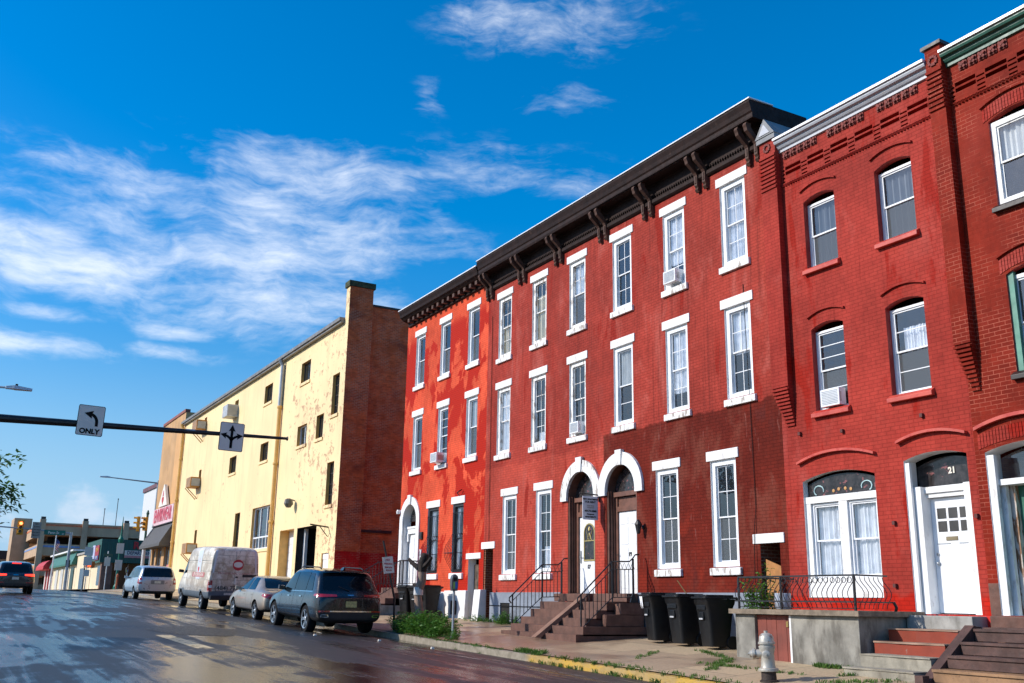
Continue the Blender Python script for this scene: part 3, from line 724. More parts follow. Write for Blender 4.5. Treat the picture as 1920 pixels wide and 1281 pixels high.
# doorways: brown panelled reveals, transom, white doors
def doorway(h, a, b, leaf, lz1, num, arched_glass):
    X = FX + .21
    mb = MB(); yc = (a + b) / 2; w = (b - a) / 2
    for i in range(3):      # stepped pilasters of the reveal
        x0 = FX + .015 + i * .068
        mb.box(x0, x0 + .045, b - .05 - i * .03, b - .012, 1.80, 4.46); mb.box(x0, x0 + .045, a + .012, a + .05 + i * .03, 1.80, 4.46)
    mb.box(X, X + .09, a + .01, leaf[0], 1.80, 4.42); mb.box(X, X + .09, leaf[1], b - .01, 1.80, 4.42)
    mb.box(X, X + .09, leaf[0], leaf[1], lz1 + .01, lz1 + .14); mb.box(X + .04, X + .09, leaf[0], leaf[1], lz1 + .14, 4.28)
    mb.box(X - .06, X + .09, a + .02, b - .02, 4.30, 4.42)
    f = mb.build('door_frame', M_brown, h, bevel=0)
    mb = MB(); mb.poly([(X + .05, p[0], p[1]) for p in arc_pts(yc, w - .02, 4.43, w - .03, 14)]); mb.build('transom_light', M_pane_dk, h, recalc=False)
    mb = MB(); mb.box(X + .05, X + .10, leaf[0] + .005, leaf[1] - .005, 1.79, lz1); dr = mb.build('door', M_vinyl, h)
    if not arched_glass:
        mb = MB(); ww = leaf[1] - leaf[0]
        for k in range(2):
            for (c, e) in ((.12, .5), (.6, 1.15), (1.25, 1.7), (1.78, 1.98)):
                y0 = leaf[0] + .09 + k * (ww / 2 - .02); mb.box(X + .040, X + .051, y0, y0 + ww / 2 - .16, 1.79 + c, min(lz1 - .08, 1.79 + e))
        mb.build('door_panel', M_vinyl, dr, bevel=.008)
    else:
        yc2 = (leaf[0] + leaf[1]) / 2 - .03; gw = .24
        mb = MB(); ap = arc_pts(yc2, gw, 3.42, gw, 12); mb.poly([(X + .044, yc2 - gw, 2.70)] + [(X + .044, p[0], p[1]) for p in ap] + [(X + .044, yc2 + gw, 2.70)]); mb.build('door_glass', M_pane_dk, dr, recalc=False)
        mb = MB(); arch_ring(mb, yc2, gw, 3.42, gw, gw + .035, gw + .035, X + .03, X + .05, 2.70); mb.box(X + .03, X + .05, yc2 - gw - .035, yc2 + gw + .035, 2.66, 2.70)
        mb.box(X + .034, X + .043, yc2 - gw, yc2 + gw, 3.20, 3.225)
        for q in (-1, 1):
            mb.tube([(X + .038, yc2 + q * .03, 3.23), (X + .038, yc2 + q * .15, 3.50)], .011, 5); mb.tube([(X + .038, yc2 + q * .10, 3.23), (X + .038, yc2 - q * .0, 3.42)], .011, 5)
        mb.lathe([(.0, 0), (.035, .03), (.028, .09), (0, .15)], (X + .04, yc2, 3.46), 10)
        mb.build('leading', mat('brass_came', (.50, .40, .16), .4, .5), dr)
    hy = leaf[1] - .07 if arched_glass else leaf[1] + .07
    mb = MB(); mb.box(X + .02, X + .05, hy - .025, hy + .025, 2.62, 2.95); mb.tube([(X - .0, hy, 2.78), (X - .0, hy - .10, 2.78)], .013, 6); mb.build('door_handle', M_grey if arched_glass else M_iron, dr)
    text('house_number', num, .15, M_black, dr, (X + .038, (leaf[0] + leaf[1]) / 2 - (.0 if arched_glass else .02), 2.50 if arched_glass else 2.90 - .12), FACE_X, .004, .004)
doorway(h17, 22.78, 24.14, (22.99, 23.93), 3.88, '17', True)
doorway(h19, 20.88, 22.22, (21.07, 22.03), 3.90, '19', False)
# foundations with cellar window / cellar doorways
mb = MB(); mb.box(FX - .06, FX, 24.46, 27.32, .4, 1.79); mb.box(FX - .06, FX, 27.92, 28.60, .4, 1.79); mb.box(FX - .06, FX, 27.32, 27.92, 1.50, 1.79); f = mb.build('foundation', M_fgrey, h17)
mb = MB(); mb.box(FX - .062, FX - .004, 24.45, 28.61, 1.79, 1.815); mb.build('water_table', M_fgrey, h17)
mb = MB(); mb.box(FX - .02, FX - .003, 27.32, 27.92, .5, 1.50); mb.build('cellar_window', M_dark, h17)
mb = MB(); mb.box(FX - .03, FX + .1, 28.42, 29.32, 3.182, 3.40); mb.build('lintel', M_white, h17, bevel=.012)
mb = MB(); mb.box(FX + 1.2, FX + 1.3, 28.5, 29.2, .5, 3.2); mb.box(FX + .03, FX + 1.25, 29.10, 29.178, .6, 3.17); mb.build('passage_wall', B_bare, h17)
mb = MB(); mb.box(FX - .06, FX, 16.50, 20.86, .3, 1.80); mb.build('foundation', M_fgrey, h19)
mb = MB(); mb.box(FX - .03, FX + .1, 15.72, 16.66, 2.832, 3.04); mb.build('lintel', M_white, h19, bevel=.012)
mb = MB(); mb.prism([(15.88, .6), (16.34, .6), (16.34, 2.50), (15.88, 2.34)], 0, FX + .03, FX + .05); mb.build('plywood_board', M_wood, h19)
mb = MB(); mb.box(FX - .02, FX + .0, 15.80, 16.46 - .0, .6, .62)
# shared cornice, one length on each house
prof = [(0, 11.90), (.05, 11.92), (.09, 11.96), (.09, 12.05), (.04, 12.09), (.04, 12.46), (.08, 12.49), (.42, 12.50), (.44, 12.485), (.46, 12.55), (.46, 12.64), (.49, 12.68), (.51, 12.78), (.55, 12.90), (.55, 12.94), (0, 12.96)]
for h, a, b in ((h17, 22.352, 29.18), (h19, 15.58, 22.348)):
    mb = MB()
    if h is h17: cornice_profile(mb, prof, a, b)
    else:           # the low mouldings stop at the pilaster, the crown runs past it and returns
        cornice_profile(mb, prof[:8] + [(.42, 12.519), (0, 12.519)], 15.80, b); cornice_profile(mb, [(0, 12.52), (.455, 12.52)] + prof[9:], a, b)
        mb.prism([(FX + .001, 12.52), (FX + 1.3, 12.52), (FX + 1.3, 12.96), (FX + .001, 12.96)], 1, 15.58, 15.66)
    c = mb.build('cornice', M_cornice, h)
    mb = MB(); mb.box(FX - .57, FX + .2, a + (.02 if h is h17 else -.03), b, 12.962, 12.99); mb.build('flashing', M_flash, h)
    mb = MB()
    n = int((b - a) / .09)
    a = max(a, 15.85); n = int((b - a) / .09) - 1
    cmb = [(a + .05, 12.19)]
    for k in range(n): y = a + .05 + k * .09; cmb += [(y, 12.12), (y + .045, 12.12), (y + .045, 12.165), (y + .09, 12.165)]
    cmb.append((cmb[-1][0], 12.19)); mb.prism(cmb, 0, FX - .085, FX - .041)
    mb.build('dentils', M_cornice, c)
for yc in (29.02, 26.82, 24.60): bracket_pair(h17, yc, 11.60, 12.497, .43)
for yc in (22.36 - .16, 20.10, 17.88, 16.02): bracket_pair(h19, yc, 11.60, 12.497, .43)
mb = MB(); mb.box(FX + .2, 25.9, 15.67, 15.9, 12.3, 12.51); mb.box(FX + 1.31, 25.9, 15.60, 15.9, 12.511, 12.66); mb.build('parapet', M_cornice, h19)

def slots(y0, y1):
    n = int((y1 - y0) / .62); st = (y1 - y0) / n; o = []
    for k in range(n + 1):
        y = y0 + k * st
        a, b = max(y0 + .01, y - .085), min(y1 - .01, y + .085)
        if b - a > .05:
            for z in (11.065, 10.975, 10.885, 10.80): o.append((a, b, z, z + .036, 0, .08, 0))
        a, b = y + .10, min(y1 - .01, y + st - .10)
        if b - a > .1 and k < n:
            for z in (11.082, 10.962): o.append((a, b, z, z + .082, 0, .14, 0))
    return o
# ---- house 21, crimson, with corbelled brick frieze
h21 = thing('row_house', (FX, 13.3, .6), 'crimson painted brick house with stained glass bay and panelled white door 21', 'house', 'three-storey row houses')
A21 = [(13.76, 14.63), (11.80, 12.69)]
hol = [(a, b, 8.47, 10.22, .10, .16, 1) for a, b in A21] + [(a, b, 5.38, 7.32, .10, .16, 1) for a, b in A21]
hol += slots(11.20, 15.20) + [(13.25, 15.12, 1.70, 4.19, .15, .14, 2), (11.22, 12.56, 1.43, 4.30, .11, .34, 2)]
mb = MB(); wall(mb, 11.05, 15.62, .2, 11.85, hol)
mb.poly([(FX, 11.05, .2), (26, 11.05, .2), (26, 11.05, 11.85), (FX, 11.05, 11.85)]); mb.poly([(FX, 15.619, .2), (FX, 15.619, 11.85), (26, 15.619, 11.85), (26, 15.619, .2)]); mb.poly([(26, 11.05, .2), (26, 15.6, .2), (26, 15.6, 11.85), (26, 11.05, 11.85)])
mb.build('wall', [B_21, M_redreveal, M_white], h21, recalc=False)
mb = MB(); mb.box(FX + .05, 26, 11.06, 15.6, 11.75, 11.84); mb.build('roof', M_roof, h21)
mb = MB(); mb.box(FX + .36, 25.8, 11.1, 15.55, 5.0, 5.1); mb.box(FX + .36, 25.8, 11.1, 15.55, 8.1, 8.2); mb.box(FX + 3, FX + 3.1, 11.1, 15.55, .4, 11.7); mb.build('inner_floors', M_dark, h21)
def hood(h, y0, y1, z, rise, m, p=.05, th=.045):
    yc, w = (y0 + y1) / 2, (y1 - y0) / 2
    mb = MB(); arch_ring(mb, yc, w, z - th, rise, w + .02, rise + .0, FX - p, FX, None)
    A = arc_pts(yc, w, z - th, rise, 16); mb = MB()
    for a, b in zip(A, A[1:]): mb.hexa([(FX - p, *a), (FX, *a), (FX, *b), (FX - p, *b), (FX - p, a[0], a[1] + th), (FX, a[0], a[1] + th), (FX, b[0], b[1] + th), (FX - p, b[0], b[1] + th)])
    return mb.build('hood_mould', m, h)
for a, b in A21:
    hood(h21, a - .07, b + .07, 10.42, .11, B_21); hood(h21, a - .07, b + .07, 7.52, .11, B_21)
def slope_sill(h, a, b, z, m=None):
    mb = MB(); mb.prism([(FX - .10, z - .15), (FX, z - .15), (FX + .05, z), (FX, z), (FX - .10, z - .07)], 1, a - .06, b + .06); mb.build('sill', m or M_trimred, h, bevel=.008)
M_greyreflect = mat('grey_pane_reflection', (.15, .16, .17), .8, var=.12)  # sheet behind uncurtained panes, painted with the glass's grey-blue reflection
for (a, b), s in zip(A21, [dict(gu=(1, 1), gl=(1, 1)), dict(gu=(1, 1), gl=(1, 1))]):
    window(h21, a, b, 8.60, 10.20, inset=.13, fr=.05, glass=M_glass, lower_glass=M_screen, rise=.12, cur=(M_greyreflect, 0, 1, 0, 1), **s); slope_sill(h21, a, b, 8.60)  # no curtain hangs here; cur draws the grey reflection sheet
for (a, b), s in zip(A21, [dict(gu=(1, 3), gl=(1, 2)), dict(gu=(1, 2), gl=(1, 2), cur=(M_curtain, .5, .8, .15, .85))]):
    window(h21, a, b, 5.47, 7.30, inset=.13, fr=.05, lower_glass=M_screen, rise=.12, fm=M_vinyl, **s); slope_sill(h21, a, b, 5.47)
# flower plaques, chequer band, sawtooth course
def frieze(h, y0, y1, bm_, groups, off=0):
    for g in groups:
        for k in range(5):
            mb = MB(); y = g + (k - 2) * .205; mb.box(FX - .022, FX, y - .085, y + .085, 11.355, 11.525)
            for (dy, dz) in ((-.04, -.04), (.04, -.04), (-.04, .04), (.04, .04)):
                mb.prism([(y + dy - .036, 11.44 + dz), (y + dy, 11.44 + dz - .036), (y + dy + .036, 11.44 + dz), (y + dy, 11.44 + dz + .036)], 0, FX - .065, FX - .02)
            mb.lathe([(.028, -.03), (.02, .0), (.0, .01)], (FX - .045, y, 11.44), 8, 0)
            mb.build('flower_plaque', M_terra, h)
    mb = MB(); mb.box(FX - .02, FX, y0, y1, 10.756, 10.775)
    for k in range(int((y1 - y0) / .075)):
        y = y0 + .04 + k * .075; mb.prism([(FX, y - .036), (FX - .05, y), (FX, y + .036)], 2, 10.70, 10.755)
    mb.build('brick_frieze', bm_, h)
frieze(h21, 11.15, 15.21, B_21, [14.62, 13.32, 11.98])
def corn2(h, y0, y1, m):
    mb = MB(); cornice_profile(mb, [(0, 11.53), (.05, 11.54), (.05, 11.60), (.09, 11.62), (.12, 11.66), (.12, 11.69), (.19, 11.71), (.21, 11.75), (.21, 11.78), (0, 11.79)], y0, y1); mb.build('cornice', m, h)
    mb = MB(); mb.box(FX - .25, FX + .3, y0, y1, 11.792, 11.845); mb.build('flashing', M_flash, h)
corn2(h21, 11.145, 15.215, M_wcorn)
def pilaster(h, y0, y1, bm_, top, cap):
    mb = MB(); mb.box(FX - .17, FX, y0, y1, 6.1, top)
    for k in range(9): mb.box(FX - .17 - .035, FX - .169, y0, y1, 10.70 + k * .098, 10.70 + k * .098 + .055)
    n = 11
    for k in range(n):     # stepped corbel under the pilaster
        f = k / n; z = 6.1 - (k + 1) * .077
        mb.box(FX - .17 * (1 - f) - .02, FX, y0 + .0, y1 - (y1 - y0) * .55 * f, z, z + .045); mb.box(FX - .14 * (1 - f), FX, y0, y1 - (y1 - y0) * .55 * f, z + .045, z + .077)
    mb.build('pilaster', bm_, h)
    mb = MB(); yc = (y0 + y1) / 2
    for i in range(10):
        w = 2 * math.pi * i / 10; mb.box(FX - .20, FX - .169, yc + .085 * math.cos(w) - .025, yc + .085 * math.cos(w) + .025, 11.73 + .085 * math.sin(w) - .025, 11.73 + .085 * math.sin(w) + .025)
    mb.build('rosette', M_terra, h)
    mb = MB()
    if cap == 'gable':
        mb.box(FX - .22, FX + .3, y0 - .05, y1 + .05, top, top + .12); mb.prism([(y0 - .07, top + .12), (y1 + .07, top + .121), (yc, top + .56)], 0, FX - .24, FX + 1.2)
        mb.build('pilaster_cap', mat('grey_metal_cap', (.17, .18, .19), .5, var=.2), h)
        mb = MB(); mb.prism([(y0 + .06, top + .16), (y1 - .06, top + .16), (yc, top + .42)], 0, FX - .255, FX - .239); mb.build('pediment_panel', M_wcorn, h)
    else:
        mb.box(FX - .22, FX + .35, y0 - .05, y1 + .05, top, top + .07); mb.build('pilaster_cap', M_blackmetal, h)
pilaster(h21, 15.22, 15.70, B_21, 11.90, 'gable')
# street window with stained-glass transom
win = window(h21, 14.24, 14.99, 2.08, 3.58, inset=.10, fr=.045, gu=(1, 1), gl=(1, 1), cur=(M_curtain, 0, 1, 0, 1), fm=M_vinyl)
win2 = window(h21, 13.30, 14.03, 2.08, 3.58, inset=.10, fr=.045, gu=(1, 1), gl=(1, 1), cur=(M_curtain, 0, 1, 0, 1), fm=M_vinyl)
mb = MB(); mb.box(FX + .04, FX + .16, 13.25, 15.12, 3.585, 3.72); mb.box(FX + .05, FX + .16, 14.03, 14.24, 2.08, 3.585); mb.box(FX + .05, FX + .16, 14.99, 15.12, 2.0, 3.585); mb.box(FX + .05, FX + .16, 13.25, 13.30, 2.0, 3.585)
mb.box(FX + .03, FX + .16, 13.25, 15.12, 1.71, 2.075)
mb.build('window_casing', M_white, h21)
mb = MB(); ap = arc_pts(14.185, .90, 3.98, .16, 14); mb.poly([(FX + .13, 13.28, 3.72), *[(FX + .13, p[0], p[1]) for p in ap], (FX + .13, 15.09, 3.72)]); tl = mb.build('stained_transom', M_pane_dk, h21, recalc=False)
M_cyan = mat('pale_cyan_glass', (.45, .62, .62), .2)
for s in (-1, 1):
    mb = MB(); mb.tube([(FX + .122, 14.185 + s * (.62 + .13 * math.cos(a)), 3.84 + .10 * math.sin(a)) for a in [x * .5 for x in range(-2, 8)]], .014, 5); mb.build('leaded_scroll', M_cyan, tl)
mb = MB()
for s in (-.22, -.08, .09, .23): mb.lathe([(.0, 0), (.035, .004), (0, .01)], (FX + .115, 14.185 + s, 3.82 + .02 * math.cos(s * 9)), 8, 0)
mb.build('leaded_flowers', mat('amber_glass', (.62, .33, .12), .25), tl)
hood(h21, 13.18, 15.19, 4.45, .17, M_trimred, .09, .05)
# door 21
mb = MB(); mb.box(FX + .10, FX + .42, 12.32, 12.56, 1.43, 3.70); mb.box(FX + .02, FX + .08, 12.46, 12.56, 1.43, 4.15); mb.box(FX + .2, FX + .34, 12.40, 12.55, 1.43, 3.66); mb.box(FX + .10, FX + .42, 11.22, 11.42, 1.43, 3.70)
mb.box(FX + .24, FX + .42, 11.22, 12.56, 3.50, 3.70); mb.box(FX + .20, FX + .42, 11.22, 12.50, 3.58, 3.67); mb.build('door_frame', M_white, h21)
mb = MB(); ap = arc_pts(11.89, .66, 4.10, .14, 12); mb.poly([(FX + .36, 11.23, 3.70), *[(FX + .36, p[0], p[1]) for p in ap], (FX + .36, 12.55, 3.70)]); tr_ = mb.build('transom_light', M_pane_dk, h21, recalc=False)
text('house_number', '21', .155, M_signw, tr_, (FX + .345, 11.80, 3.97), FACE_X, .003, .006)
mb = MB(); mb.box(FX + .34, FX + .39, 11.425, 12.315, 1.45, 3.49); d21 = mb.build('door', M_vinyl, h21)
mb = MB()
for i in range(3):
    for j in range(2): mb.box(FX + .333, FX + .339, 11.53 + i * .235, 11.53 + i * .235 + .185, 2.88 + j * .235, 2.88 + j * .235 + .19)
mb.build('door_panes', mat('dark_door_glass', (.06, .055, .05), .1, var=.3), d21)
mb = MB(); mb.box(FX + .328, FX + .34, 11.80, 12.04, 2.72, 2.79); mb.build('letter_slot', mat('tarnished_brass', (.25, .20, .12), .4, .6), d21)
mb = MB(); mb.box(FX + .332, FX + .34, 11.5, 11.78, 2.66, 2.675); mb.box(FX + .332, FX + .34, 11.96, 12.24, 2.66, 2.675); mb.build('door_moulding', M_grey, d21)
mb = MB(); mb.lathe([(.03, 0), (.035, -.02), (.02, -.05), (0, -.055)], (FX + .335, 12.24, 2.32), 10, 0); mb.build('door_handle', M_grey, d21)
mb = MB(); mb.tube([(FX + .32, 12.24, 2.48), (FX + .335, 12.24, 2.48)], .028, 8); mb.build('deadbolt', M_grey, d21)
hood(h21, 11.15, 12.64, 4.57, .13, M_trimred, .10, .05)
mb = MB(); mb.box(FX - .42, FX + .36, 11.12, 12.44, .6, 1.405); mb.build('door_sill', M_concrete, h21, bevel=.015)
mb = MB(); mb.box(FX - .03, FX, 10.98, 11.19, 1.16, 1.42); mb.build('red_base_block', mat('raw_red_paint', (.62, .015, .008), .5), h21)
for (y, z) in ((15.1, 5.05), (13.95, 4.95), (12.35, 5.0), (12.85, 3.1), (13.05, 1.95), (11.06 + .06, 3.1)):   # wall anchors
    pass
M_anch = mat('rusty_anchor', (.10, .02, .015), .7)
for (y, z) in ((15.1, 5.05), (13.95, 4.95), (12.05, 4.98), (12.86, 3.06), (12.95, 1.92), (11.12, 3.08)):
    mb = MB(); mb.box(FX - .06, FX, y - .03, y + .03, z - .03, z + .04); mb.build('wall_anchor', M_anch, h21)

# ---- house 23 at the right edge, dark brick with a green door
h23 = thing('row_house', (FX, 8.3, .5), 'dark red brick house with green cornice and peeling green door at right edge', 'house', 'three-storey row houses')
C23 = [(9.0, 10.10), (6.6, 7.7)]
hol = [(a, b, 8.45, 10.22, .12, .14, 1) for a, b in C23] + [(a, b, 5.42, 7.30, .12, .14, 1) for a, b in C23] + slots(5.7, 10.78) + [(9.25, 10.86, 1.43, 4.27, .12, .42, 2), (6.0, 8.2, 1.7, 4.19, .15, .14, 2)]
mb = MB(); wall(mb, 5.6, 11.05, .2, 11.85, hol)
mb.poly([(FX, 5.6, .2), (26, 5.6, .2), (26, 5.6, 11.85), (FX, 5.6, 11.85)]); mb.poly([(FX, 11.049, .2), (FX, 11.049, 11.85), (26, 11.049, 11.85), (26, 11.049, .2)]); mb.poly([(26, 5.6, .2), (26, 11.05, .2), (26, 11.05, 11.85), (26, 5.6, 11.85)])
mb.build('wall', [B_right, M_redreveal, M_white], h23, recalc=False)
mb = MB(); mb.box(FX + .05, 26, 5.61, 11.04, 11.75, 11.84); mb.build('roof', M_roof, h23)
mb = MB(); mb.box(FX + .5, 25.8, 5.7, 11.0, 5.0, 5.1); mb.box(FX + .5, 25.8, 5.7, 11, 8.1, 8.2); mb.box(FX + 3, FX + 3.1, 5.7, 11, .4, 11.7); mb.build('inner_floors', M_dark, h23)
for a, b in C23:
    for z in (10.44, 7.54):
        hood(h23, a - .12, b + .12, z, .14, B_right)
        mb = MB(); A_ = arc_pts((a + b) / 2, (b - a) / 2 + .10, z - .34, .13, 22); mb2 = MB()
        for p, q in zip(A_, A_[1:]): mb2.hexa([(FX - .012, p[0] + .006, p[1] + .01), (FX, p[0] + .006, p[1] + .01), (FX, q[0] - .006, q[1] + .01), (FX - .012, q[0] - .006, q[1] + .01), (FX - .012, p[0] + .006, p[1] + .26), (FX, p[0] + .006, p[1] + .26), (FX, q[0] - .006, q[1] + .26), (FX - .012, q[0] - .006, q[1] + .26)])
        mb2.build('brick_arch', B_21, h23)
    window(h23, a, b, 8.48, 10.20, inset=.05, fr=.10, gu=(1, 1), gl=(1, 1), rise=.12, fm=M_white, cur=(M_blind, .55, 1, 0, 1)); slope_sill(h23, a, b, 8.48, M_blackmetal)
    window(h23, a + .12, b - .02, 5.45, 7.28, inset=.10, fr=.07, gu=(1, 1), gl=(1, 1), rise=.12, fm=M_vinyl); slope_sill(h23, a, b, 5.45, M_blackmetal)
    mb = MB(); mb.box(FX + .04, FX + .12, b - .11, b, 5.45, 7.22); mb.box(FX + .04, FX + .12, a, a + .12, 5.45, 7.22); mb.build('green_casing', mat('faded_green_paint', (.10, .27, .20), .55, var=.2), h23)
hood(h23, 9.15, 10.98, 4.60, .16, M_trimred, .09, .06)
A_ = arc_pts(10.05, .92, 4.24, .13, 30); mb2 = MB()
for p, q in zip(A_, A_[1:]): mb2.hexa([(FX - .012, p[0] + .006, p[1] - .03), (FX, p[0] + .006, p[1] - .03), (FX, q[0] - .006, q[1] - .03), (FX - .012, q[0] - .006, q[1] - .03), (FX - .012, p[0] + .006, p[1] + .22), (FX, p[0] + .006, p[1] + .22), (FX, q[0] - .006, q[1] + .22), (FX - .012, q[0] - .006, q[1] + .22)])
mb2.build('brick_arch', B_21, h23)
frieze(h23, 5.7, 10.79, B_right, [10.05, 8.7, 7.3])
corn2(h23, 5.6, 10.795, M_green)
pilaster(h23, 10.80, 11.14, B_right, 12.02, 'flat')
mb = MB(); mb.box(FX + .02, FX + .10, 10.72, 10.86, 1.43, 4.1); mb.box(FX + .18, FX + .26, 10.66, 10.86, 1.43, 3.60); mb.box(FX + .10, FX + .44, 9.25, 10.86, 3.58, 3.68); mb.build('door_frame', M_white, h23)
mb = MB(); mb.box(FX + .30, FX + .44, 10.58, 10.86, 1.43, 3.58); M_pj = mat('peeled_jamb', (.55, .50, .44), .7, var=.2, dirt=((.22, .11, .05), (12, 12, 2.2), .47, .06, .95)); mb.build('peeling_jamb', M_pj, h23); mb = MB(); mb.box(FX + .30, FX + .44, 9.25, 9.5, 1.43, 3.58); mb.build('peeling_jamb', M_pj, h23)
mb = MB(); ap = arc_pts(10.05, .79, 4.06, .17, 12); mb.poly([(FX + .36, 9.27, 3.68), *[(FX + .36, p[0], p[1]) for p in ap], (FX + .36, 10.84, 3.68)]); mb.build('transom_light', M_glass, h23, recalc=False)
mb = MB(); mb.box(FX + .40, FX + .45, 9.5, 10.58, 1.45, 3.58); dg_ = mb.build('door', mat('green_door_paint', (.02, .13, .085), .5, var=.15), h23)
mb = MB(); mb.box(FX - .2, FX + .45, 9.1, 10.95, .6, 1.42); mb.build('door_sill', M_stone, h23, bevel=.02)
mb = MB(); mb.box(FX + .03, FX + .12, 6.0, 8.2, 1.7, 2.05); mb.build('window_apron', M_white, h23)
window(h23, 6.02, 8.18, 2.06, 4.17, inset=.05, fr=.10, gu=(2, 1), gl=(2, 1), rise=.15, fm=M_white, cur=(M_curtain, 0, 1, 0, 1))
mb = MB(); mb.box(FX - .006, FX, 10.86, 11.05, 1.0, 1.95); mb.build('plaster_patch', M_stone, h23)

ac_unit(32.55, 6.36, 'white window air conditioner jutting from the orange house, under a middle window', .52, .35, .36)
ac_unit(23.62, 6.22, 'white window air conditioner on a peeling sill above the arched doorway with sign', .44, .33, .15)
ac_unit(19.10, 9.48, 'white window air conditioner in a third floor window of the maroon-based house', .48, .34, .20)
ac_unit(14.17, 5.50, 'white window air conditioner above the stained glass bay of the crimson house', .50, .36, .08)
# ------------------------------------------------------------------ yellow warehouse
def peel_mat(name, col, spots, thr=.60, am=.85):
    m, t, b = new_mat(name)
    big = ramp(t, noise(t, pos(t), .35, 4), .3, .7, .92, 1.06)
    c = nd(t, 'VectorMath', {0: col, 'Scale': big}, operation='SCALE').outputs[0]
    uv = nd(t, 'TexCoord').outputs['UV']
    br = nd(t, 'TexBrick', {'Vector': uv, 'Scale': 1., 'Mortar Size': .008, 'Brick Width': .215, 'Row Height': .075}, offset=.5)
    yy = nd(t, 'SeparateXYZ', {0: nd(t, 'NewGeometry').outputs['Position']}).outputs[1]
    dens = mth(t, 'ADD', mth(t, 'MULTIPLY', noise(t, pos(t), .22, 3), .7), ramp(t, yy, 44, 62, .24, .02))                                   # where the paint has gone
    sp_ = noise(t, pos(t, (2.6, 2.6, 2.9)), 1.0, 7, .68, .3)
    f = ramp(t, mth(t, 'ADD', sp_, mth(t, 'MULTIPLY', mth(t, 'SUBTRACT', dens, .5), .55)), thr, thr + .035, 0, am)
    c = mix(t, f, c, spots)
    c = mix(t, ramp(t, noise(t, pos(t, (2, 2, .25)), 1.0, 5, .6), .50, .70, 0, .6), c, tuple(x * .78 for x in col))
    t.links.new(c, b.inputs['Base Color']); b.inputs['Roughness'].default_value = .6
    h = mth(t, 'SUBTRACT', mth(t, 'MULTIPLY', noise(t, pos(t), 30, 4), .5), mth(t, 'ADD', mth(t, 'MULTIPLY', br.outputs['Fac'], .6), f))
    bn = nd(t, 'Bump', {'Height': h, 'Strength': .3, 'Distance': .012}); t.links.new(bn.outputs[0], b.inputs['Normal'])
    return m
M_yel = peel_mat('yellow_painted_brick', (.90, .685, .36), (.45, .24, .13), .60, .8)
M_ochre = mat('ochre_pipe_paint_and_jamb_shade', (.72, .42, .12), .55, var=.12)  # downspout paint; on the reveals this ochre paints in the jambs' shade
M_gdoor = mat('white_garage_door', (.78, .78, .76), .5, var=.04)
yw = thing('warehouse', (FX, 61, 1.6), 'long pale yellow brick warehouse with peeling paint, tall chimney and bare brick side', 'warehouse')
hol = []
rowA = [(48.5, 50.0, 12.42, 13.52), (55.15, 56.7, 12.42, 13.48)]; rowB = [(48.45, 49.95, 9.1, 10.15), (55.15, 56.7, 9.05, 10.1), (61.95, 63.6, 9.05, 10.1), (45.95, 47.0, 9.1, 10.28)]
slits = [(44.0, 44.95, 9.98, 11.95), (44.05, 45.0, 5.75, 7.74), (59.95, 61.1, 4.3, 6.45)]
small = [(62.6, 63.5, 12.95, 13.75), (71.3, 72.0, 9.3, 10.2), (71.1, 71.8, 13.1, 13.9), (70.9, 71.6, 5.0, 6.0)]
hol = [(a, b, c, d) for a, b, c, d in rowA + rowB + slits + small]
hol += [(53.45, 57.3, 4.15, 6.47), (49.35, 51.7, 1.3, 4.93, 0, .55), (45.95, 48.85, 1.3, 4.92, 0, 3.0, 3), (44.05, 45.0, 1.5, 3.57, 0, .15)]
mb = MB(); wall(mb, 43.65, 78.4, .9, 14.38, hol, depth=.28, rmi=1)
mb.poly([(FX, 43.65, .9), (40, 43.65, .9), (40, 43.65, 15.3), (16.8, 43.65, 15.3), (16.8, 43.65, 15.2), (FX, 43.65, 14.38)], 2)
mb.poly([(FX, 78.4, .9), (FX, 78.4, 14.38), (40, 78.4, 14.38), (40, 78.4, .9)], 2); mb.poly([(40, 43.65, .9), (40, 78.4, .9), (40, 78.4, 14.38), (40, 43.65, 14.38)], 2)
mb.build('wall', [M_yel, M_ochre, B_side, M_dark], yw, recalc=False)
mb = MB(); mb.box(FX + .05, 40, 43.7, 78.35, 14.2, 14.37); mb.build('roof', M_roof, yw)
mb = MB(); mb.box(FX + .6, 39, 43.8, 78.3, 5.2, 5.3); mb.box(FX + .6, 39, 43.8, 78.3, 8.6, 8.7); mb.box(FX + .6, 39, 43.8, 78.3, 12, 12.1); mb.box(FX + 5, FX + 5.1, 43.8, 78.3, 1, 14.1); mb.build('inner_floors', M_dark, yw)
mb = MB(); mb.box(FX - .01, 16.78, 43.25, 43.72, .9, 16.02)
o = mb.build('chimney', [B_side, M_yel], yw)
for p in o.data.polygons:
    if p.normal.x < -.7: p.material_index = 1
mb = MB(); mb.box(FX - .08, 16.86, 43.18, 43.80, 16.022, 16.30); mb.build('chimney_cap', mat('mossy_coping', (.05, .06, .025), .9, var=.5, vs=6, bump=.5, bs=20), o)
mb = MB(); mb.box(16.7, 40, 43.60, 44.0, 15.31, 15.40); mb.build('side_coping', M_blackmetal, yw)
mb = MB(); mb.box(16.78, 40, 43.66, 43.95, 14.38, 15.31); mb.build('side_parapet', B_side, yw)
mb = MB(); mb.box(FX - .28, FX + .1, 43.74, 78.5, 14.40, 14.56); mb.box(FX - .20, FX, 43.74, 78.5, 14.30, 14.398); mb.build('gutter', mat('weathered_gutter', (.20, .19, .18), .5, .2, var=.2), yw)
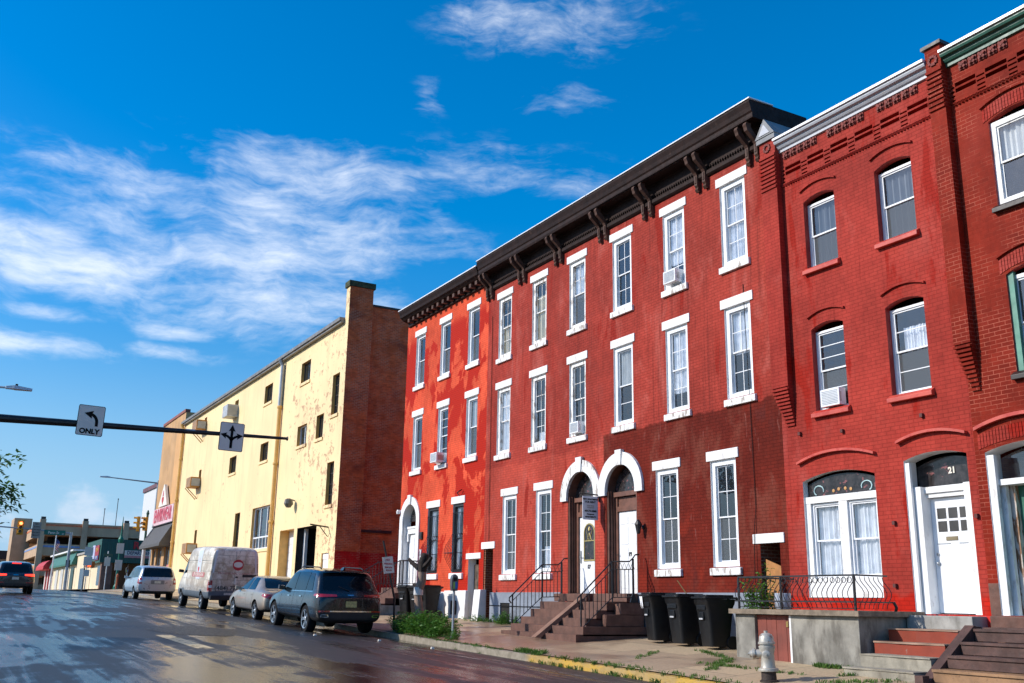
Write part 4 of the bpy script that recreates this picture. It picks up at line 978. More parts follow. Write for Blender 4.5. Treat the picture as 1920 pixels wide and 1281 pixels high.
for y, n in ((53.0, 0), (78.15, 1)):
    mb = MB(); mb.tube([(FX - .30, y + .05, 14.35), (FX - .14, y, 14.0), (FX - .14, y, 11.7)], .12, 10); p1 = mb.build('downspout', M_grey if n == 0 else M_ochre, yw)
    mb = MB(); mb.tube([(FX - .14, y, 11.7), (FX - .14, y, 2.0)], .11, 10); 
    for z in (11.6, 8.5, 5.4): mb.lathe([(.13, 0), (.15, .03), (.15, .12), (.13, .15)], (FX - .14, y, z), 10)
    mb.build('downspout', M_ochre, yw)
M_dsash = mat('dark_steel_sash', (.045, .035, .03), .5, var=.2)
def ywin(a, b, c, d, cols, rows, fm, glass=M_glass, name='window'):
    X = FX + .16; mb = MB(); f = .06
    mb.box(X, X + .06, a, a + f, c, d); mb.box(X, X + .06, b - f, b, c, d); mb.box(X, X + .06, a + f, b - f, c, c + f); mb.box(X, X + .06, a + f, b - f, d - f, d)
    for k in range(1, cols): y = a + (b - a) * k / cols; mb.box(X + .005, X + .05, y - .025, y + .025, c + f, d - f)
    for k in range(1, rows): z = c + (d - c) * k / rows; mb.box(X + .01, X + .045, a + f, b - f, z - .02, z + .02)
    w = mb.build(name, fm, yw)
    mb = MB(); mb.poly([(X + .03, a + f, c + f), (X + .03, a + f, d - f), (X + .03, b - f, d - f), (X + .03, b - f, c + f)]); mb.build('pane', glass, w, recalc=False)
    mb = MB(); mb.box(FX - .06, FX + .16, a - .08, b + .08, c - .14, c - .003); mb.build('sill', M_yel, w)
    return w
for w in rowA: ywin(*w, 2, 1, M_dsash)
for i, w in enumerate(rowB): ywin(*w, 2, 1, M_dsash if i != 0 else M_vinyl)
for w in slits: ywin(*w, 2, 4, M_dsash)
for w in small: ywin(*w, 1, 1, M_dsash)
X = FX + .14
bw_ = MB(); a, b, c, d = 53.45, 57.3, 4.15, 6.47
for y in (a, a + 1.25, a + 2.55, b - .08): bw_.box(X, X + .08, y, y + .08, c, d)
for z in (c, c + .62, d - .08): bw_.box(X + .003, X + .083, a, b, z, z + .08)
for k in range(1, 6): y = a + (b - a) * k / 6; bw_.box(X + .01, X + .06, y - .02, y + .02, c + .08, c + .62)
w = bw_.build('shop_window', M_vinyl, yw)
mb = MB(); mb.poly([(X + .05, a, c), (X + .05, a, d), (X + .05, b, d), (X + .05, b, c)]); mb.build('pane', M_glass, w, recalc=False)
mb = MB(); mb.box(FX - .06, FX + .12, a - .1, b + .1, c - .16, c - .003); mb.build('sill', M_yel, w)
mb = MB(); mb.box(FX + .50, FX + .55, 49.36, 51.69, 1.3, 4.92)
for k in range(9): mb.box(FX + .485, FX + .50, 49.37, 51.68, 1.45 + k * .4, 1.45 + k * .4 + .34)
mb.build('garage_door', M_gdoor, yw)
mb = MB(); mb.box(FX + .35, FX + .5, 48.62, 48.84, 1.3, 4.9); mb.build('door_jamb', M_white, yw)
mb = MB(); mb.box(FX + 2.5, FX + 2.6, 47.0, 47.2, 1.3, 4.9); mb.build('inside_post', mat('yellow_bollard_paint', (.45, .28, .02), .6), yw)
mb = MB(); mb.box(FX + .08, FX + .13, 44.07, 44.98, 1.5, 3.3); mb.box(FX + .06, FX + .10, 44.07, 44.98, 3.3, 3.56); mb.build('side_door', M_gdoor, yw)
mb = MB(); mb.tube([(FX - .02, 49.5, 6.32), (FX - .32, 49.5, 6.40)], .03, 6); mb.lathe([(.10, .26), (.20, .2), (.24, .0), (.12, -.18), (0, -.2)], (FX - .34, 49.5, 6.15), 10)
tag(mb.build('flood_light', mat('weathered_lamp', (.10, .10, .09), .5), None), 'dark wall flood lamp over the yellow warehouse garage doors', 'wall lamp')
mb = MB(); mb.tube([(FX, 44.3, 4.72), (FX - .9, 44.2, 4.80)], .035, 6); mb.tube([(FX - .02, 44.3, 4.3), (FX - .45, 44.25, 4.76)], .02, 6); 
tag(mb.build('sign_bracket', M_iron, None), 'empty iron sign bracket at the warehouse corner', 'bracket')
mb = MB(); mb.box(16.2, 18.4, 43.52, 43.64, 4.52, 4.64); tag(mb.build('iron_beam', M_iron, None), 'rusty black iron beam fixed along the brick side wall of the warehouse', 'beam')
M_yac = mat('yellow_painted_casing', (.42, .19, .03), .6, var=.2)
ac_unit(63.1, 12.60, 'grey air conditioner bracketed under a top window of the yellow warehouse', 1.2, .75, .7, m=mat('grey_casing', (.5, .52, .54), .5), group=None)
def shelf_ac(y, z, label):
    r_ = ac_unit(y, z, label, 1.4, .68, .7, m=M_yac, group='yellow painted air conditioners')
    for d_ in (0, .6):
        mb = MB(); mb.tube([(FX - .75, y + d_, z - .02), (FX, y + d_, z - .75)], .03, 5); mb.build('bracket', M_yac, r_)
shelf_ac(71.7, 12.95, 'yellow painted air conditioner highest on the warehouse wall, behind the mast arm')
shelf_ac(71.9, 8.95, 'yellow painted air conditioner at mid height on the far end of the warehouse')
shelf_ac(71.2, 4.40, 'yellow painted air conditioner lowest on the warehouse wall, just above the van')

# ------------------------------------------------------------------ tan shop with red lettered sign and dark awning
tb = thing('shop_building', (FX, 82.6, 2.1), 'tan stucco shop with dark slanted awning and pink lettered sign band', 'shop')
M_tan = mat('tan_stucco', (.52, .30, .13), .75, var=.16, vs=.5, bump=.1, dirt=((.33, .18, .09), (1.2, 1.2, .3), .5, .2, .6))
M_tanl = mat('orange_stucco', (.66, .36, .14), .75, var=.08, vs=.5)
mb = MB(); wall(mb, 78.45, 86.85, 1.7, 15.4, [(79.3, 81.5, 2.9, 5.3), (82.6, 84.6, 2.9, 5.3), (85.2, 86.3, 2.2, 5.2)])
mb.poly([(FX, 78.45, 1.7), (35, 78.45, 1.7), (35, 78.45, 15.4), (FX, 78.45, 15.4)]); mb.poly([(FX, 86.85, 1.7), (FX, 86.85, 15.4), (35, 86.85, 15.4), (35, 86.85, 1.7)]); mb.poly([(35, 78.4, 1.7), (35, 86.8, 1.7), (35, 86.8, 15.4), (35, 78.4, 15.4)])
mb.build('wall', [M_tan, M_tanl], tb, recalc=False)
mb = MB(); mb.box(FX - .012, FX - .002, 78.46, 81.2, 8.5, 14.1); mb.build('orange_panel', M_tanl, tb)
mb = MB(); mb.box(FX - .08, FX + .3, 78.4, 86.9, 15.4, 15.62); mb.build('coping', mat('red_coping_tile', (.26, .08, .06), .7), tb)
mb = MB(); mb.box(FX + .1, 34.9, 78.5, 86.8, 15.1, 15.3); mb.build('roof', M_roof, tb)
for a, b, c, d in ((79.3, 81.5, 2.9, 5.3), (82.6, 84.6, 2.9, 5.3), (85.2, 86.3, 2.2, 5.2)):
    mb = MB(); X = FX + .12
    for y in (a, (a + b) / 2 - .03, b - .06): mb.box(X, X + .06, y, y + .06, c, d)
    mb.box(X, X + .06, a, b, c, c + .06); mb.box(X, X + .06, a, b, d - .06, d); w = mb.build('shop_window' if b < 85 else 'shop_door', M_grey, tb)
    mb = MB(); mb.poly([(X + .03, a, c), (X + .03, a, d), (X + .03, b, d), (X + .03, b, c)]); mb.build('pane', M_glass, w, recalc=False)
for y in (80.3, 83.4):
    mb = MB(); mb.box(FX + .10, FX + .115, y - .35, y + .35, 3.3, 3.9); mb.build('window_poster', mat('red_white_poster', (.6, .2, .2), .6, var=.6, vs=5), tb)
aw = MB(); p = 1.0
aw.prism([(FX, 5.25), (FX - p, 5.22), (FX - p, 5.42), (FX - .1, 6.98), (FX, 6.98)], 1, 78.55, 86.7); aw.build('awning', mat('charcoal_awning_cloth', (.085, .085, .088), .85, var=.12), tb)
sb = thing('shop_sign', (FX, 82.5, 7.1), 'long pink sign band with red raised letters above the dark awning', 'shop sign')
mb = MB(); mb.box(FX - .22, FX - .02, 78.6, 86.3, 7.06, 8.38); mb.build('board', mat('pink_sign_board', (.74, .52, .55), .5, var=.1), sb)
mb = MB(); mb.box(FX - .25, FX, 78.55, 86.35, 6.99, 7.057); mb.build('frame', M_blackmetal, sb)
text('lettering', 'ENVIRWEAR', 1.42, mat('rose_red_letters', (.62, .10, .14), .5), sb, (FX - .24, 82.45, 7.74), FACE_X, .015, .025, .86)
tri = thing('triangle_sign', (FX, 82.5, 8.5), 'white triangular sign with a red letter and heart standing on the sign band', 'sign')
mb = MB(); mb.prism([(80.9, 8.45), (84.2, 8.45), (82.7, 10.15), (82.45, 10.15)], 0, FX - .30, FX - .10); mb.build('board', M_signw, tri)
text('lettering', 'A', .6, mat('rose_red_letter', (.65, .08, .16), .5), tri, (FX - .31, 82.58, 9.42), FACE_X, .01, .02)
mb = MB(); hp = []
for i in range(24):
    a = 2 * math.pi * i / 24; hp.append((82.6 + .022 * 16 * math.sin(a) ** 3, 8.92 + .022 * (13 * math.cos(a) - 5 * math.cos(2 * a) - 2 * math.cos(3 * a) - math.cos(4 * a))))
mb.prism(hp, 0, FX - .325, FX - .301); mb.build('heart', M_red, tri)

# white-sided building and the green shop beyond Penn Street
wbld = thing('sided_building', (20, 115.5, 2.2), 'tall white clapboard wall standing behind the tan shop', 'building')
m, t, b = new_mat('white_clapboard')
g = nd(t, 'SeparateXYZ', {0: nd(t, 'NewGeometry').outputs['Position']})
fr = mth(t, 'FRACT', mth(t, 'MULTIPLY', g.outputs[2], 1 / .3))
b.inputs['Base Color'].default_value = (.80, .80, .80, 1); b.inputs['Roughness'].default_value = .5
bn = nd(t, 'Bump', {'Height': fr, 'Strength': 1.0, 'Distance': .06}); t.links.new(bn.outputs[0], b.inputs['Normal'])
M_clap = m
mb = MB(); mb.box(20, 34, 111.2, 119.3, 1.8, 12.85); mb.build('wall', M_clap, wbld)
mb = MB(); mb.box(19.85, 34, 111.1, 119.4, 12.86, 13.3); mb.build('coping', mat('maroon_coping', (.14, .05, .06), .6, var=.3, vs=1), wbld)
gs = thing('corner_shop', (15.3, 112, 2.2), 'green metal fronted corner shop with a DEPARTMENT banner', 'shop')
m, t, b = new_mat('green_ribbed_metal')
g = nd(t, 'NewGeometry'); s_ = nd(t, 'SeparateXYZ', {0: g.outputs['Position']})
w_ = mth(t, 'SINE', mth(t, 'MULTIPLY', mth(t, 'ADD', s_.outputs[0], s_.outputs[1]), 14))
b.inputs['Base Color'].default_value = (.008, .085, .065, 1); b.inputs['Roughness'].default_value = .5
bn = nd(t, 'Bump', {'Height': w_, 'Strength': .7, 'Distance': .04}); t.links.new(bn.outputs[0], b.inputs['Normal'])
M_gmetal = m
M_cream = mat('cream_stucco', (.74, .62, .42), .7, var=.08, vs=.5)
mb = MB(); mb.box(15.0, 20.6, 110.9, 121.5, 4.85, 7.2); mb.build('fascia', M_gmetal, gs)
mb = MB(); mb.box(15.6, 20.5, 112.8, 121.3, 1.9, 4.85); mb.build('wall', M_cream, gs)
mb = MB(); mb.box(15.25, 16.3, 111.1, 111.9, 1.9, 4.85); mb.build('corner_pier', mat('brown_brick_pier', (.20, .11, .08), .8, var=.2), gs)
mb = MB(); mb.box(16.3, 20.4, 112.6, 112.79, 2.0, 4.8); mb.box(15.57, 15.59, 114.2, 116.2, 2.6, 4.6); mb.build('shop_glazing', mat('dark_shop_glass', (.02, .025, .03), .08), gs)
for x_ in (16.9, 18.0, 19.2):
    mb = MB(); mb.box(x_, x_ + .08, 112.55, 112.6, 2.0, 4.8); mb.build('mullion', M_white, gs)
bn_ = thing('banner', (18.6, 110.85, 5.9), 'white and red DEPARTMENT banner across the green shop fascia', 'banner')
mb = MB(); mb.box(17.3, 20.4, 110.83, 110.87, 5.62, 6.12); mb.build('board', M_signw, bn_)
mb = MB(); mb.box(17.3, 20.4, 110.83, 110.87, 5.38, 5.615); mb.build('red_strip', mat('banner_pink', (.62, .25, .25), .5), bn_)
text('lettering', 'DEPARTMENT', .50, mat('banner_ink', (.03, .04, .10), .5), bn_, (18.85, 110.82, 5.87), FACE_Y, .005, .012, .84)
rs = text('shop_letters', 'R', 1.0, M_red, None, (18.4, 110.87, 6.62), FACE_Y, .02, .04); tag(rs, 'big red letter R on the green shop fascia', 'sign letter')
rs = text('shop_letters', 'S', .6, M_red, None, (19.55, 110.87, 6.5), FACE_Y, .02, .04); tag(rs, 'small red letter beside the big R on the green shop fascia', 'sign letter')
sg = thing('shop_sign', (14.9, 113.5, 5.6), 'red and blue shop sign on the street side of the green fascia', 'shop sign')
mb = MB(); mb.box(14.9, 14.99, 111.6, 114.3, 5.1, 6.6); mb.build('board', mat('red_shop_board', (.34, .02, .03), .5), sg)
mb = MB(); mb.box(14.88, 14.9, 111.7, 114.2, 5.15, 5.55); mb.build('blue_strip', mat('blue_strip_paint', (.03, .05, .22), .5), sg)
mb = MB(); mb.box(14.9, 14.99, 114.5, 116.4, 5.3, 6.7); mb.build('pale_board', mat('pale_blue_board', (.45, .48, .66), .5), sg)
text('lettering', 'ATM', .40, M_signw, sg, (14.87, 112.95, 5.36), FACE_X, .004, .01)
text('lettering', 'OPEN', .55, mat('gold_letters', (.6, .35, .03), .5), sg, (14.89, 112.95, 6.15), FACE_X, .004, .01)

# low cream shops further up the right side
cs = thing('low_shop', (15.6, 130, 2.2), 'low cream stucco shop next to the green corner shop', 'shop', 'low shops past the intersection')
mb = MB(); mb.box(15.6, 24, 121.6, 134, 1.9, 6.2); mb.build('wall', M_cream, cs)
mb = MB(); mb.box(15.45, 24, 121.5, 134.1, 6.21, 6.45); mb.build('coping', mat('weathered_coping', (.35, .33, .30), .7), cs)
mb = MB(); mb.box(15.5, 15.59, 126, 130, 2.1, 4.6); mb.build('shop_window', mat('dark_shop_glass_2', (.03, .04, .05), .1), cs)
cs = thing('low_shop', (15.0, 148, 2.2), 'low cream shop with deep green roof fascia and garage openings', 'shop', 'low shops past the intersection')
mb = MB(); mb.box(15.6, 25, 134.2, 160, 1.9, 5.3); mb.build('wall', M_cream, cs)
mb = MB(); mb.prism([(15.0, 5.2), (15.0, 5.4), (15.5, 6.8), (25, 6.8), (25, 5.2)], 1, 134.2, 160); mb.build('green_roof_fascia', mat('green_fascia', (.02, .14, .10), .5), cs)
mb = MB(); mb.box(14.95, 25, 134.1, 160.1, 6.81, 7.0); mb.build('roof_edge', M_white, cs)
for y_ in (136, 141, 147, 153):
    mb = MB(); mb.box(15.5, 15.59, y_, y_ + 3, 2.1, 4.9); mb.build('garage_door', mat('shutter_grey', (.5, .5, .48), .6) if y_ % 2 else mat('dark_green_shutter', (.03, .07, .06), .5), cs)
cs = thing('low_shop', (14.5, 165, 2.2), 'low red and white shop with red barrel awning beside the garage', 'shop', 'low shops past the intersection')
mb = MB(); mb.box(15.6, 25, 160.3, 172, 1.9, 5.4); mb.build('wall', mat('pale_shop_wall', (.62, .58, .55), .7), cs)
aw = MB(); aw.prism([(15.59, 5.1), (14.2, 5.1), (14.25, 5.6), (14.6, 6.1), (15.0, 6.4), (15.59, 6.5)], 1, 160.5, 172); aw.build('awning', mat('red_awning', (.50, .02, .025), .6), cs)
for y_ in (161, 164.6, 168.2):
    mb = MB(); mb.box(15.45, 15.59, y_, y_ + .9, 2, 5.1); mb.build('red_pier', mat('red_pier_paint', (.35, .03, .04), .6), cs)

# parking garage
pg = thing('parking_garage', (15, 186, 2.3), 'brown concrete parking garage with dark open decks at the end of the street', 'parking garage')
M_gar = mat('brown_concrete', (.50, .34, .21), .8, var=.12, vs=.4, dirt=((.32, .21, .13), (.6, .6, .2), .5, .2, .6))
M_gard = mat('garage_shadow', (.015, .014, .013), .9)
M_gored = mat('orange_deck_stripe', (.60, .16, .06), .6); M_gblue = mat('blue_deck_stripe', (.18, .28, .50), .6)
for z0, z1, st in ((11.3, 13.3, M_gored), (7.9, 9.8, M_gblue), (4.6, 6.4, M_gored), (2.2, 3.2, None)):
    mb = MB(); mb.box(15.3, 75, 185.0, 185.6, z0, z1); mb.box(15.3, 15.9, 185.61, 214, z0, z1); mb.box(15.9, 75, 185.61, 240, z0, z0 + .3)
    s = mb.build('deck', M_gar, pg)
    if st:
        mb = MB(); mb.box(15.27, 75, 184.95, 184.995, z1 - .55, z1 - .25); mb.box(15.25, 15.295, 185.0, 214, z1 - .55, z1 - .25); mb.build('deck_stripe', st, s)
for x_ in (15.0, 21.6, 28.2, 36, 44):
    mb = MB(); mb.box(x_, x_ + .9, 184.5, 185.3, 2.0, 13.8); mb.build('column', M_gar, pg)
    mb = MB(); mb.box(x_ + .1, x_ + .8, 184.6, 185.2, 13.8, 14.2); mb.build('column_cap', M_blackmetal, pg)
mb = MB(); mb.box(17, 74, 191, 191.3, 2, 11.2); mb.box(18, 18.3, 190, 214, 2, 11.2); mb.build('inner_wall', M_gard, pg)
mb = MB(); mb.box(12.9, 16.0, 214, 222, 2.0, 15.7); mb.build('stair_tower', M_gar, pg)
fb = thing('far_building', (8, 235, 2.4), 'low brown office block behind the stair tower, far end of street', 'building')
mb = MB(); mb.box(4, 13.5, 232, 250, 2, 8.5); mb.build('wall', M_gar, fb)
mb = MB(); mb.box(3.8, 13.6, 231.8, 250, 8.51, 10.2); mb.build('roof', mat('dark_brown_roof', (.06, .04, .035), .8), fb)
mb = MB(); mb.box(5, 12.5, 231.9, 231.99, 4, 6); mb.build('window_band', M_dark, fb)
for x_, h_ in ((26.2, 16.8), (28.3, 18.7)):
    mb = MB(); mb.tube([(x_, 195, 11.5), (x_, 195, h_)], .06, 6); mb.lathe([(.0, 0), (.10, .02), (.10, .2), (0, .25)], (x_, 195, h_ - .1), 8)
    tag(mb.build('antenna', M_blackmetal), ('shorter' if h_ < 17 else 'taller') + ' thin whip antenna on the parking garage roof', 'antenna', 'garage roof antennas')
# ------------------------------------------------------------------ stoops, rails, porch
st = thing('stoop', (15, 22.1, .7), 'wide worn brownstone stoop leading up to the twin arched doors', 'steps')
tops = [.80, .98, 1.165, 1.36, 1.56]; xf = [13.42, 13.62, 13.92, 14.22, 14.52]
def rough_slab(mb, x0, x1, y0, y1, z0, z1, j=.02):
    r = lambda: random.uniform(-j, j)
    n = 5; ys_ = [y0 + (y1 - y0) * i / n for i in range(n + 1)]; pr = [(r(), r() * .6) for _ in ys_]
    for i in range(n):
        (a, c), (b, d) = pr[i], pr[i + 1]
        mb.hexa([(x0 + a, ys_[i], z0), (x1, ys_[i], z0), (x1, ys_[i + 1], z0), (x0 + b, ys_[i + 1], z0), (x0 + a * .6, ys_[i], z1 + c), (x1, ys_[i], z1 + c * .3), (x1, ys_[i + 1], z1 + d * .3), (x0 + b * .6, ys_[i + 1], z1 + d)])
for i, (z1, x0) in enumerate(zip(tops, xf)):
    mb = MB(); y0 = 20.42 if i < 2 else 20.72
    rough_slab(mb, x0, FX - .062 if i else FX - .07, y0, 24.02 - (.0 if i == 0 else .16), .2 if i == 0 else tops[i - 1] - .03, z1, .012)
    mb.build('tread', M_stone, st, recalc=True)
for (x0, x1, z0, z1) in ((14.35, 15.45, .99, 1.26), (14.75, 15.5, 1.27, 1.53)):
    mb = MB(); rough_slab(mb, x0, x1, 20.47, 20.715, z0, z1, .03); mb.build('broken_block', M_stone, st)
mb = MB(); mb.box(15.18, FX + .0 - .003, 22.60, 24.2, 1.57, 1.775); mb.box(15.18, FX - .003, 20.80, 22.28, 1.57, 1.775); mb.build('door_sill', M_stone, st, bevel=.015)
mb = MB(); mb.hexa([(13.22, 21.84, .72), (13.36, 21.84, .70), (13.36, 22.02, .70), (13.22, 22.02, .72), (14.50, 21.84, 1.60), (14.60, 21.84, 1.585), (14.60, 22.02, 1.585), (14.50, 22.02, 1.60)])
mb = MB(); mb.prism([(13.15, .70), (13.30, .68), (14.62, 1.585), (14.62, 1.63), (14.52, 1.645)], 1, 21.82, 22.02); mb.build('slanted_curb', mat('worn_sandstone', (.24, .13, .085), .75, var=.2, bump=.2), st)
def handrail(y, label, knee=14.62, zk=2.53):
    r_ = thing('hand_rail', (13.7, y, .8), label, 'handrail', 'iron handrails of the stoop')
    g0 = zwalk(13.7, y) if y > 22 else .66
    for bx in ((13.685, 13.715, y - .015, y + .015, g0 - .05, 1.74), (15.235, 15.275, y - .02, y + .02, 1.55, 2.62), (knee - .012, knee + .012, y - .012, y + .012, 1.55, zk)):
        mb = MB(); mb.box(*bx); mb.build('post', M_iron, r_)
    mb = MB(); mb.prism([(15.15, 1.56), (15.255, 1.85), (15.36, 1.56)], 1, y - .012, y + .012); mb.build('foot_brace', M_iron, r_)
    mb = MB(); zs_ = 1.72
    mb.tube([(13.66, y, 1.50), (13.60, y, 1.56), (13.60, y, 1.64), (13.7, y, zs_), (knee, y, zk), (15.15, y, zk + .02), (15.25, y, zk + .10), (15.33, y, zk + .19), (15.45, y, zk + .20)], .019, 6); mb.build('top_rail', M_iron, r_)
    mb = MB(); mb.tube([(13.7, y, zs_ - .16), (knee, y, zk - .18), (15.25, y, zk - .17)], .012, 5); mb.tube([(13.7, y, zs_ - .80), (knee, y, zk - .86), (15.25, y, zk - .84)], .013, 5); mb.build('lower_rail', M_iron, r_)
    mb = MB()
    for k in range(1, 13):
        x = 13.7 + k * .1185
        zt = zs_ - .16 + (x - 13.7) / (knee - 13.7) * (zk - .02 - zs_) if x < knee else zk - .175; zb_ = zs_ - .80 + (x - 13.7) / (knee - 13.7) * (zk - zs_ - .06) if x < knee else zk - .85
        mb.box(x - .007, x + .007, y - .007, y + .007, zb_, zt)
    mb.build('balusters', M_iron, r_)
    mb = MB()
    for k in range(5):
        x = knee + .06 + k * .125; mb.tube([(x, y, zk - .16), (x + .03, y, zk - .07), (x + .06, y, zk - .02), (x + .09, y, zk - .07), (x + .12, y, zk - .16)], .006, 4)
    mb.build('scrollwork', M_iron, r_)
handrail(23.93, 'black iron handrail on the left side of the brownstone stoop'); handrail(20.62, 'black iron handrail on the right side of the brownstone stoop')

# porch of house 21 and its railing
M_pconc = mat('stained_cement', (.25, .235, .20), .85, var=.3, vs=2.2, bump=.4, bs=35, dirt=((.085, .075, .06), (2.2, 2.2, .8), .46, .18, .8))
po = thing('porch', (14.6, 14.0, .5), 'grey cement porch with stone ledge and small dark red cellar door', 'porch')
mb = MB(); mb.box(14.0, FX - .003, 12.47, 14.10, .2, 1.37); mb.box(14.0, FX - .003, 15.02, 15.56, .2, 1.37); mb.box(14.16, FX - .003, 14.1, 15.02, .2, 1.37); mb.build('wall', M_pconc, po, bevel=.01)
mb = MB(); rough_slab(mb, 13.9, FX - .004, 12.37, 15.64, 1.372, 1.465, .008); mb.build('ledge', mat('rough_ledge_stone', (.22, .17, .12), .85, var=.3, vs=6, bump=.5, bs=22), po)
M_cdoor = mat('dark_red_boards', (.19, .042, .026), .65, var=.2)
mb = MB()
for k in range(7): mb.box(14.06 - (.004 if k % 2 else 0), 14.10, 14.11 + k * .130, 14.11 + k * .130 + .124, .34, 1.355)
d_ = mb.build('cellar_door', M_cdoor, po)
mb = MB(); mb.box(14.03, 14.06, 14.17, 14.22, 1.15, 1.25); mb.build('padlock', mat('brass_padlock', (.5, .35, .12), .4, .7), d_)
mb = MB(); mb.box(13.995, 14.06, 14.06, 14.105, .3, 1.365); mb.build('door_jamb', M_white, po)
pr_ = thing('porch_railing', (14, 14, 1.47), 'black wrought iron porch railing with bellied bars before the stained glass bay', 'railing')
def belly(f): return .0 - .15 * math.sin(math.pi * min(1, f * 1.05)) ** 2 * (1 if f < .8 else .6) + .06 * f
RX = 14.02
mb = MB()
n = 24
for k in range(n + 1):
    y = 12.60 + (15.45 - 12.60) * k / n
    mb.tube([(RX + belly(f / 8) + .02, y, 1.50 + .55 * f / 8) for f in range(9)], .0075, 5)
mb.build('bars', M_iron, pr_)
mb = MB(); mb.box(RX + .02, RX + .06, 12.55, 15.5, 2.055, 2.085); mb.box(RX - .09, RX - .07, 12.5, 15.48, 1.60, 1.625); mb.box(RX + .02, RX + .05, 12.5, 15.5, 1.495, 1.51)
mb.tube([(RX + .04, 15.48, 2.07), (FX - .05, 15.48, 2.07)], .016, 5); mb.tube([(RX + .04, 15.48, 1.62), (FX - .05, 15.48, 1.62)], .012, 5); mb.build('rails', M_iron, pr_)
for y_ in (12.53, 14.30, 15.46):
    mb = MB(); mb.box(RX + .0, RX + .035, y_, y_ + .035, 1.465, 2.06); mb.build('post', M_iron, pr_)
mb = MB(); mb.tube([(14.86, 12.42, 1.62), (14.90, 12.40, 1.53), (14.93, 12.45, 1.46)], .028, 6); mb.build('end_stay', M_iron, pr_)
mb = MB()
for k in range(9):
    y = 13.2 + k * .13; mb.tube([(RX + .03, y + .05 * math.cos(a), 1.99 + .05 * math.sin(a)) for a in [x * .7 for x in range(10)]], .007, 4)
for k in range(4):
    y = 12.66 + k * .13; mb.tube([(RX + .03, y + .05 * math.cos(a), 1.99 + .05 * math.sin(a)) for a in [x * .7 for x in range(10)]], .007, 4)
mb.build('scrollwork', M_iron, pr_)
mb = MB()
for k in range(7):
    x_ = RX + .10 + k * .115; mb.tube([(x_, 12.53 + belly(f / 8) + .0, 1.50 + .55 * f / 8) for f in range(9)], .0075, 5)
mb.build('return_bars', M_iron, pr_)
mb = MB(); mb.box(RX + .03, RX + .84, 12.515, 12.545, 2.055, 2.085); mb.box(RX - .05, RX + .86, 12.43, 12.45, 1.60, 1.625); mb.build('return_rails', M_iron, pr_)
mb = MB(); mb.lathe([(.13, 1.47), (.15, 1.50), (.16, 1.75), (.15, 1.77), (.0, 1.775)], (14.5, 14.75, 0), 14); tag(mb.build('bucket', mat('grey_plastic', (.33, .36, .42), .45), smooth=True), 'grey plastic bucket standing behind the porch railing', 'bucket')

# steps of 21
M_pconc2 = mat('worn_step_cement', (.30, .27, .21), .85, var=.25, vs=3, bump=.3, bs=35, dirt=((.14, .12, .09), (3, 3, 2), .5, .2, .7))
s21 = thing('stoop', (14.4, 11.6, .5), 'short stoop with red painted upper steps and bare concrete lower steps', 'steps')
M_redstep = mat('red_step_paint', (.24, .030, .008), .6, var=.15, dirt=((.25, .22, .18), (5, 5, 5), .66, .06, .7), bump=.1)
for i, (x0, z1, mm) in enumerate(((13.45, .565, M_pconc2), (13.86, .77, M_pconc2), (14.23, .97, M_redstep), (14.60, 1.185, M_redstep))):
    mb = MB(); rough_slab(mb, x0, 15.16, 10.96, 12.36, .1 if i == 0 else .2, z1 - .025, .012); mb.build('riser', mm, s21)
    mb = MB(); rough_slab(mb, x0 - .02, 15.16, 10.96, 12.37, z1 - .024, z1, .010); mb.build('tread', M_pconc2 if i < 2 else mat('worn_tread', (.30, .19, .13), .7, var=.25), s21)
s23 = thing('wooden_steps', (14.2, 9.6, .4), 'weathered brown timber steps with slanting side board at the right edge', 'steps')
M_timber = mat('weathered_timber', (.085, .043, .034), .75, var=.3, vs=3, dirt=((.05, .03, .025), (2, 14, 14), .52, .15, .6), bump=.25, bs=18)
M_timber2 = mat('new_timber', (.28, .155, .075), .7, var=.25, vs=4, dirt=((.12, .06, .03), (2, 14, 14), .55, .15, .6))
for i in range(5):
    x0 = 13.25 + i * .36; z1 = .42 + .20 * i
    mb = MB(); mb.box(x0, x0 + .05, 8.4, 10.74, z1 - .19, z1 - .04); mb.build('riser', M_timber2 if i == 1 else M_timber, s23)
    mb = MB(); mb.box(x0 - .03, x0 + .38, 8.4, 10.74, z1 - .04, z1); mb.build('tread', M_timber2 if i == 1 else M_timber, s23)
mb = MB(); mb.prism([(13.35, .30), (13.50, .24), (14.82, 1.12), (14.82, 1.24), (14.72, 1.27)], 1, 10.76, 10.93); mb.build('side_board', M_timber, s23)
mb = MB(); mb.box(13.40, 13.55, 10.77, 10.92, .0, .52); mb.build('newel', M_timber, s23)
mb = MB(); mb.box(14.78, 14.92, 10.77, 10.92, .2, 1.25); mb.build('newel', M_timber, s23)
mb = MB(); mb.box(14.9, FX - .21, 8.4, 10.74, 1.05, 1.24); mb.build('landing', M_timber, s23)

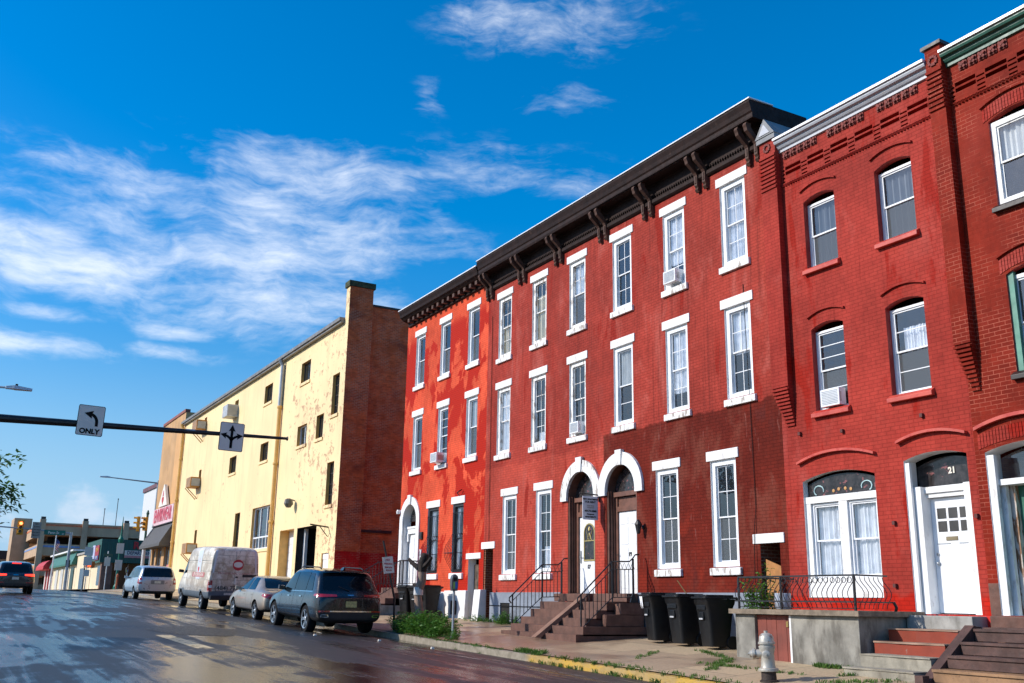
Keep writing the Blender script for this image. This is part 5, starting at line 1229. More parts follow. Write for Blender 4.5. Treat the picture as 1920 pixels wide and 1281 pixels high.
# stairs of house 15
s15 = thing('stoop', (14.6, 34.6, 1.1), 'brown steps with slanted iron railing up to the white arched door', 'steps')
for i in range(5):
    x0 = 13.5 + i * .36; mb = MB(); mb.box(x0, FX - .07, 33.95, 36.1, .5, 1.22 + i * .19); mb.build('tread', M_stone, s15, bevel=.01)
mb = MB(); mb.box(13.6, FX - .07, 33.80, 33.94, .5, 1.35); mb.build('cheek_wall', M_concrete, s15)
r15 = thing('hand_rail', (14.5, 34, 1.9), 'thin black iron railing beside the bins, up to the white arched door', 'handrail')
for y in (34.0, 36.0):
    mb = MB(); mb.tube([(12.9, y, 1.75), (13.4, y, 2.10), (14.75, y, 2.92), (15.5, y, 2.92)], .018, 6); mb.tube([(13.4, y, 1.35), (14.75, y, 2.12), (15.5, y, 2.12)], .012, 5); mb.build('rail', M_iron, r15)
    mb = MB()
    for k in range(17):
        x = 13.4 + k * .125; zt = 2.10 + (x - 13.4) * .607 if x < 14.75 else 2.92; zb_ = 1.35 + (x - 13.4) * .57 if x < 14.75 else 2.12
        mb.box(x - .007, x + .007, y - .007, y + .007, zb_, zt)
    mb.build('balusters', M_iron, r15)
mb = MB(); mb.tube([(14.75, 34.0, 2.92), (14.75, 33.7, 2.92), (15.5, 33.7, 2.92)], .014, 5); mb.build('side_rail', M_iron, r15)
for y_ in (33.69, 33.985):
    mb = MB(); mb.box(14.735, 14.765, y_, y_ + .03, 1.3, 2.94); mb.build('post', M_iron, r15)

# ------------------------------------------------------------------ wheelie bins
M_bin = mat('black_plastic', (.0065, .007, .008), .45, var=.15, spec=.35, local=True)
M_binlab = mat('pale_bin_label', (.45, .46, .47), .5, var=.3, vs=10, local=True)
def bin_():
    root = thing('trash_bin', (0, 0, 0), 'x', 'trash bin', 'black wheeled trash bins')
    # local: front faces -X, handle at +X
    mb = MB(); N_ = 5
    prof = [(0.05, .20, .235), (.35, .235, .26), (.62, .262, .280), (.80, .285, .295), (.86, .31, .315), (.95, .325, .325)]
    ring = []
    for z, hx, hy in prof:
        pts = []
        for (cx_, cy_, a0) in ((1, 1, 0), (-1, 1, 90), (-1, -1, 180), (1, -1, 270)):
            for k in range(N_):
                a = R(a0 + 90 * k / (N_ - 1)); rr = .07
                pts.append((cx_ * (hx - rr) + rr * math.cos(a), cy_ * (hy - rr) + rr * math.sin(a), z))
        ring.append(pts)
    n = len(ring[0]); b0 = 0
    for p in ring: mb.v += p
    for i in range(len(ring) - 1):
        for k in range(n):
            q = (k + 1) % n; mb.f.append((i * n + k, i * n + q, (i + 1) * n + q, (i + 1) * n + k)); mb.m.append(0)
    mb.f.append(tuple(range(n))); mb.m.append(0); mb.f.append(tuple((len(ring) - 1) * n + k for k in range(n))); mb.m.append(0)
    mb.build('body', M_bin, root, local=True, smooth=True)
    mb = MB(); pts = []
    for (cx_, cy_, a0) in ((1, 1, 0), (-1, 1, 90), (-1, -1, 180), (1, -1, 270)):
        for k in range(N_):
            a = R(a0 + 90 * k / (N_ - 1)); pts.append((cx_ * .29 - .01 + .07 * math.cos(a), cy_ * .28 + .07 * math.sin(a)))
    mb.prism(pts, 2, .955, .99); mb.prism([(x * .85, y * .85) for x, y in pts], 2, .991, 1.03); lid = mb.build('lid', M_bin, root, local=True, bevel=.008)
    mb = MB(); mb.tube([(.36, -.2, .93), (.42, -.2, .97), (.42, .2, .97), (.36, .2, .93)], .017, 6); mb.build('handle', M_bin, root, local=True)
    for s in (-1, 1):
        mb = MB(); mb.lathe([(.06, -.03), (.12, -.03), (.13, -.01), (.13, .01), (.12, .03), (.06, .03)], (.25, s * .25, .13), 18, 1); mb.build('wheel', M_bin, root, local=True, smooth=True)
    mb = MB(); mb.box(-.292, -.262, -.10, .10, .55, .70); mb.box(-.30, -.27, -.20, .20, .74, .83); mb.build('front_grip', M_bin, root, local=True, bevel=.008)
    mb = MB(); mb.box(-.300, -.293, -.085, .085, .555, .585); mb.build('lift_bar', M_binlab, root, local=True)
    return root
b0 = bin_()
bins = [(14.70, 16.98, -16, 'black wheeled bin nearest the porch, right end of the row of three', 1.08), (14.72, 18.0, -12, 'middle black wheeled bin of the row of three beside the porch', 1.08),
        (14.80, 19.02, -18, 'black wheeled bin nearest the stoop, with a white rag under its lid', 1.08),
        (14.75, 33.1, 8, 'black wheeled bin left of the pruned tree trunk by the orange house', 1.0), (14.85, 32.35, 14, 'black wheeled bin hidden mostly behind the pruned tree trunk', 1.0), (14.7, 31.35, 4, 'black wheeled bin right of the pruned tree trunk by the orange house', 1.04)]
for i, (x, y, a, lab, s) in enumerate(bins):
    o = b0 if i == 0 else copy_tree(b0); o.location = (x, y, zwalk(x, y) + .0); o.rotation_euler = (0, 0, R(a)); o.scale = (s, s, s); o['label'] = lab
    if i == 2:
        mb = MB(); 
        for k in range(5): mb.poly([(-.345 - .01 * (k % 2), .10 + k * .03, .95), (-.345 - .01 * ((k + 1) % 2), .13 + k * .03, .95), (-.32, .13 + k * .03, .70 + .03 * ((k * 7) % 3)), (-.325, .10 + k * .03, .70 + .03 * ((k * 5) % 3))])
        mb.build('rag', M_curtain, o, local=True)
mb = MB(); mb.tube([(14.72, 17.75, 1.60), (14.55, 18.02, 2.05)], .012, 5); tag(mb.build('stick', mat('bamboo_stick', (.25, .17, .07), .6)), 'thin stick poking up from behind the black bins by the porch', 'stick')

# ------------------------------------------------------------------ hydrant, meter, signs on posts
hx, hy = 12.02, 12.62; hz = zwalk(hx, hy) - .01
hyd = thing('fire_hydrant', (hx, hy, hz), 'silver fire hydrant with a rusty base on the sidewalk', 'fire hydrant')
M_silver = mat('silver_hydrant_paint', (.46, .43, .37), .42, .25, var=.18, vs=8, dirt=((.18, .10, .05), (8, 8, 8), .58, .08, .8), local=True)
mb = MB(); mb.lathe([(.14, 0), (.14, .03), (.115, .04), (.11, .17)], (0, 0, 0), 20); mb.build('base', mat('rusty_black_base', (.035, .022, .016), .7, var=.4, vs=12, local=True), hyd, local=True, smooth=True)
mb = MB(); mb.lathe([(.15, .17), (.155, .19), (.15, .215), (.115, .225), (.105, .26), (.10, .44), (.115, .50), (.125, .54), (.125, .56), (.105, .57), (.105, .585)], (0, 0, 0), 22); mb.build('barrel', M_silver, hyd, local=True, smooth=True)
mb = MB(); mb.lathe([(.105, .586), (.128, .59), (.13, .62), (.115, .63), (.108, .70), (.085, .745), (.045, .765), (.03, .768), (.03, .80), (0, .802)], (0, 0, 0), 22); mb.build('bonnet', M_silver, hyd, local=True, smooth=True)
mb = MB(); mb.lathe([(.07, 0), (.07, .10), (.088, .11), (.088, .15), (.06, .16), (.055, .19), (.02, .19), (.02, .22), (0, .221)], (0, 0, 0), 16, 0)
c1_ = MB(); c1_.v = [(-v[0] - .07, v[1], v[2] + .44) for v in mb.v]; c1_.f = mb.f; c1_.m = mb.m; c1_.build('pumper_cap', M_silver, hyd, local=True, smooth=True)
for s in (-1, 1):
    mb = MB(); mb.lathe([(.05, 0), (.05, .09), (.062, .10), (.062, .13), (.04, .14), (.018, .14), (.018, .165), (0, .166)], (0, 0, 0), 14, 1)
    c1_ = MB(); c1_.v = [(v[0], s * (v[1] + .09), v[2] + .44) for v in mb.v]; c1_.f = mb.f; c1_.m = mb.m; c1_.build('hose_cap', M_silver, hyd, local=True, smooth=True)
hyd.rotation_euler = (0, R(-1.5), R(-48)); hyd.scale = (1.06, 1.06, 1.0)

mx, my = 11.85, 23.75; mz = zwalk(mx, my)
pm = thing('parking_meter', (mx, my, mz), 'grey parking meter with blue and green sticker on a steel pole', 'parking meter', 'parking meters')
mb = MB(); mb.tube([(0, 0, -.05), (0, 0, 1.18)], .032, 10); mb.lathe([(.07, 0), (.07, .03), (.035, .05)], (0, 0, 0), 12); mb.build('pole', M_grey, pm, local=True)
mb = MB(); mb.prism([(-.075, 1.18), (.075, 1.18), (.095, 1.30), (.095, 1.48), (.07, 1.56), (0, 1.60), (-.07, 1.56), (-.095, 1.48), (-.095, 1.30)], 1, -.06, .06); mb.build('head', mat('meter_grey', (.10, .11, .12), .4, .3), pm, local=True, bevel=.01)
mb = MB(); mb.box(-.06, .0, -.066, -.0605, 1.23, 1.40); mb.build('green_sticker', mat('green_sticker', (.22, .42, .10), .5), pm, local=True)
mb = MB(); mb.box(.003, .065, -.066, -.0605, 1.23, 1.40); mb.build('blue_sticker', mat('blue_sticker', (.03, .12, .45), .5), pm, local=True)
mb = MB(); mb.box(-.05, .05, -.066, -.0605, 1.43, 1.52); mb.build('window', M_dark, pm, local=True)

def sign_lines(root, x0, x1, z0, z1, y, m, rows):
    for f, s, sz in rows:
        text('lettering', s, sz, m, root, ((x0 + x1) / 2, y, z0 + (z1 - z0) * f), FACE_Y, .001, .002, local=True)
lp = thing('parking_sign', (11.75, 27.3, zwalk(11.75, 27.3)), 'leaning dark post with a small white and red no parking sign', 'sign', 'parking signs')
mb = MB(); mb.tube([(0, 0, -.05), (-.02, .03, .9), (-.42, .08, 2.5)], .034, 6); mb.build('post', M_iron, lp, local=True)
pl = MB(); pl.hexa([(-.40, -.035, 1.56), (-.08, -.035, 1.60), (-.08, -.03, 1.60), (-.40, -.03, 1.56), (-.48, -.035, 2.02), (-.16, -.035, 2.06), (-.16, -.03, 2.06), (-.48, -.03, 2.02)])
pl.build('plate', M_signw, lp, local=True)
for f, s, sz in ((1.95, 'NO', .085), (1.84, 'PARKING', .065), (1.74, '8AM-6PM', .055), (1.66, 'MON-FRI', .045)):
    text('lettering', s, sz, M_red, lp, (-.28 - (f - 1.8) * .17, -.038, f), FACE_Y, .001, .002, local=True)

# ------------------------------------------------------------------ mast arm with the lane signs
my_ = 31.5
ma = thing('mast_arm', (-3.2, my_, 0), 'dark brown signal mast arm reaching over the street', 'mast arm')
mb = MB(); mb.tube([(-3.2, my_, zc(my_)), (-3.2, my_, 7.2)], [.16, .12], 12); mb.lathe([(.28, 0), (.28, .05), (.18, .08)], (-3.2, my_, zc(my_)), 12); mb.build('pole', M_blackmetal, ma)
mb = MB(); mb.tube([(-3.2, my_, 6.18), (1.15, my_, 6.35), (9.50, my_, 6.545)], [.14, .118, .045], 12); mb.lathe([(.05, 0), (.07, .01), (.07, .04), (0, .05)], (9.49, my_, 6.545), 10, 0); mb.build('arm', M_blackmetal, ma)
for x_ in (2.2, 6.3):
    mb = MB(); mb.tube([(x_, my_, 6.36 + .024 * (x_ - 1)), (x_ + .28, my_, 6.365 + .024 * (x_ - 1))], .115 - .008 * x_, 10); mb.build('clamp_band', M_grey, ma)
def lane_sign(xc, zc_, w, h, label, kind):
    r_ = thing('lane_sign', (xc, my_ - .16, zc_), label, 'road sign', 'lane use signs on the mast arm')
    def rr(w, h, c, n=5):
        o = []
        for (sx, sy, a0) in ((1, 1, 0), (-1, 1, 90), (-1, -1, 180), (1, -1, 270)):
            for k in range(n): a = R(a0 + 90 * k / (n - 1)); o.append((sx * (w / 2 - c) + c * math.cos(a), sy * (h / 2 - c) + c * math.sin(a)))
        return o
    mb = MB(); mb.prism(rr(w, h, .05), 1, 0, .012); mb.build('border', M_black, r_, local=True)
    mb = MB(); mb.prism(rr(w - .035, h - .035, .04), 1, -.004, 0); mb.build('plate', M_signw, r_, local=True)
    mb = MB(); Y = -.008
    def strip(pts, wd):
        for i, ((xa, za), (xb, zb_)) in enumerate(zip(pts, pts[1:])):
            d = Vector((xb - xa, zb_ - za)).normalized(); nn_ = Vector((-d.y, d.x)) * wd / 2
            mb.prism([(xa + nn_.x, za + nn_.y), (xa - nn_.x, za - nn_.y), (xb - nn_.x + d.x * .004, zb_ - nn_.y + d.y * .004), (xb + nn_.x + d.x * .004, zb_ + nn_.y + d.y * .004)], 1, Y - i * .00005, Y + .003)
    def head(x, z, ang, L=.17, wd=.20):
        d = Vector((math.cos(ang), math.sin(ang))); nn_ = Vector((-d.y, d.x)); p = Vector((x, z)); a = p + d * L; b = p + nn_ * wd / 2 - d * .03; c = p - nn_ * wd / 2 - d * .03
        mb.prism([(a.x, a.y), (b.x, b.y), (p.x, p.y), (c.x, c.y)], 1, Y - .0012, Y + .003)
    if kind == 'left':
        pts = [(.17, -.16), (.17, -.05)] + [(.17 - .22 + .22 * math.cos(R(a)), -.05 + .24 * math.sin(R(a))) for a in range(10, 75, 8)]
        strip(pts, .085); e = pts[-1]; head(e[0], e[1], R(172), .21, .24)
        mb.build('arrow', M_black, r_, local=True)
        text('lettering', 'ONLY', .205, M_black, r_, (.0, Y, -.325), FACE_Y, .002, .009, 1.0, local=True)
    else:
        strip([(0, -.36), (0, .22)], .085); head(0, .20, R(90), .18, .21)
        for s in (-1, 1):
            pts = [(s * .0, -.12), (s * .05, -.05), (s * .13, .01), (s * .20, .03)]; strip(pts, .075); head(s * .19, .03, R(10) if s > 0 else R(170), .17, .20)
        mb.build('arrow', M_black, r_, local=True)
    mb = MB(); mb.box(-.04, .04, .013, .14, -.06, .06); mb.build('bracket', M_grey, r_, local=True)
    r_.rotation_euler = (0, R(1.2), 0)
lane_sign(3.53, 6.50, .74, .90, 'white left turn ONLY sign hung on the dark mast arm', 'left')
lane_sign(7.68, 6.41, .76, .90, 'square white sign with a three headed arrow on the mast arm', 'three')

# cobra-head street lamps
M_lamp = mat('pale_lamp_grey', (.62, .63, .63), .45, var=.06)
def cobra(root, x, y, z, dx, dy, s=1.0):
    mb = MB(); d = Vector((dx, dy, 0)).normalized(); n_ = Vector((-d.y, d.x, 0))
    def P(a, b, c): return tuple(Vector((x, y, z)) + d * a * s + n_ * b * s + Vector((0, 0, c * s)))
    for (a0, a1, w0, w1, zt0, zt1) in ((0, .25, .06, .13, .05, .09), (.25, .75, .13, .11, .09, .04)):
        mb.hexa([P(a0, -w0, -.04), P(a1, -w1, -.03), P(a1, w1, -.03), P(a0, w0, -.04), P(a0, -w0 * .7, zt0), P(a1, -w1 * .7, zt1), P(a1, w1 * .7, zt1), P(a0, w0 * .7, zt0)])
    mb.build('lamp_head', M_lamp, root, bevel=.012)
sl_ = thing('street_lamp', (-2.6, 34, zc(34)), 'cobra head street lamp reaching in from the left edge of the picture', 'street lamp', 'cobra head street lamps')
mb = MB(); mb.tube([(-2.6, 34, zc(34)), (-2.6, 34, 7.0)], [.11, .08], 10); mb.build('pole', M_grey, sl_)
mb = MB(); mb.tube([(-2.6, 34, 6.9), (-1.6, 34, 7.3), (-.2, 34, 7.58), (.7, 34, 7.68), (1.3, 34, 7.70)], .035, 8); mb.build('arm', M_lamp, sl_); cobra(sl_, 1.28, 34, 7.70, 1, 0, 1.0)
mb = MB(); mb.lathe([(.04, 0), (.04, .06), (0, .07)], (1.58, 34, 7.78), 8); mb.build('photocell', M_black, sl_)
s2_ = thing('street_lamp', (17.6, 98, 2), 'street lamp with a long thin arm from behind the tan shop', 'street lamp', 'cobra head street lamps')
mb = MB(); mb.tube([(17.6, 98, 2), (17.6, 98, 12.1)], [.14, .1], 8); mb.build('pole', M_grey, s2_)
mb = MB(); mb.tube([(17.6, 98, 11.85), (13.3, 98, 12.08)], [.07, .045], 6); mb.build('arm', M_grey, s2_); cobra(s2_, 13.35, 98, 12.08, -1, 0, 1.25)

# ------------------------------------------------------------------ traffic signals and poles at the intersection
M_yhead = mat('signal_yellow', (.72, .36, .02), .45, var=.08)
def signal(x, y, z, label, face, lit=None, lens=True, s=1.0):
    """three-section head; face +1 shows lenses towards -Y, -1 shows its back, 2 faces sideways"""
    r_ = thing('traffic_signal', (x, y, z), label, 'traffic light', 'traffic signal heads')
    mb = MB()
    for k in range(3): mb.box(-.17, .17, -.11, .11, -.53 + k * .355, -.53 + k * .355 + .35)
    mb.build('housing', M_yhead, r_, local=True, bevel=.02)
    for k, nm in enumerate(('green', 'amber', 'red')):
        zz = -.355 + k * .355
        mb = MB(); mb.lathe([(.13, -.112), (.12, -.125), (0, -.135)], (0, 0, zz), 16, 1)
        on = lit == nm
        m_ = mat('lit_red_lens', (.9, .05, .02), .3, em=(1, .10, .03, 9)) if on else mat('dark_%s_lens' % nm, (.05, .03, .02) if nm != 'green' else (.01, .04, .03), .25)
        mb.build('lens', m_, r_, local=True)
        mb = MB(); n = 10
        for i in range(n):
            a, b = R(10 + 160 * i / n), R(10 + 160 * (i + 1) / n)
            mb.hexa([(.14 * math.cos(a), -.34, zz + .14 * math.sin(a)), (.14 * math.cos(a), -.11, zz + .14 * math.sin(a)), (.14 * math.cos(b), -.11, zz + .14 * math.sin(b)), (.14 * math.cos(b), -.34, zz + .14 * math.sin(b)),
                     (.15 * math.cos(a), -.34, zz + .15 * math.sin(a)), (.15 * math.cos(a), -.11, zz + .15 * math.sin(a)), (.15 * math.cos(b), -.11, zz + .15 * math.sin(b)), (.15 * math.cos(b), -.34, zz + .15 * math.sin(b))])
        mb.build('visor', M_yhead, r_, local=True)
    r_.scale = (s, s, s)
    return r_
sgl = signal(7.37, 112, 8.02, 'traffic light with its red lamp lit and yellow backplate, on the far mast arm', 1, 'red', s=1.12)
mb = MB(); mb.box(-.27, .27, .112, .13, -.65, .66); mb.build('backplate', M_yhead, sgl, local=True)
s_a = signal(14.3, 86.5, 7.24, 'yellow traffic light turned sideways, outermost beside the pink sign', 2, s=1.12); s_a.rotation_euler = (0, 0, R(-100))
s_b = signal(15.02, 87.6, 7.35, 'yellow traffic light seen from behind, between the other one and the tan shop', 2, s=1.05); s_b.rotation_euler = (0, 0, R(-60))
gp = thing('signal_pole', (15.2, 88, 2.1), 'slim green signal pole at the corner by the dark awning', 'pole', 'green poles at the intersection')
mb = MB(); mb.tube([(15.25, 88.2, 2.0), (15.25, 88.2, 8.2)], [.12, .09], 10); mb.lathe([(.10, 0), (.13, .1), (.05, .35), (0, .4)], (15.25, 88.2, 8.15), 10); mb.build('pole', M_green, gp)
mb = MB(); mb.tube([(15.25, 88.2, 5.9), (15.25, 88.2, 3.6)], .14, 10); mb.build('white_band', M_white, gp)
mb = MB(); mb.tube([(15.25, 88.2, 7.5), (15.0, 87.7, 7.5)], .04, 6); mb.tube([(15.25, 88.2, 7.3), (14.3, 86.6, 7.3)], .04, 6); mb.build('bracket', M_green, gp)
ma2 = thing('mast_arm', (12.15, 112, 2.1), 'grey pole with a long arm holding the signal and street sign across the far corner', 'mast arm')
mb = MB(); mb.tube([(12.12, 112, 1.95), (12.12, 112, 7.75)], [.16, .13], 12); mb.build('pole', M_grey, ma2)
mb = MB(); mb.tube([(12.12, 112, 7.62), (8.5, 112, 7.90), (2.0, 112, 8.15)], [.10, .08, .05], 8); mb.build('arm', M_grey, ma2)
mb = MB(); mb.box(11.95, 12.35, 111.9, 112.2, 4.3, 5.0); mb.build('control_box', M_blackmetal, ma2)
ts = thing('turn_sign', (8.85, 111.85, 7.85), 'grey regulatory sign on the far mast arm between signal and street name', 'road sign')
mb = MB(); mb.box(8.42, 9.24, 111.85, 111.88, 7.02, 8.62); mb.build('plate', mat('grey_back_sign', (.33, .29, .24), .6, var=.2), ts)
for i, s in enumerate(('NO', 'TURN', 'ON RED', 'EXCEPT', 'RIGHT')): text('lettering', s, .20, M_blackmetal, ts, (8.83, 111.84, 8.42 - i * .28), FACE_Y, .003, .004)
ss = thing('street_name_sign', (10.5, 111.8, 7.7), 'green street name sign reading Penn St on the far mast arm', 'street sign', 'street name signs')
mb = MB(); mb.box(9.56, 11.55, 111.80, 111.84, 7.40, 7.90); mb.build('plate', mat('street_sign_green', (.0, .16, .11), .45), ss)
text('lettering', 'Penn St', .34, M_signw, ss, (10.45, 111.79, 7.63), FACE_Y, .003, .006, 1.0); text('lettering', '400', .15, M_signw, ss, (11.32, 111.79, 7.53), FACE_Y, .003, .004)
fp = thing('flag_pole', (11.9, 125, 2.1), 'tall pale flagpole with a furled striped flag near its top', 'flagpole')
mb = MB(); mb.tube([(12.0, 125, 2.1), (12.0, 125, 8.4)], [.09, .05], 8); mb.lathe([(0, 0), (.08, .05), (.08, .1), (0, .16)], (12.0, 125, 8.38), 8); mb.build('pole', M_flash, fp)
m, t, b = new_mat('striped_flag_cloth')
g = nd(t, 'SeparateXYZ', {0: nd(t, 'NewGeometry').outputs['Position']})
sfac = mth(t, 'GREATER_THAN', mth(t, 'FRACT', mth(t, 'MULTIPLY', mth(t, 'ADD', g.outputs[2], mth(t, 'MULTIPLY', g.outputs[0], 1.1)), 4.0)), .5)
cc = mix(t, sfac, (.6, .6, .62), (.42, .03, .05)); cc = mix(t, mth(t, 'GREATER_THAN', g.outputs[2], 7.15), cc, (.03, .05, .2)); t.links.new(cc, b.inputs['Base Color'])
mb = MB()
for i in range(8):
    for j in range(3):
        def q(i, j): return (12.05 + j * .12 + .05 * math.sin(i * .9), 125 + .06 * math.sin(j * 2.2 + i * .5), 7.7 - i * .16 - j * .09)
        mb.poly([q(i, j), q(i + 1, j), q(i + 1, j + 1), q(i, j + 1)])
mb.build('flag', m, fp, recalc=False)
# posts and signs on the far corner
def post_sign(x, y, label, plates, cat='sign', col=M_grey, h=3.0, top=None, grp='small signs at the far corner'):
    z0 = zwalk(x, y); r_ = thing('post_sign', (x, y, z0), label, cat, grp)
    mb = MB(); mb.tube([(x, y, z0 - .05), (x, y, z0 + h)], .045, 8); mb.build('post', col, r_)
    for (zz, w, hh, m_) in plates:
        mb = MB(); mb.box(x - w / 2, x + w / 2, y - .07, y - .05, z0 + zz, z0 + zz + hh); mb.build('plate', m_, r_)
    return r_
post_sign(13.0, 104.0, 'thin post with two white route shield signs left of the green shop', [(1.9, .0, .0, M_signw)][:0] + [(2.2, .75, .8, M_signw), (3.1, .75, .8, M_signw), (1.2, .5, .6, M_signw)], h=3.9).location
gl = thing('lamp_post', (14.6, 96, 2.1), 'green ornamental lamp post with pointed top and two white plates', 'lamp post', 'green poles at the intersection')
mb = MB(); mb.lathe([(.22, 0), (.22, .3), (.12, .5), (.09, 1.2), (.07, 4.0), (.20, 4.15), (.24, 4.4), (.10, 4.7), (.07, 5.1), (.06, 5.6), (.02, 6.4), (0, 6.42)], (14.55, 96, 2.05), 12); mb.build('post', mat('ornamental_green', (.0, .16, .10), .45), gl)
for z_ in (5.2, 3.75):
    mb = MB(); mb.box(14.25, 14.85, 95.85, 95.88, z_, z_ + .9); mb.build('plate', M_signw, gl)
post_sign(13.75, 97, 'white post carrying a small green street blade beside the ornamental lamp post', [(2.0, .5, .75, M_signw), (2.85, .75, .22, M_green)], col=M_white, h=3.3)
mb = MB(); mb.lathe([(.09, 0), (.09, .9), (.11, .95), (.11, 1.15), (0, 1.3)], (14.0, 92.0, zwalk(14, 92)), 10)
tag(mb.build('bollard', mat('rust_orange_paint', (.45, .10, .03), .6)), 'orange rusty bollard in front of the green corner shop', 'bollard')
pm2 = copy_tree(pm); pm2.location = (14.2, 88.8, zwalk(14.2, 88.8)); pm2['label'] = 'dark parking meter far down the sidewalk beside the silver minivan'; pm2.scale = (1.1, 1.1, 1.1)
ps = thing('pedestrian_signal', (13.3, 106, 4.6), 'orange pedestrian signal box on a slim grey post before the cream wall', 'signal')
mb = MB(); mb.tube([(13.0, 106, 2.0), (13.0, 106, 5.2)], .06, 8); mb.build('post', M_grey, ps)
mb = MB(); mb.box(13.1, 13.9, 105.8, 106.2, 4.15, 4.75); mb.build('housing', mat('signal_orange', (.62, .16, .02), .5), ps)
mb = MB(); mb.box(13.2, 13.55, 105.77, 105.799, 4.22, 4.68); mb.build('lit_hand', mat('lit_hand', (.9, .1, .02), .4, em=(1, .10, .02, 2.0)), ps)

# ------------------------------------------------------------------ things on the fronts
hs_ = thing('hanging_sign', (FX - .5, 22.65, 4.0), 'white hanging sign board for apartments to rent by the arched doors', 'hanging sign')
mb = MB(); mb.tube([(FX - .02, 22.55, 4.38), (FX - .66, 22.55, 4.40)], .02, 6); mb.tube([(FX - .02, 22.55, 4.20), (FX - .02, 22.55, 4.45)], .025, 6); mb.build('bracket', M_iron, hs_)
mb = MB(); mb.box(FX - .56, FX - .07, 22.54, 22.56, 3.70, 4.33); mb.build('board', mat('grey_white_board', (.60, .62, .68), .5, var=.05), hs_)
xm = FX - .315
for z_, s, sz in ((4.20, 'NEW APARTMENTS', .085), (4.08, 'FOR RENT', .11), (3.93, 'Realty Group', .065), (3.85, 'Management', .065), (3.70, '484.755.8880', .105), (3.57, 'Management', .07), (3.45, 'APARTMENTS', .085)):
    text('lettering', s, sz * .66, M_black if sz > .066 else M_grey, hs_, (xm, 22.535, 4.33 - (4.33 - z_) * .63), FACE_Y, .001, .003)
def lantern(y, z, label):
    r_ = thing('wall_lantern', (FX, y, z), label, 'wall lamp')
    mb = MB(); mb.lathe([(.05, 0), (.05, -.02), (0, -.03)], (FX, y, z), 10, 0); mb.tube([(FX, y, z), (FX - .12, y, z + .06), (FX - .16, y, z + .14)], .014, 6); mb.build('arm', M_iron, r_)
    mb = MB(); mb.lathe([(.03, -.16), (.045, -.15), (.085, .06), (.10, .07), (.06, .15), (.02, .20), (0, .21)], (FX - .16, y, z - .02), 8); mb.build('lantern_body', M_iron, r_)
    mb = MB(); mb.lathe([(.046, -.12), (.078, .04)], (FX - .16, y, z - .02), 8); mb.build('lantern_glass', M_screen, r_)
lantern(20.62, 3.42, 'black carriage lantern on the wall right of door 19')
mb = MB(); mb.box(FX - .16, FX, 36.0, 36.1, 4.8, 4.92); mb.lathe([(.07, 0), (.09, .1), (0, .14)], (FX - .12, 36.05, 4.76), 8); tag(mb.build('security_light', M_white), 'small white security light at the corner of the orange house', 'wall lamp')
mb = MB(); mb.box(FX - .06, FX, 33.93, 34.17, 3.72, 3.98); mb.box(FX - .07, FX - .06, 33.97, 34.13, 3.76, 3.94); tag(mb.build('house_plaque', M_blackmetal), 'small dark house number plaque right of the white arched door', 'plaque')
mb = MB(); mb.box(FX - .03, FX, 34.0, 34.16, 2.95, 3.35); tag(mb.build('notice', mat('pale_notice', (.72, .66, .70), .6, var=.2, vs=9)), 'pale paper notice taped to the wall beside the white arched door', 'notice')
mb = MB(); mb.tube([(FX - .03, 31.0, 5.06), (FX - .15, 30.95, 5.15), (FX - .05, 30.8, 5.25), (FX - .18, 30.75, 5.18)], .02, 5); tag(mb.build('cable_hook', M_iron), 'twisted dark cable end on the orange wall above a street window', 'cable')
mb = MB(); mb.tube([(FX - .015, 16.62, 8.8), (FX - .02, 16.56, 6.1), (FX - .02, 16.52, 3.6), (FX - .05, 16.58, 3.06), (FX - .06, 16.6, 2.0)], .008, 5); tag(mb.build('cable', M_black), 'thin black cable running down the red wall beside the cellar doorway', 'cable')
mb = MB(); mb.tube([(FX - .012, 28.9, 11.0), (FX - .02, 28.86, 7.5), (FX - .02, 28.82, 3.41)], .008, 5); tag(mb.build('cable', M_black), 'thin dark cable running down the red wall next to the orange house', 'cable')
mb = MB(); mb.tube([(FX - .075, 28.6, 1.42), (FX - .08, 26.5, 1.40), (FX - .08, 24.2, 1.41)], .012, 5); tag(mb.build('cable', M_black), 'thin black cable strung along the grey foundation', 'cable')
# ------------------------------------------------------------------ vegetation
def leaf_mat(name, c1, c2, tr=.35):
    m, t, b = new_mat(name)
    oi = noise(t, pos(t), 3.1, 3)
    wn = nd(t, 'TexWhiteNoise', {'Vector': nd(t, 'VectorMath', {0: nd(t, 'NewGeometry').outputs['Position'], 'Scale': 6.0}, operation='SCALE').outputs[0]})
    c = mix(t, mth(t, 'ADD', mth(t, 'MULTIPLY', ramp(t, oi, .3, .7), .7), .15), c1, c2)
    b.inputs['Roughness'].default_value = .45
    t.links.new(c, b.inputs['Base Color'])
    tl = nd(t, 'BsdfTranslucent', {'Color': c})
    ms = nd(t, 'MixShader', {0: tr, 1: b.outputs[0], 2: tl.outputs[0]}); t.links.new(ms.outputs[0], t.nodes['Material Output'].inputs['Surface'])
    return m
M_leaf = leaf_mat('tree_leaf', (.045, .12, .020), (.12, .25, .04)); M_bush = leaf_mat('weed_leaf', (.045, .14, .018), (.12, .28, .035))
M_grass = leaf_mat('grass_blade', (.06, .15, .02), (.16, .28, .05), .3); M_dry = leaf_mat('dry_seed_stalk', (.20, .11, .06), (.26, .17, .08), .2)
M_bark = mat('tree_bark', (.12, .085, .065), .85, var=.3, vs=6, bump=.6, bs=25)
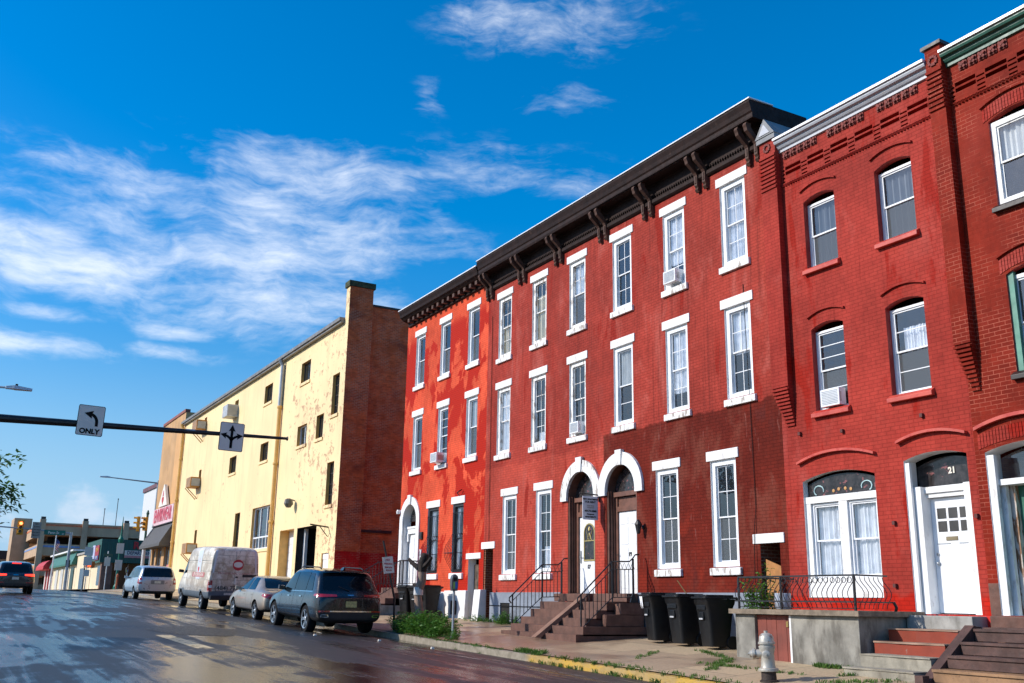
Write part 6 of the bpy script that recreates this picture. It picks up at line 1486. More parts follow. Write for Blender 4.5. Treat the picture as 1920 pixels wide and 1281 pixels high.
def leaf(mb, p, d, n, L, w):
    d = d.normalized(); s = d.cross(n).normalized(); n2 = s.cross(d)
    a = p; m1 = p + d * L * .45 + s * w * .5 + n2 * L * .06; m2 = p + d * L * .45 - s * w * .5 + n2 * L * .06; e = p + d * L - n2 * L * .12; c = p + d * L * .5
    k = len(mb.v); mb.v += [tuple(a), tuple(m1), tuple(e), tuple(m2), tuple(c)]
    mb.f += [(k, k + 1, k + 4), (k + 1, k + 2, k + 4), (k, k + 4, k + 3), (k + 4, k + 2, k + 3)]; mb.m += [0] * 4
rv = lambda: Vector((random.gauss(0, 1), random.gauss(0, 1), random.gauss(0, 1)))
def tree(x, y, h, r, label, seed, n_limb=9, leafL=.13, extra=()):
    random.seed(seed); z0 = zwalk(x, y) if x > CX else zc(y)
    root = thing('street_tree', (x, y, z0), label, 'tree')
    tb_ = MB(); base = Vector((x, y, z0)); fork = base + Vector((.1, .05, h * .34))
    tb_.tube([base - Vector((0, 0, .2)), base + Vector((.03, 0, h * .15)), fork, fork + Vector((.05, 0, h * .22)), fork + Vector((.1, .05, h * .5))], [.17, .14, .12, .08, .03], 9)
    lf = MB()
    for i in range(n_limb + len(extra)):
        a = 2 * math.pi * (i + random.uniform(-.3, .3)) / n_limb * 1.0; f = random.uniform(0, .6)
        if i >= n_limb: a, f = extra[i - n_limb][0], extra[i - n_limb][2]
        s = fork + Vector((.05, .02, h * .36 * f)); L = r * random.uniform(.75, 1.1) * (1 - f * .45)
        dz = h * random.uniform(.02, .30)
        if i >= n_limb: L, dz = extra[i - n_limb][1], extra[i - n_limb][3]
        e = s + Vector((math.cos(a) * L, math.sin(a) * L, dz))
        mid = s.lerp(e, .5) + Vector((0, 0, .18 * L)); tb_.tube([s, mid, e], [.055, .035, .012], 6)
        for j in range(9):
            q = random.uniform(.25, 1); b = (s.lerp(mid, q * 2) if q < .5 else mid.lerp(e, q * 2 - 1)); tw = b + Vector((math.cos(a), math.sin(a), 0)) * .2 + rv() * .26 + Vector((0, 0, .08))
            tb_.tube([b, b.lerp(tw, .5) + rv() * .04, tw], [.012, .008, .004], 4)
            for k in range(56):
                u = random.uniform(.2, 1.15); p = b.lerp(tw, u) + rv() * .11; d = (tw - b).normalized() + rv() * .7 + Vector((0, 0, -.35))
                leaf(lf, p, d, Vector((0, 0, 1)) + rv() * .4, random.uniform(.8, 1.25) * leafL, leafL * .46)
    tb_.build('trunk', M_bark, root, smooth=True); lf.build('crown', M_leaf, root, recalc=False)
tree(-1.72, 24.6, 4.5, 2.0, 'leafy green street tree reaching in from the left edge', 11, 9, .14, extra=[(-.05, 2.5, .2, 1.0), (.2, 2.55, 0, 1.35), (-.3, 2.2, .1, .35), (.1, 2.3, .2, .2), (.0, 2.75, 0, 1.55), (-.15, 2.6, 0, 1.1), (.15, 2.6, .1, 1.75), (.25, 2.4, .0, .9), (-.3, 2.5, .2, 1.3), (.05, 2.2, .3, 1.5), (.4, 2.4, .2, .9), (-.45, 2.3, 0, .6), (.1, 2.0, 0, .5), (0, 1.9, .4, 1.2), (.3, 2.2, .1, 1.3), (-.2, 2.1, .1, .8)])

# pruned trunk in the kerb bed
random.seed(5)
tx, ty = 12.35, 27.0; tz = zwalk(tx, ty)
pt = thing('pruned_tree', (tx, ty, tz), 'bare pruned tree trunk with dark sawn stubs on the sidewalk', 'tree')
mb = MB(); mb.tube([(tx, ty, tz - .1), (tx + .02, ty - .02, tz + .5), (tx - .02, ty + .05, tz + 1.0), (tx + .05, ty - .05, tz + 1.35), (tx + .05, ty - .06, tz + 1.62)], [.155, .125, .115, .13, .12], 10); mb.build('trunk', mat('grey_bark', (.28, .19, .14), .85, var=.25, vs=5, bump=.5, bs=18), pt, smooth=True)
M_stub = mat('black_bark', (.022, .014, .011), .9, var=.4, vs=7, bump=.6, bs=18)
mb = MB(); mb.tube([(tx + .05, ty - .06, tz + 1.60), (tx + .06, ty - .06, tz + 1.85), (tx + .10, ty - .14, tz + 2.12)], [.125, .15, .10], 9); mb.build('sawn_stub', M_stub, pt, smooth=True); mb = MB(); mb.tube([(tx + .04, ty, tz + 1.65), (tx - .12, ty + .30, tz + 1.86), (tx - .18, ty + .42, tz + 1.98)], [.09, .06, .04], 7); mb.build('sawn_stub', M_stub, pt, smooth=True); mb = MB(); mb.tube([(tx + .05, ty - .05, tz + 1.7), (tx + .1, ty - .35, tz + 1.86), (tx + .12, ty - .5, tz + 2.0)], [.09, .07, .05], 7); mb.build('sawn_stub', M_stub, pt, smooth=True)
mb = MB(); mb.tube([(tx + .02, ty + .02, tz + 1.2), (tx - .05, ty + .28, tz + 1.25)], [.07, .05], 7); mb.build('sawn_stub', M_stub, pt, smooth=True)
mb = MB(); mb.lathe([(.135, 0), (.14, .02), (.135, .22)], (tx - .01, ty + .03, tz + .95), 12); mb.build('white_band', mat('white_tree_paint', (.6, .58, .55), .7, var=.1), pt)

def bush(cx, cy, rx, ry, h, n, label, seed, name='shrub', m=None, L=.10, z0=None, dens=5):
    random.seed(seed); z0 = zwalk(cx, cy) if z0 is None else z0
    root = thing(name, (cx, cy, z0), label, 'shrub' if name == 'shrub' else 'weed')
    st_ = MB(); lf = MB()
    for i in range(n):
        a = random.uniform(0, 6.283); q = math.sqrt(random.random()); bx, by = cx + rx * q * math.cos(a) * .85, cy + ry * q * math.sin(a) * .85
        zb = zwalk(bx, by) if bx > CX else zc(by) - .10
        hh = h * random.uniform(.55, 1.05) * (1 - .45 * q * q); tip = Vector((bx, by, zb)) + Vector((rx * .25 * math.cos(a) * q + random.gauss(0, .08), ry * .2 * math.sin(a) * q + random.gauss(0, .08), hh))
        b = Vector((bx, by, zb - .03)); st_.tube([b, b.lerp(tip, .5) + rv() * .03, tip], [.006, .005, .003], 4)
        k = max(5, int(hh * dens * 9))
        for j in range(k):
            u = random.uniform(.15, 1.03); p = b.lerp(tip, u); w = random.uniform(0, 6.283)
            leaf(lf, p, Vector((math.cos(w), math.sin(w), random.uniform(-.3, .6))), Vector((0, 0, 1)) + rv() * .3, L * random.uniform(.6, 1.25), L * .42)
    st_.build('stem', M_bush, root); lf.build('foliage', m or M_bush, root, recalc=False)
    return root
bush(12.0, 25.9, .62, 1.75, .58, 330, 'dense bright green weedy shrub round the pruned trunk by the kerb', 3, L=.12)
bush(11.75, 23.55, .2, .28, .26, 30, 'small green weed tuft at the foot of the parking meter', 4, 'weed', L=.09)
bush(11.62, 24.6, .16, .4, .22, 30, 'low green weed spilling over the kerb next to the shrub', 6, 'weed', L=.09)
bush(15.2, 27.0, .25, .5, .42, 40, 'green weeds growing in front of the grey foundation cellar window', 8, 'weed', L=.10)
bush(15.2, 28.8, .22, .9, .22, 40, 'low weeds at the foot of the passage beside the orange house', 9, 'weed', L=.08)
bush(15.15, 16.05, .28, .38, 1.75, 46, 'tall green weeds with brown seed heads between the bins and the porch', 10, 'weed', L=.13, dens=4)
bush(10.6 + 1.0, 37.2, .2, .8, .35, 50, 'bright weeds in the gutter behind the tan sedan', 12, 'weed', L=.1)

def tufts(name, spots, m):
    """grass growing in the joints: nobody could count it"""
    mb = MB(); random.seed(21)
    for (x0, y0, x1, y1, n, h, sp) in spots:
        for i in range(n):
            u = random.random(); x = x0 + (x1 - x0) * u + random.gauss(0, sp); y = y0 + (y1 - y0) * u + random.gauss(0, sp)
            z = (zwalk(x, y) if x > KX else (zc(y) if x > CX else zroad(x, y))) - .01
            for k in range(7):
                a = random.uniform(0, 6.283); l = h * random.uniform(.4, 1.2); w = .008; dx, dy = math.cos(a), math.sin(a); ln = random.uniform(.2, .8) * l
                px, py = x + random.gauss(0, .025), y + random.gauss(0, .025)
                mb.poly([(px - dy * w, py + dx * w, z), (px + dy * w, py - dx * w, z), (px + dx * ln * .5 + dy * w * .7, py + dy * ln * .5 - dx * w * .7, z + l * .65), (px + dx * ln, py + dy * ln, z + l * .9), (px + dx * ln * .5 - dy * w * .7, py + dy * ln * .5 + dx * w * .7, z + l * .65)])
    o = mb.build(name, m, recalc=False); o['kind'] = 'stuff'; return o
tufts('grass', [(11.38, 12.6, 11.38, 18.9, 90, .10, .05), (11.62, 12.6, 11.62, 18.0, 50, .07, .05), (12.2, 14.3, 13.6, 15.3, 60, .07, .06), (13.6, 15.3, 14.2, 16.9, 45, .07, .05), (12.9, 12.6, 12.8, 15.4, 60, .06, .05), (13.9, 12.3, 13.9, 13.4, 70, .09, .05),
                (13.3, 11.2, 12.5, 11.9, 40, .07, .06), (13.2, 12.2, 13.9, 12.2, 40, .07, .06), (12.4, 16.7, 13.5, 17.4, 30, .06, .05), (11.6, 18.9, 11.6, 20.0, 70, .10, .06), (15.4, 24.5, 15.4, 28.9, 60, .12, .05), (11.5, 20.5, 11.5, 24.0, 60, .06, .05)], M_grass)
# tiny litter
random.seed(4)
for (x, y) in ((10.2, 24.6), (10.6, 22.3), (8.9, 25.8)):
    z = zroad(x, y); mb = MB(); mb.hexa([(x - .04, y - .03, z), (x + .04, y - .035, z), (x + .045, y + .03, z), (x - .035, y + .03, z), (x - .03, y - .02, z + .03), (x + .03, y - .03, z + .045), (x + .035, y + .02, z + .03), (x - .02, y + .02, z + .05)])
    o = tag(mb.build('paper_scrap', M_signw), 'scrap of white litter lying on the wet road near the parked cars', 'litter', 'white litter scraps on the road')
# ------------------------------------------------------------------ vehicles (built nose to +X, then turned up the street)
def rounded(poly, r, n=4):
    out = []; k = len(poly)
    for i in range(k):
        p0, p, p1 = Vector(poly[i - 1]), Vector(poly[i]), Vector(poly[(i + 1) % k])
        a = (p0 - p); b = (p1 - p); rr = min(r, a.length * .45, b.length * .45); a = p + a.normalized() * rr; b = p + b.normalized() * rr
        for j in range(n + 1):
            u = j / n; out.append(tuple(a * (1 - u) ** 2 + p * 2 * u * (1 - u) + b * u * u))
    return out

def loft(st):
    """stations (x, zb, zbelt, ztop, wbot, wmid, wbelt, wtop): half ring from floor centre over the side to roof centre"""
    rings = []
    for x, zb, zl, zt, wb, wm, wl, wt in st:
        zm = zb + (zl - zb) * .22
        h = [(0, zb), (wb * .82, zb), (wb, zb + .05), (wm, zm), (wm * 1.005, zm + (zl - zm) * .5), (wl, zl - .03), (wl - .02, zl), (wt + (wl - wt) * .12, zl + (zt - zl) * .86), (wt * .86, zt - .012), (wt * .45, zt), (0, zt + .006)]
        full = h + [(-y, z) for y, z in h[-2:0:-1]]
        rings.append([(x, y, z) for y, z in full])
    return rings

class Car:
    def __init__(s, name, label, cat, loc, st, paint, wheels, wr, W, trim_z=None, trim=None, slope=.03, sub=2, group='cars parked along the kerb', yawd=0.0):
        s.root = thing(name, loc, label, cat, group, rot=(0, -slope, R(90 + yawd)))
        rings = loft(st); n = len(rings[0]); mb = MB()
        for r in rings: mb.v += r
        for i in range(len(rings) - 1):
            for k in range(n):
                q = (k + 1) % n; mb.f.append((i * n + k, i * n + q, (i + 1) * n + q, (i + 1) * n + k)); mb.m.append(0)
        half = n // 2
        for base, flip in ((0, 1), ((len(rings) - 1) * n, 0)):
            for i in range(half):
                a, b = i, i + 1; c, d = (n - i - 1) % n, (n - i) % n
                f = [base + v for v in (a, b, c, d)]
                f = [v for j, v in enumerate(f) if v not in f[:j]]
                if len(f) > 2: mb.f.append(tuple(f if not flip else f[::-1])); mb.m.append(0)
        body = mb.build('body', [paint, M_blackpl, trim or M_blackpl], s.root, local=True)
        m1 = body.modifiers.new('s', 'SUBSURF'); m1.levels = sub; m1.render_levels = sub
        cut = MB()
        for x in wheels:
            for sd in (-1, 1):
                cut.lathe([(wr * 1.14, sd * (W / 2 - .34)), (wr * 1.14, sd * (W / 2 + .2))], (x, 0, wr), 28, 1)
        co_ = cut.build('cutter', [paint, M_blackpl, M_blackpl], None)
        # the cutter lives in the body's local space
        co_.matrix_world = s.root.matrix_basis @ Matrix()
        bpy.context.view_layer.update()
        co_.parent = s.root; co_.matrix_parent_inverse = Matrix(); co_.location = (0, 0, 0); co_.rotation_euler = (0, 0, 0)
        m2 = body.modifiers.new('b', 'BOOLEAN'); m2.object = co_; m2.operation = 'DIFFERENCE'; m2.solver = 'EXACT'
        me = to_mesh(body); body.modifiers.clear(); old = body.data; body.data = me; bpy.data.meshes.remove(old); bpy.data.objects.remove(co_)
        for p in me.polygons:
            c = p.center; p.use_smooth = True
            p.material_index = 0
            if any(math.hypot(c.x - x, c.z - wr) < wr * 1.135 for x in wheels) and abs(p.normal.y) < .5 and abs(c.y) > W / 2 - .36: p.material_index = 1
            elif any(math.hypot(c.x - x, c.z - wr) < wr * 1.15 for x in wheels) and abs(c.y) < W / 2 - .30: p.material_index = 1
            elif p.normal.z < -.75: p.material_index = 1
            elif trim_z and c.z < trim_z: p.material_index = 2
        try: me.set_sharp_from_angle(angle=R(35))
        except Exception: pass
        s.body = body
        bm = bmesh.new(); bm.from_mesh(me); s.bvh = BVHTree.FromBMesh(bm); bm.free()
        s.wheels(wheels, wr, W)
    def wheels(s, xs, r, W):
        s.tyre_mat = M_tyre
        proto = None
        for x in xs:
            for sd in (1, -1):
                if proto is None:
                    mb = MB(); hw = .12
                    mb.lathe([(r * .66, hw), (r * .70, hw + .005), (r * .90, hw + .004), (r * .98, hw * .75), (r, hw * .4), (r, -hw * .4), (r * .98, -hw * .75), (r * .9, -hw), (r * .66, -hw)], (0, 0, 0), 32, 1, cap0=False)
                    w = mb.build('wheel', M_tyre, s.root, local=True, smooth=True)
                    mb = MB(); mb.lathe([(r * .67, hw + .002), (r * .64, hw - .01), (r * .62, hw - .05), (r * .2, hw - .06), (0, hw - .06)], (0, 0, 0), 32, 1, cap0=False); mb.build('rim_barrel', M_rimdk, w, local=True, smooth=True)
                    mb = MB(); ns = s.spokes if hasattr(s, 'spokes') else 5
                    for k in range(ns):
                        a = 2 * math.pi * k / ns
                        for off in (-.13, .13):
                            ca, sa = math.cos(a + off), math.sin(a + off); px, pz = -math.sin(a), math.cos(a); wd = r * .05
                            mb.hexa([(ca * r * .10 - px * wd, hw - .05, sa * r * .10 - pz * wd), (ca * r * .65 - px * wd, hw - .03, sa * r * .65 - pz * wd), (ca * r * .65 + px * wd, hw - .03, sa * r * .65 + pz * wd), (ca * r * .10 + px * wd, hw - .05, sa * r * .10 + pz * wd),
                                     (ca * r * .10 - px * wd, hw - .015, sa * r * .10 - pz * wd), (ca * r * .65 - px * wd, hw - .004, sa * r * .65 - pz * wd), (ca * r * .65 + px * wd, hw - .004, sa * r * .65 + pz * wd), (ca * r * .10 + px * wd, hw - .015, sa * r * .10 + pz * wd)])
                    mb.lathe([(r * .18, hw - .05), (r * .18, hw - .01), (r * .12, hw), (0, hw)], (0, 0, 0), 14, 1)
                    for k in range(24):
                        a, b = 2 * math.pi * k / 24, 2 * math.pi * (k + 1) / 24; r0, r1 = r * .62, r * .675
                        mb.hexa([(r0 * math.cos(a), hw - .02, r0 * math.sin(a)), (r1 * math.cos(a), hw - .02, r1 * math.sin(a)), (r1 * math.cos(b), hw - .02, r1 * math.sin(b)), (r0 * math.cos(b), hw - .02, r0 * math.sin(b)),
                                 (r0 * math.cos(a), hw + .002, r0 * math.sin(a)), (r1 * math.cos(a), hw + .007, r1 * math.sin(a)), (r1 * math.cos(b), hw + .007, r1 * math.sin(b)), (r0 * math.cos(b), hw + .002, r0 * math.sin(b))])
                    mb.build('rim', M_rim, w, local=True)
                    proto = w
                else:
                    w = copy_tree(proto, s.root)
                w.location = (x, sd * (W / 2 - .145), r); w.rotation_euler = (0, 0, 0 if sd > 0 else math.pi)
    def ray(s, o, d):
        h = s.bvh.ray_cast(Vector(o), Vector(d))
        if h[0] is None:
            h = s.bvh.find_nearest(Vector(o))
        return h[0], h[1]
    def patch(s, name, poly, side, m, off=.007, parent=None, r=.03, cuts=4, text_me=None):
        """lay a shape on the body: side 'L'/'R' poly in (x, z), 'B' poly in (y, z) seen from behind (tail at -X), 'F' from the front, 'T' in (x, y) from above"""
        bm = bmesh.new()
        if text_me is None:
            pts = rounded(poly, r) if r else poly
            vs = [bm.verts.new((p[0], p[1], 0)) for p in pts]; bm.faces.new(vs)
            for _ in range(1): bmesh.ops.triangulate(bm, faces=bm.faces)
            for _ in range(cuts): bmesh.ops.subdivide_edges(bm, edges=[e for e in bm.edges if e.calc_length() > .07], cuts=1); bmesh.ops.triangulate(bm, faces=bm.faces)
        else: bm.from_mesh(text_me)
        for v in bm.verts:
            a, b = v.co.x, v.co.y
            o, d = {'L': ((a, 4, b), (0, -1, 0)), 'R': ((a, -4, b), (0, 1, 0)), 'B': ((-4, a, b), (1, 0, 0)), 'F': ((9, a, b), (-1, 0, 0)), 'T': ((a, b, 5), (0, 0, -1))}[side]
            h, n = s.ray(o, d); dd = Vector(d)
            v.co = h - dd * off
        bmesh.ops.recalc_face_normals(bm, faces=bm.faces)
        me = bpy.data.meshes.new(name); bm.to_mesh(me); bm.free(); me.materials.append(m)
        me.polygons.foreach_set('use_smooth', [True] * len(me.polygons)); me.uv_layers.new(name='UVMap')
        o = bpy.data.objects.new(name, me); COL.objects.link(o); o.parent = parent or s.root
        return o
    def word(s, name, txt, size, side, at, m, off=.007, sx=1.0, parent=None, bold=.0):
        cu = bpy.data.curves.new(name, 'FONT'); cu.body = txt; cu.size = size; cu.align_x = 'CENTER'; cu.align_y = 'CENTER'; cu.resolution_u = 2; cu.offset = bold
        t_ = bpy.data.objects.new(name, cu); COL.objects.link(t_); me = to_mesh(t_); bpy.data.objects.remove(t_)
        fl = {'L': -1, 'B': -1, 'R': 1}[side]      # reading direction in the patch's own axes
        me.transform(Matrix.Translation((at[0], at[1], 0)) @ Matrix.Diagonal((fl * sx, 1, 1, 1)))
        return s.patch(name, None, side, m, off, parent, text_me=me)
    def both(s, name, poly, m, **k):
        a = s.patch(name, poly, 'L', m, **k); b = s.patch(name, poly, 'R', m, **k); return a, b
    def handles(s, pts, m):
        for x, z in pts:
            for sd in 'LR':
                s.patch('door_handle', [(x - .09, z - .012), (x + .09, z - .012), (x + .09, z + .016), (x - .09, z + .016)], sd, m, off=.022, r=.01, cuts=0)
    def seams(s, lines):
        for i, ln in enumerate(lines):
            for sd in 'LR':
                for (xa, za), (xb, zb) in zip(ln, ln[1:]):
                    d = Vector((xb - xa, zb - za)); nn_ = Vector((-d.y, d.x)).normalized() * .005
                    s.patch('door_seam', [(xa + nn_.x, za + nn_.y), (xa - nn_.x, za - nn_.y), (xb - nn_.x, zb - nn_.y), (xb + nn_.x, zb + nn_.y)], sd, M_blackpl, off=.0025, r=0, cuts=2)
    def mirrors(s, x, z, y, m):
        for sd in (1, -1):
            mb = MB(); mb.hexa([(x - .08, sd * y, z - .07), (x + .08, sd * y, z - .05), (x + .06, sd * (y + .20), z - .04), (x - .07, sd * (y + .20), z - .05), (x - .08, sd * y, z + .05), (x + .05, sd * y, z + .06), (x + .03, sd * (y + .20), z + .08), (x - .07, sd * (y + .20), z + .08)])
            mb.build('wing_mirror', m, s.root, local=True, bevel=.02)
    def plate(s, y0, z0, z1, m, txt=None, w=.32, side='B'):
        p = s.patch('number_plate', [(y0 - w / 2, z0), (y0 + w / 2, z0), (y0 + w / 2, z1), (y0 - w / 2, z1)], side, m, off=.02, r=.01, cuts=1)
        return p

def paint(name, c, metal=.5, rough=.3, coat=.8):
    m, t, b = new_mat(name)
    b.inputs['Base Color'].default_value = (*c, 1); b.inputs['Metallic'].default_value = metal; b.inputs['Roughness'].default_value = rough
    b.inputs['Coat Weight'].default_value = coat; b.inputs['Coat Roughness'].default_value = .05
    n = noise(t, objco(t, (1, 1, 1)), 6, 5, .65)
    t.links.new(ramp(t, n, .3, .7, rough - .05, rough + .12), b.inputs['Roughness'])
    sep = nd(t, 'SeparateXYZ', {0: objco(t)})
    dirt_ = mth(t, 'MULTIPLY', ramp(t, sep.outputs[2], .75, .3), ramp(t, noise(t, objco(t, (3, 3, 6)), 1.5, 5), .35, .7, 0, .10))
    t.links.new(mix(t, dirt_, c, (.10, .09, .08)), b.inputs['Base Color'])
    return m
M_blackpl = mat('black_plastic_trim', (.016, .016, .017), .55, var=.1, local=True)
M_tyre = mat('tyre_rubber', (.010, .010, .011), .85, var=.15, spec=.2, local=True)
M_rim = mat('silver_alloy', (.55, .56, .58), .3, .9, var=.05, local=True)
M_rimdk = mat('dark_rim_barrel', (.012, .012, .013), .6, .0, var=.1, local=True)
M_cglass = mat('tinted_car_glass', (.005, .008, .011), .05, var=.02, spec=.45, local=True)
M_tail = mat('red_tail_lamp', (.34, .008, .012), .15, var=.1, spec=.7, coat=1, local=True)
M_tailon = mat('lit_tail_lamp', (.7, .02, .01), .25, em=(1, .035, .015, 2.6))
M_clear = mat('clear_lamp', (.7, .7, .72), .15, .2, spec=.8, coat=1, local=True)
M_chrome = mat('chrome', (.72, .73, .75), .12, 1.0, var=.02, local=True)
M_plate = mat('number_plate_paint', (.55, .55, .48), .4, var=.3, vs=20, local=True)
M_platey = mat('yellow_blue_plate', (.50, .42, .16), .4, var=.3, vs=20, local=True)

# ---- charcoal SUV, the nearest car
sx, sy = 10.2, 26.75
def gz(x, y): return zroad(x, y)
st_suv = [(0.00, .42, .86, .98, .74, .78, .74, .66), (.05, .34, .95, 1.04, .80, .90, .86, .80), (.20, .30, 1.05, 1.13, .84, .955, .93, .84), (.30, .30, 1.09, 1.27, .86, .97, .945, .82), (.48, .31, 1.10, 1.56, .88, .98, .95, .79), (.62, .31, 1.10, 1.69, .88, .98, .95, .78), (.80, .31, 1.10, 1.725, .88, .98, .95, .775),  # rear floor set low: its black fills in for the shadow beneath
          (1.5, .34, 1.09, 1.765, .88, .985, .95, .78), (2.4, .34, 1.07, 1.775, .88, .98, .945, .775), (2.75, .34, 1.06, 1.74, .88, .98, .945, .76), (3.15, .34, 1.055, 1.50, .88, .98, .945, .78), (3.52, .34, 1.05, 1.16, .88, .98, .945, .80), (3.62, .34, 1.04, 1.10, .88, .98, .94, .82),
          (4.1, .36, .98, 1.07, .88, .975, .92, .80), (4.55, .38, .92, 1.02, .86, .95, .88, .74), (4.78, .42, .84, .95, .80, .88, .80, .66), (4.86, .48, .74, .84, .70, .76, .70, .58)]
P_suv = paint('charcoal_metallic_paint', (.008, .010, .014), .35, .20, .8)
suv = Car('parked_suv', 'charcoal sport utility vehicle with chrome trim, nearest of the parked cars', 'car', (sx, sy, gz(sx, sy) + .0), st_suv, P_suv, (1.02, 3.96), .385, 1.96, trim_z=.47)
suv.spokes = 5
suv.patch('rear_window', [(-.74, 1.19), (.74, 1.19), (.67, 1.64), (-.67, 1.64)], 'B', M_cglass, r=.07)
suv.both('side_window', [(2.20, 1.135), (3.28, 1.12), (2.80, 1.60), (2.20, 1.645)], M_cglass, r=.05)
suv.both('side_window', [(1.20, 1.145), (2.14, 1.135), (2.14, 1.65), (1.20, 1.655)], M_cglass, r=.05)
suv.both('quarter_window', [(.62, 1.17), (1.14, 1.15), (1.14, 1.64), (.86, 1.62)], M_cglass, r=.06)
suv.patch('windscreen', [(-.70, 1.17), (.70, 1.17), (.62, 1.66), (-.62, 1.66)], 'F', M_cglass, r=.06)
suv.both('window_trim', [(.58, 1.125), (3.35, 1.095), (3.35, 1.115), (.58, 1.145)], M_chrome, r=0, off=.006)
for s_ in (-1, 1):
    suv.patch('tail_light', [(s_ * .40, 1.02), (s_ * .93, 1.00), (s_ * .93, 1.085), (s_ * .40, 1.075)], 'B', M_tail, r=.02, off=.012)
    suv.patch('side_tail_light', [(.06, 1.0), (.42, 1.03), (.36, 1.08), (.10, 1.09)], 'L' if s_ > 0 else 'R', M_tail, r=.02, off=.008)
    suv.patch('reflector', [(s_ * .60, .61), (s_ * .90, .60), (s_ * .90, .645), (s_ * .60, .65)], 'B', M_tail, r=.015, off=.012)
    suv.patch('exhaust', [(s_ * .62, .47), (s_ * .86, .47), (s_ * .84, .545), (s_ * .64, .545)], 'B', M_chrome, r=.03, off=.012)
    suv.patch('exhaust_mouth', [(s_ * .65, .485), (s_ * .83, .485), (s_ * .82, .53), (s_ * .67, .53)], 'B', M_blackpl, r=.02, off=.016)
    suv.patch('headlight', [(s_ * .52, .90), (s_ * .84, .90), (s_ * .84, .97), (s_ * .52, .97)], 'F', M_clear, r=.02)
suv.patch('chrome_strip', [(-.60, .612), (.60, .612), (.60, .645), (-.60, .645)], 'B', M_chrome, r=.01, off=.012)
suv.patch('badge', [(-.09, 1.045), (.09, 1.045), (.09, 1.075), (-.09, 1.075)], 'B', M_chrome, r=.01, off=.012)
suv.plate(.0, .74, .90, M_platey)
suv.patch('lower_bumper', [(-.80, .45), (.80, .45), (.86, .60), (-.86, .60)], 'B', M_blackpl, r=.04, off=.006)
suv.handles([(1.50, .985), (2.58, .97)], M_chrome)
suv.seams([[(2.17, 1.12), (2.19, .80), (2.17, .48)], [(3.30, 1.08), (3.36, .75), (3.34, .48)], [(1.16, 1.12), (1.30, .85), (1.46, .60), (1.50, .48)]])
suv.both('sill_strip', [(1.48, .44), (3.46, .43), (3.46, .455), (1.48, .465)], M_chrome, r=0, off=.006)
suv.mirrors(3.18, 1.17, .90, P_suv)
for s_ in (-1, 1):
    mb = MB(); mb.tube([(.85, s_ * .62, 1.745), (1.0, s_ * .62, 1.79), (2.4, s_ * .62, 1.81), (2.6, s_ * .61, 1.775)], .018, 6); mb.build('roof_rail', M_blackpl, suv.root, local=True)
mb = MB(); mb.hexa([(.72, -.04, 1.72), (.98, -.03, 1.74), (.98, .03, 1.74), (.72, .04, 1.72), (.70, -.012, 1.80), (.76, -.012, 1.82), (.76, .012, 1.82), (.70, .012, 1.80)]); mb.build('shark_fin_aerial', P_suv, suv.root, local=True, bevel=.006)
mb = MB(); mb.box(.46, .62, -.66, .66, 1.675, 1.71); mb.build('roof_spoiler', P_suv, suv.root, local=True, bevel=.01)
mb = MB(); mb.tube([(.20, .0, 1.17), (.30, .30, 1.28)], .012, 5); mb.build('rear_wiper', M_blackpl, suv.root, local=True)

# ---- tan sedan in front of it
P_sed = paint('tan_metallic_paint', (.38, .31, .24), .5, .34, .6)
st_sed = [(0, .42, .78, .86, .66, .72, .70, .58), (.06, .34, .86, .93, .76, .86, .82, .66), (.25, .30, .93, .985, .80, .90, .87, .70), (.70, .28, .95, 1.01, .82, .905, .88, .70), (.85, .28, .95, 1.05, .82, .905, .88, .68), (1.25, .27, .95, 1.30, .82, .91, .885, .60), (1.55, .27, .95, 1.405, .82, .91, .885, .58), (2.1, .27, .94, 1.45, .82, .91, .88, .59), (2.6, .27, .93, 1.44, .82, .91, .88, .585),
          (2.95, .27, .925, 1.34, .82, .91, .88, .61), (3.50, .27, .92, 1.02, .82, .91, .87, .70), (3.62, .27, .91, .97, .82, .905, .86, .72), (4.2, .30, .84, .91, .80, .89, .82, .68), (4.62, .32, .76, .84, .76, .84, .74, .60), (4.78, .38, .66, .74, .64, .70, .64, .50)]
ex, ey = 10.38, 32.7
sed = Car('parked_sedan', 'tan four door sedan parked between the charcoal SUV and the wrapped van', 'car', (ex, ey, gz(ex, ey)), st_sed, P_sed, (1.0, 3.74), .325, 1.82)
sed.both('side_window', [(2.12, .985), (3.20, .965), (2.68, 1.36), (2.12, 1.395)], M_cglass, r=.05); sed.both('side_window', [(1.28, .995), (2.06, .985), (2.06, 1.39), (1.62, 1.36)], M_cglass, r=.05)
sed.patch('rear_window', [(-.62, 1.055), (.62, 1.055), (.50, 1.37), (-.50, 1.37)], 'B', M_cglass, r=.06, off=.02); sed.patch('windscreen', [(-.64, 1.03), (.64, 1.03), (.54, 1.38), (-.54, 1.38)], 'F', M_cglass, r=.06)
for s_ in (-1, 1):
    sed.patch('tail_light', [(s_ * .46, .74), (s_ * .80, .74), (s_ * .80, .88), (s_ * .46, .87)], 'B', M_tail, r=.04, off=.01); sed.patch('side_tail_light', [(.05, .76), (.36, .82), (.26, .89), (.06, .88)], 'L' if s_ > 0 else 'R', M_tail, r=.03, off=.008)
    sed.patch('headlight', [(s_ * .46, .66), (s_ * .74, .66), (s_ * .74, .76), (s_ * .46, .76)], 'F', M_clear, r=.03)
sed.plate(0, .72, .84, M_plate); sed.handles([(1.50, .84), (2.42, .83)], P_sed); sed.seams([[(2.09, .96), (2.10, .65), (2.06, .33)], [(3.18, .93), (3.24, .6), (3.2, .33)], [(1.22, .96), (1.36, .72), (1.46, .45)]])
sed.both('side_moulding', [(1.45, .50), (3.28, .49), (3.28, .53), (1.45, .54)], P_sed, r=0, off=.012); sed.mirrors(3.05, 1.0, .84, P_sed)
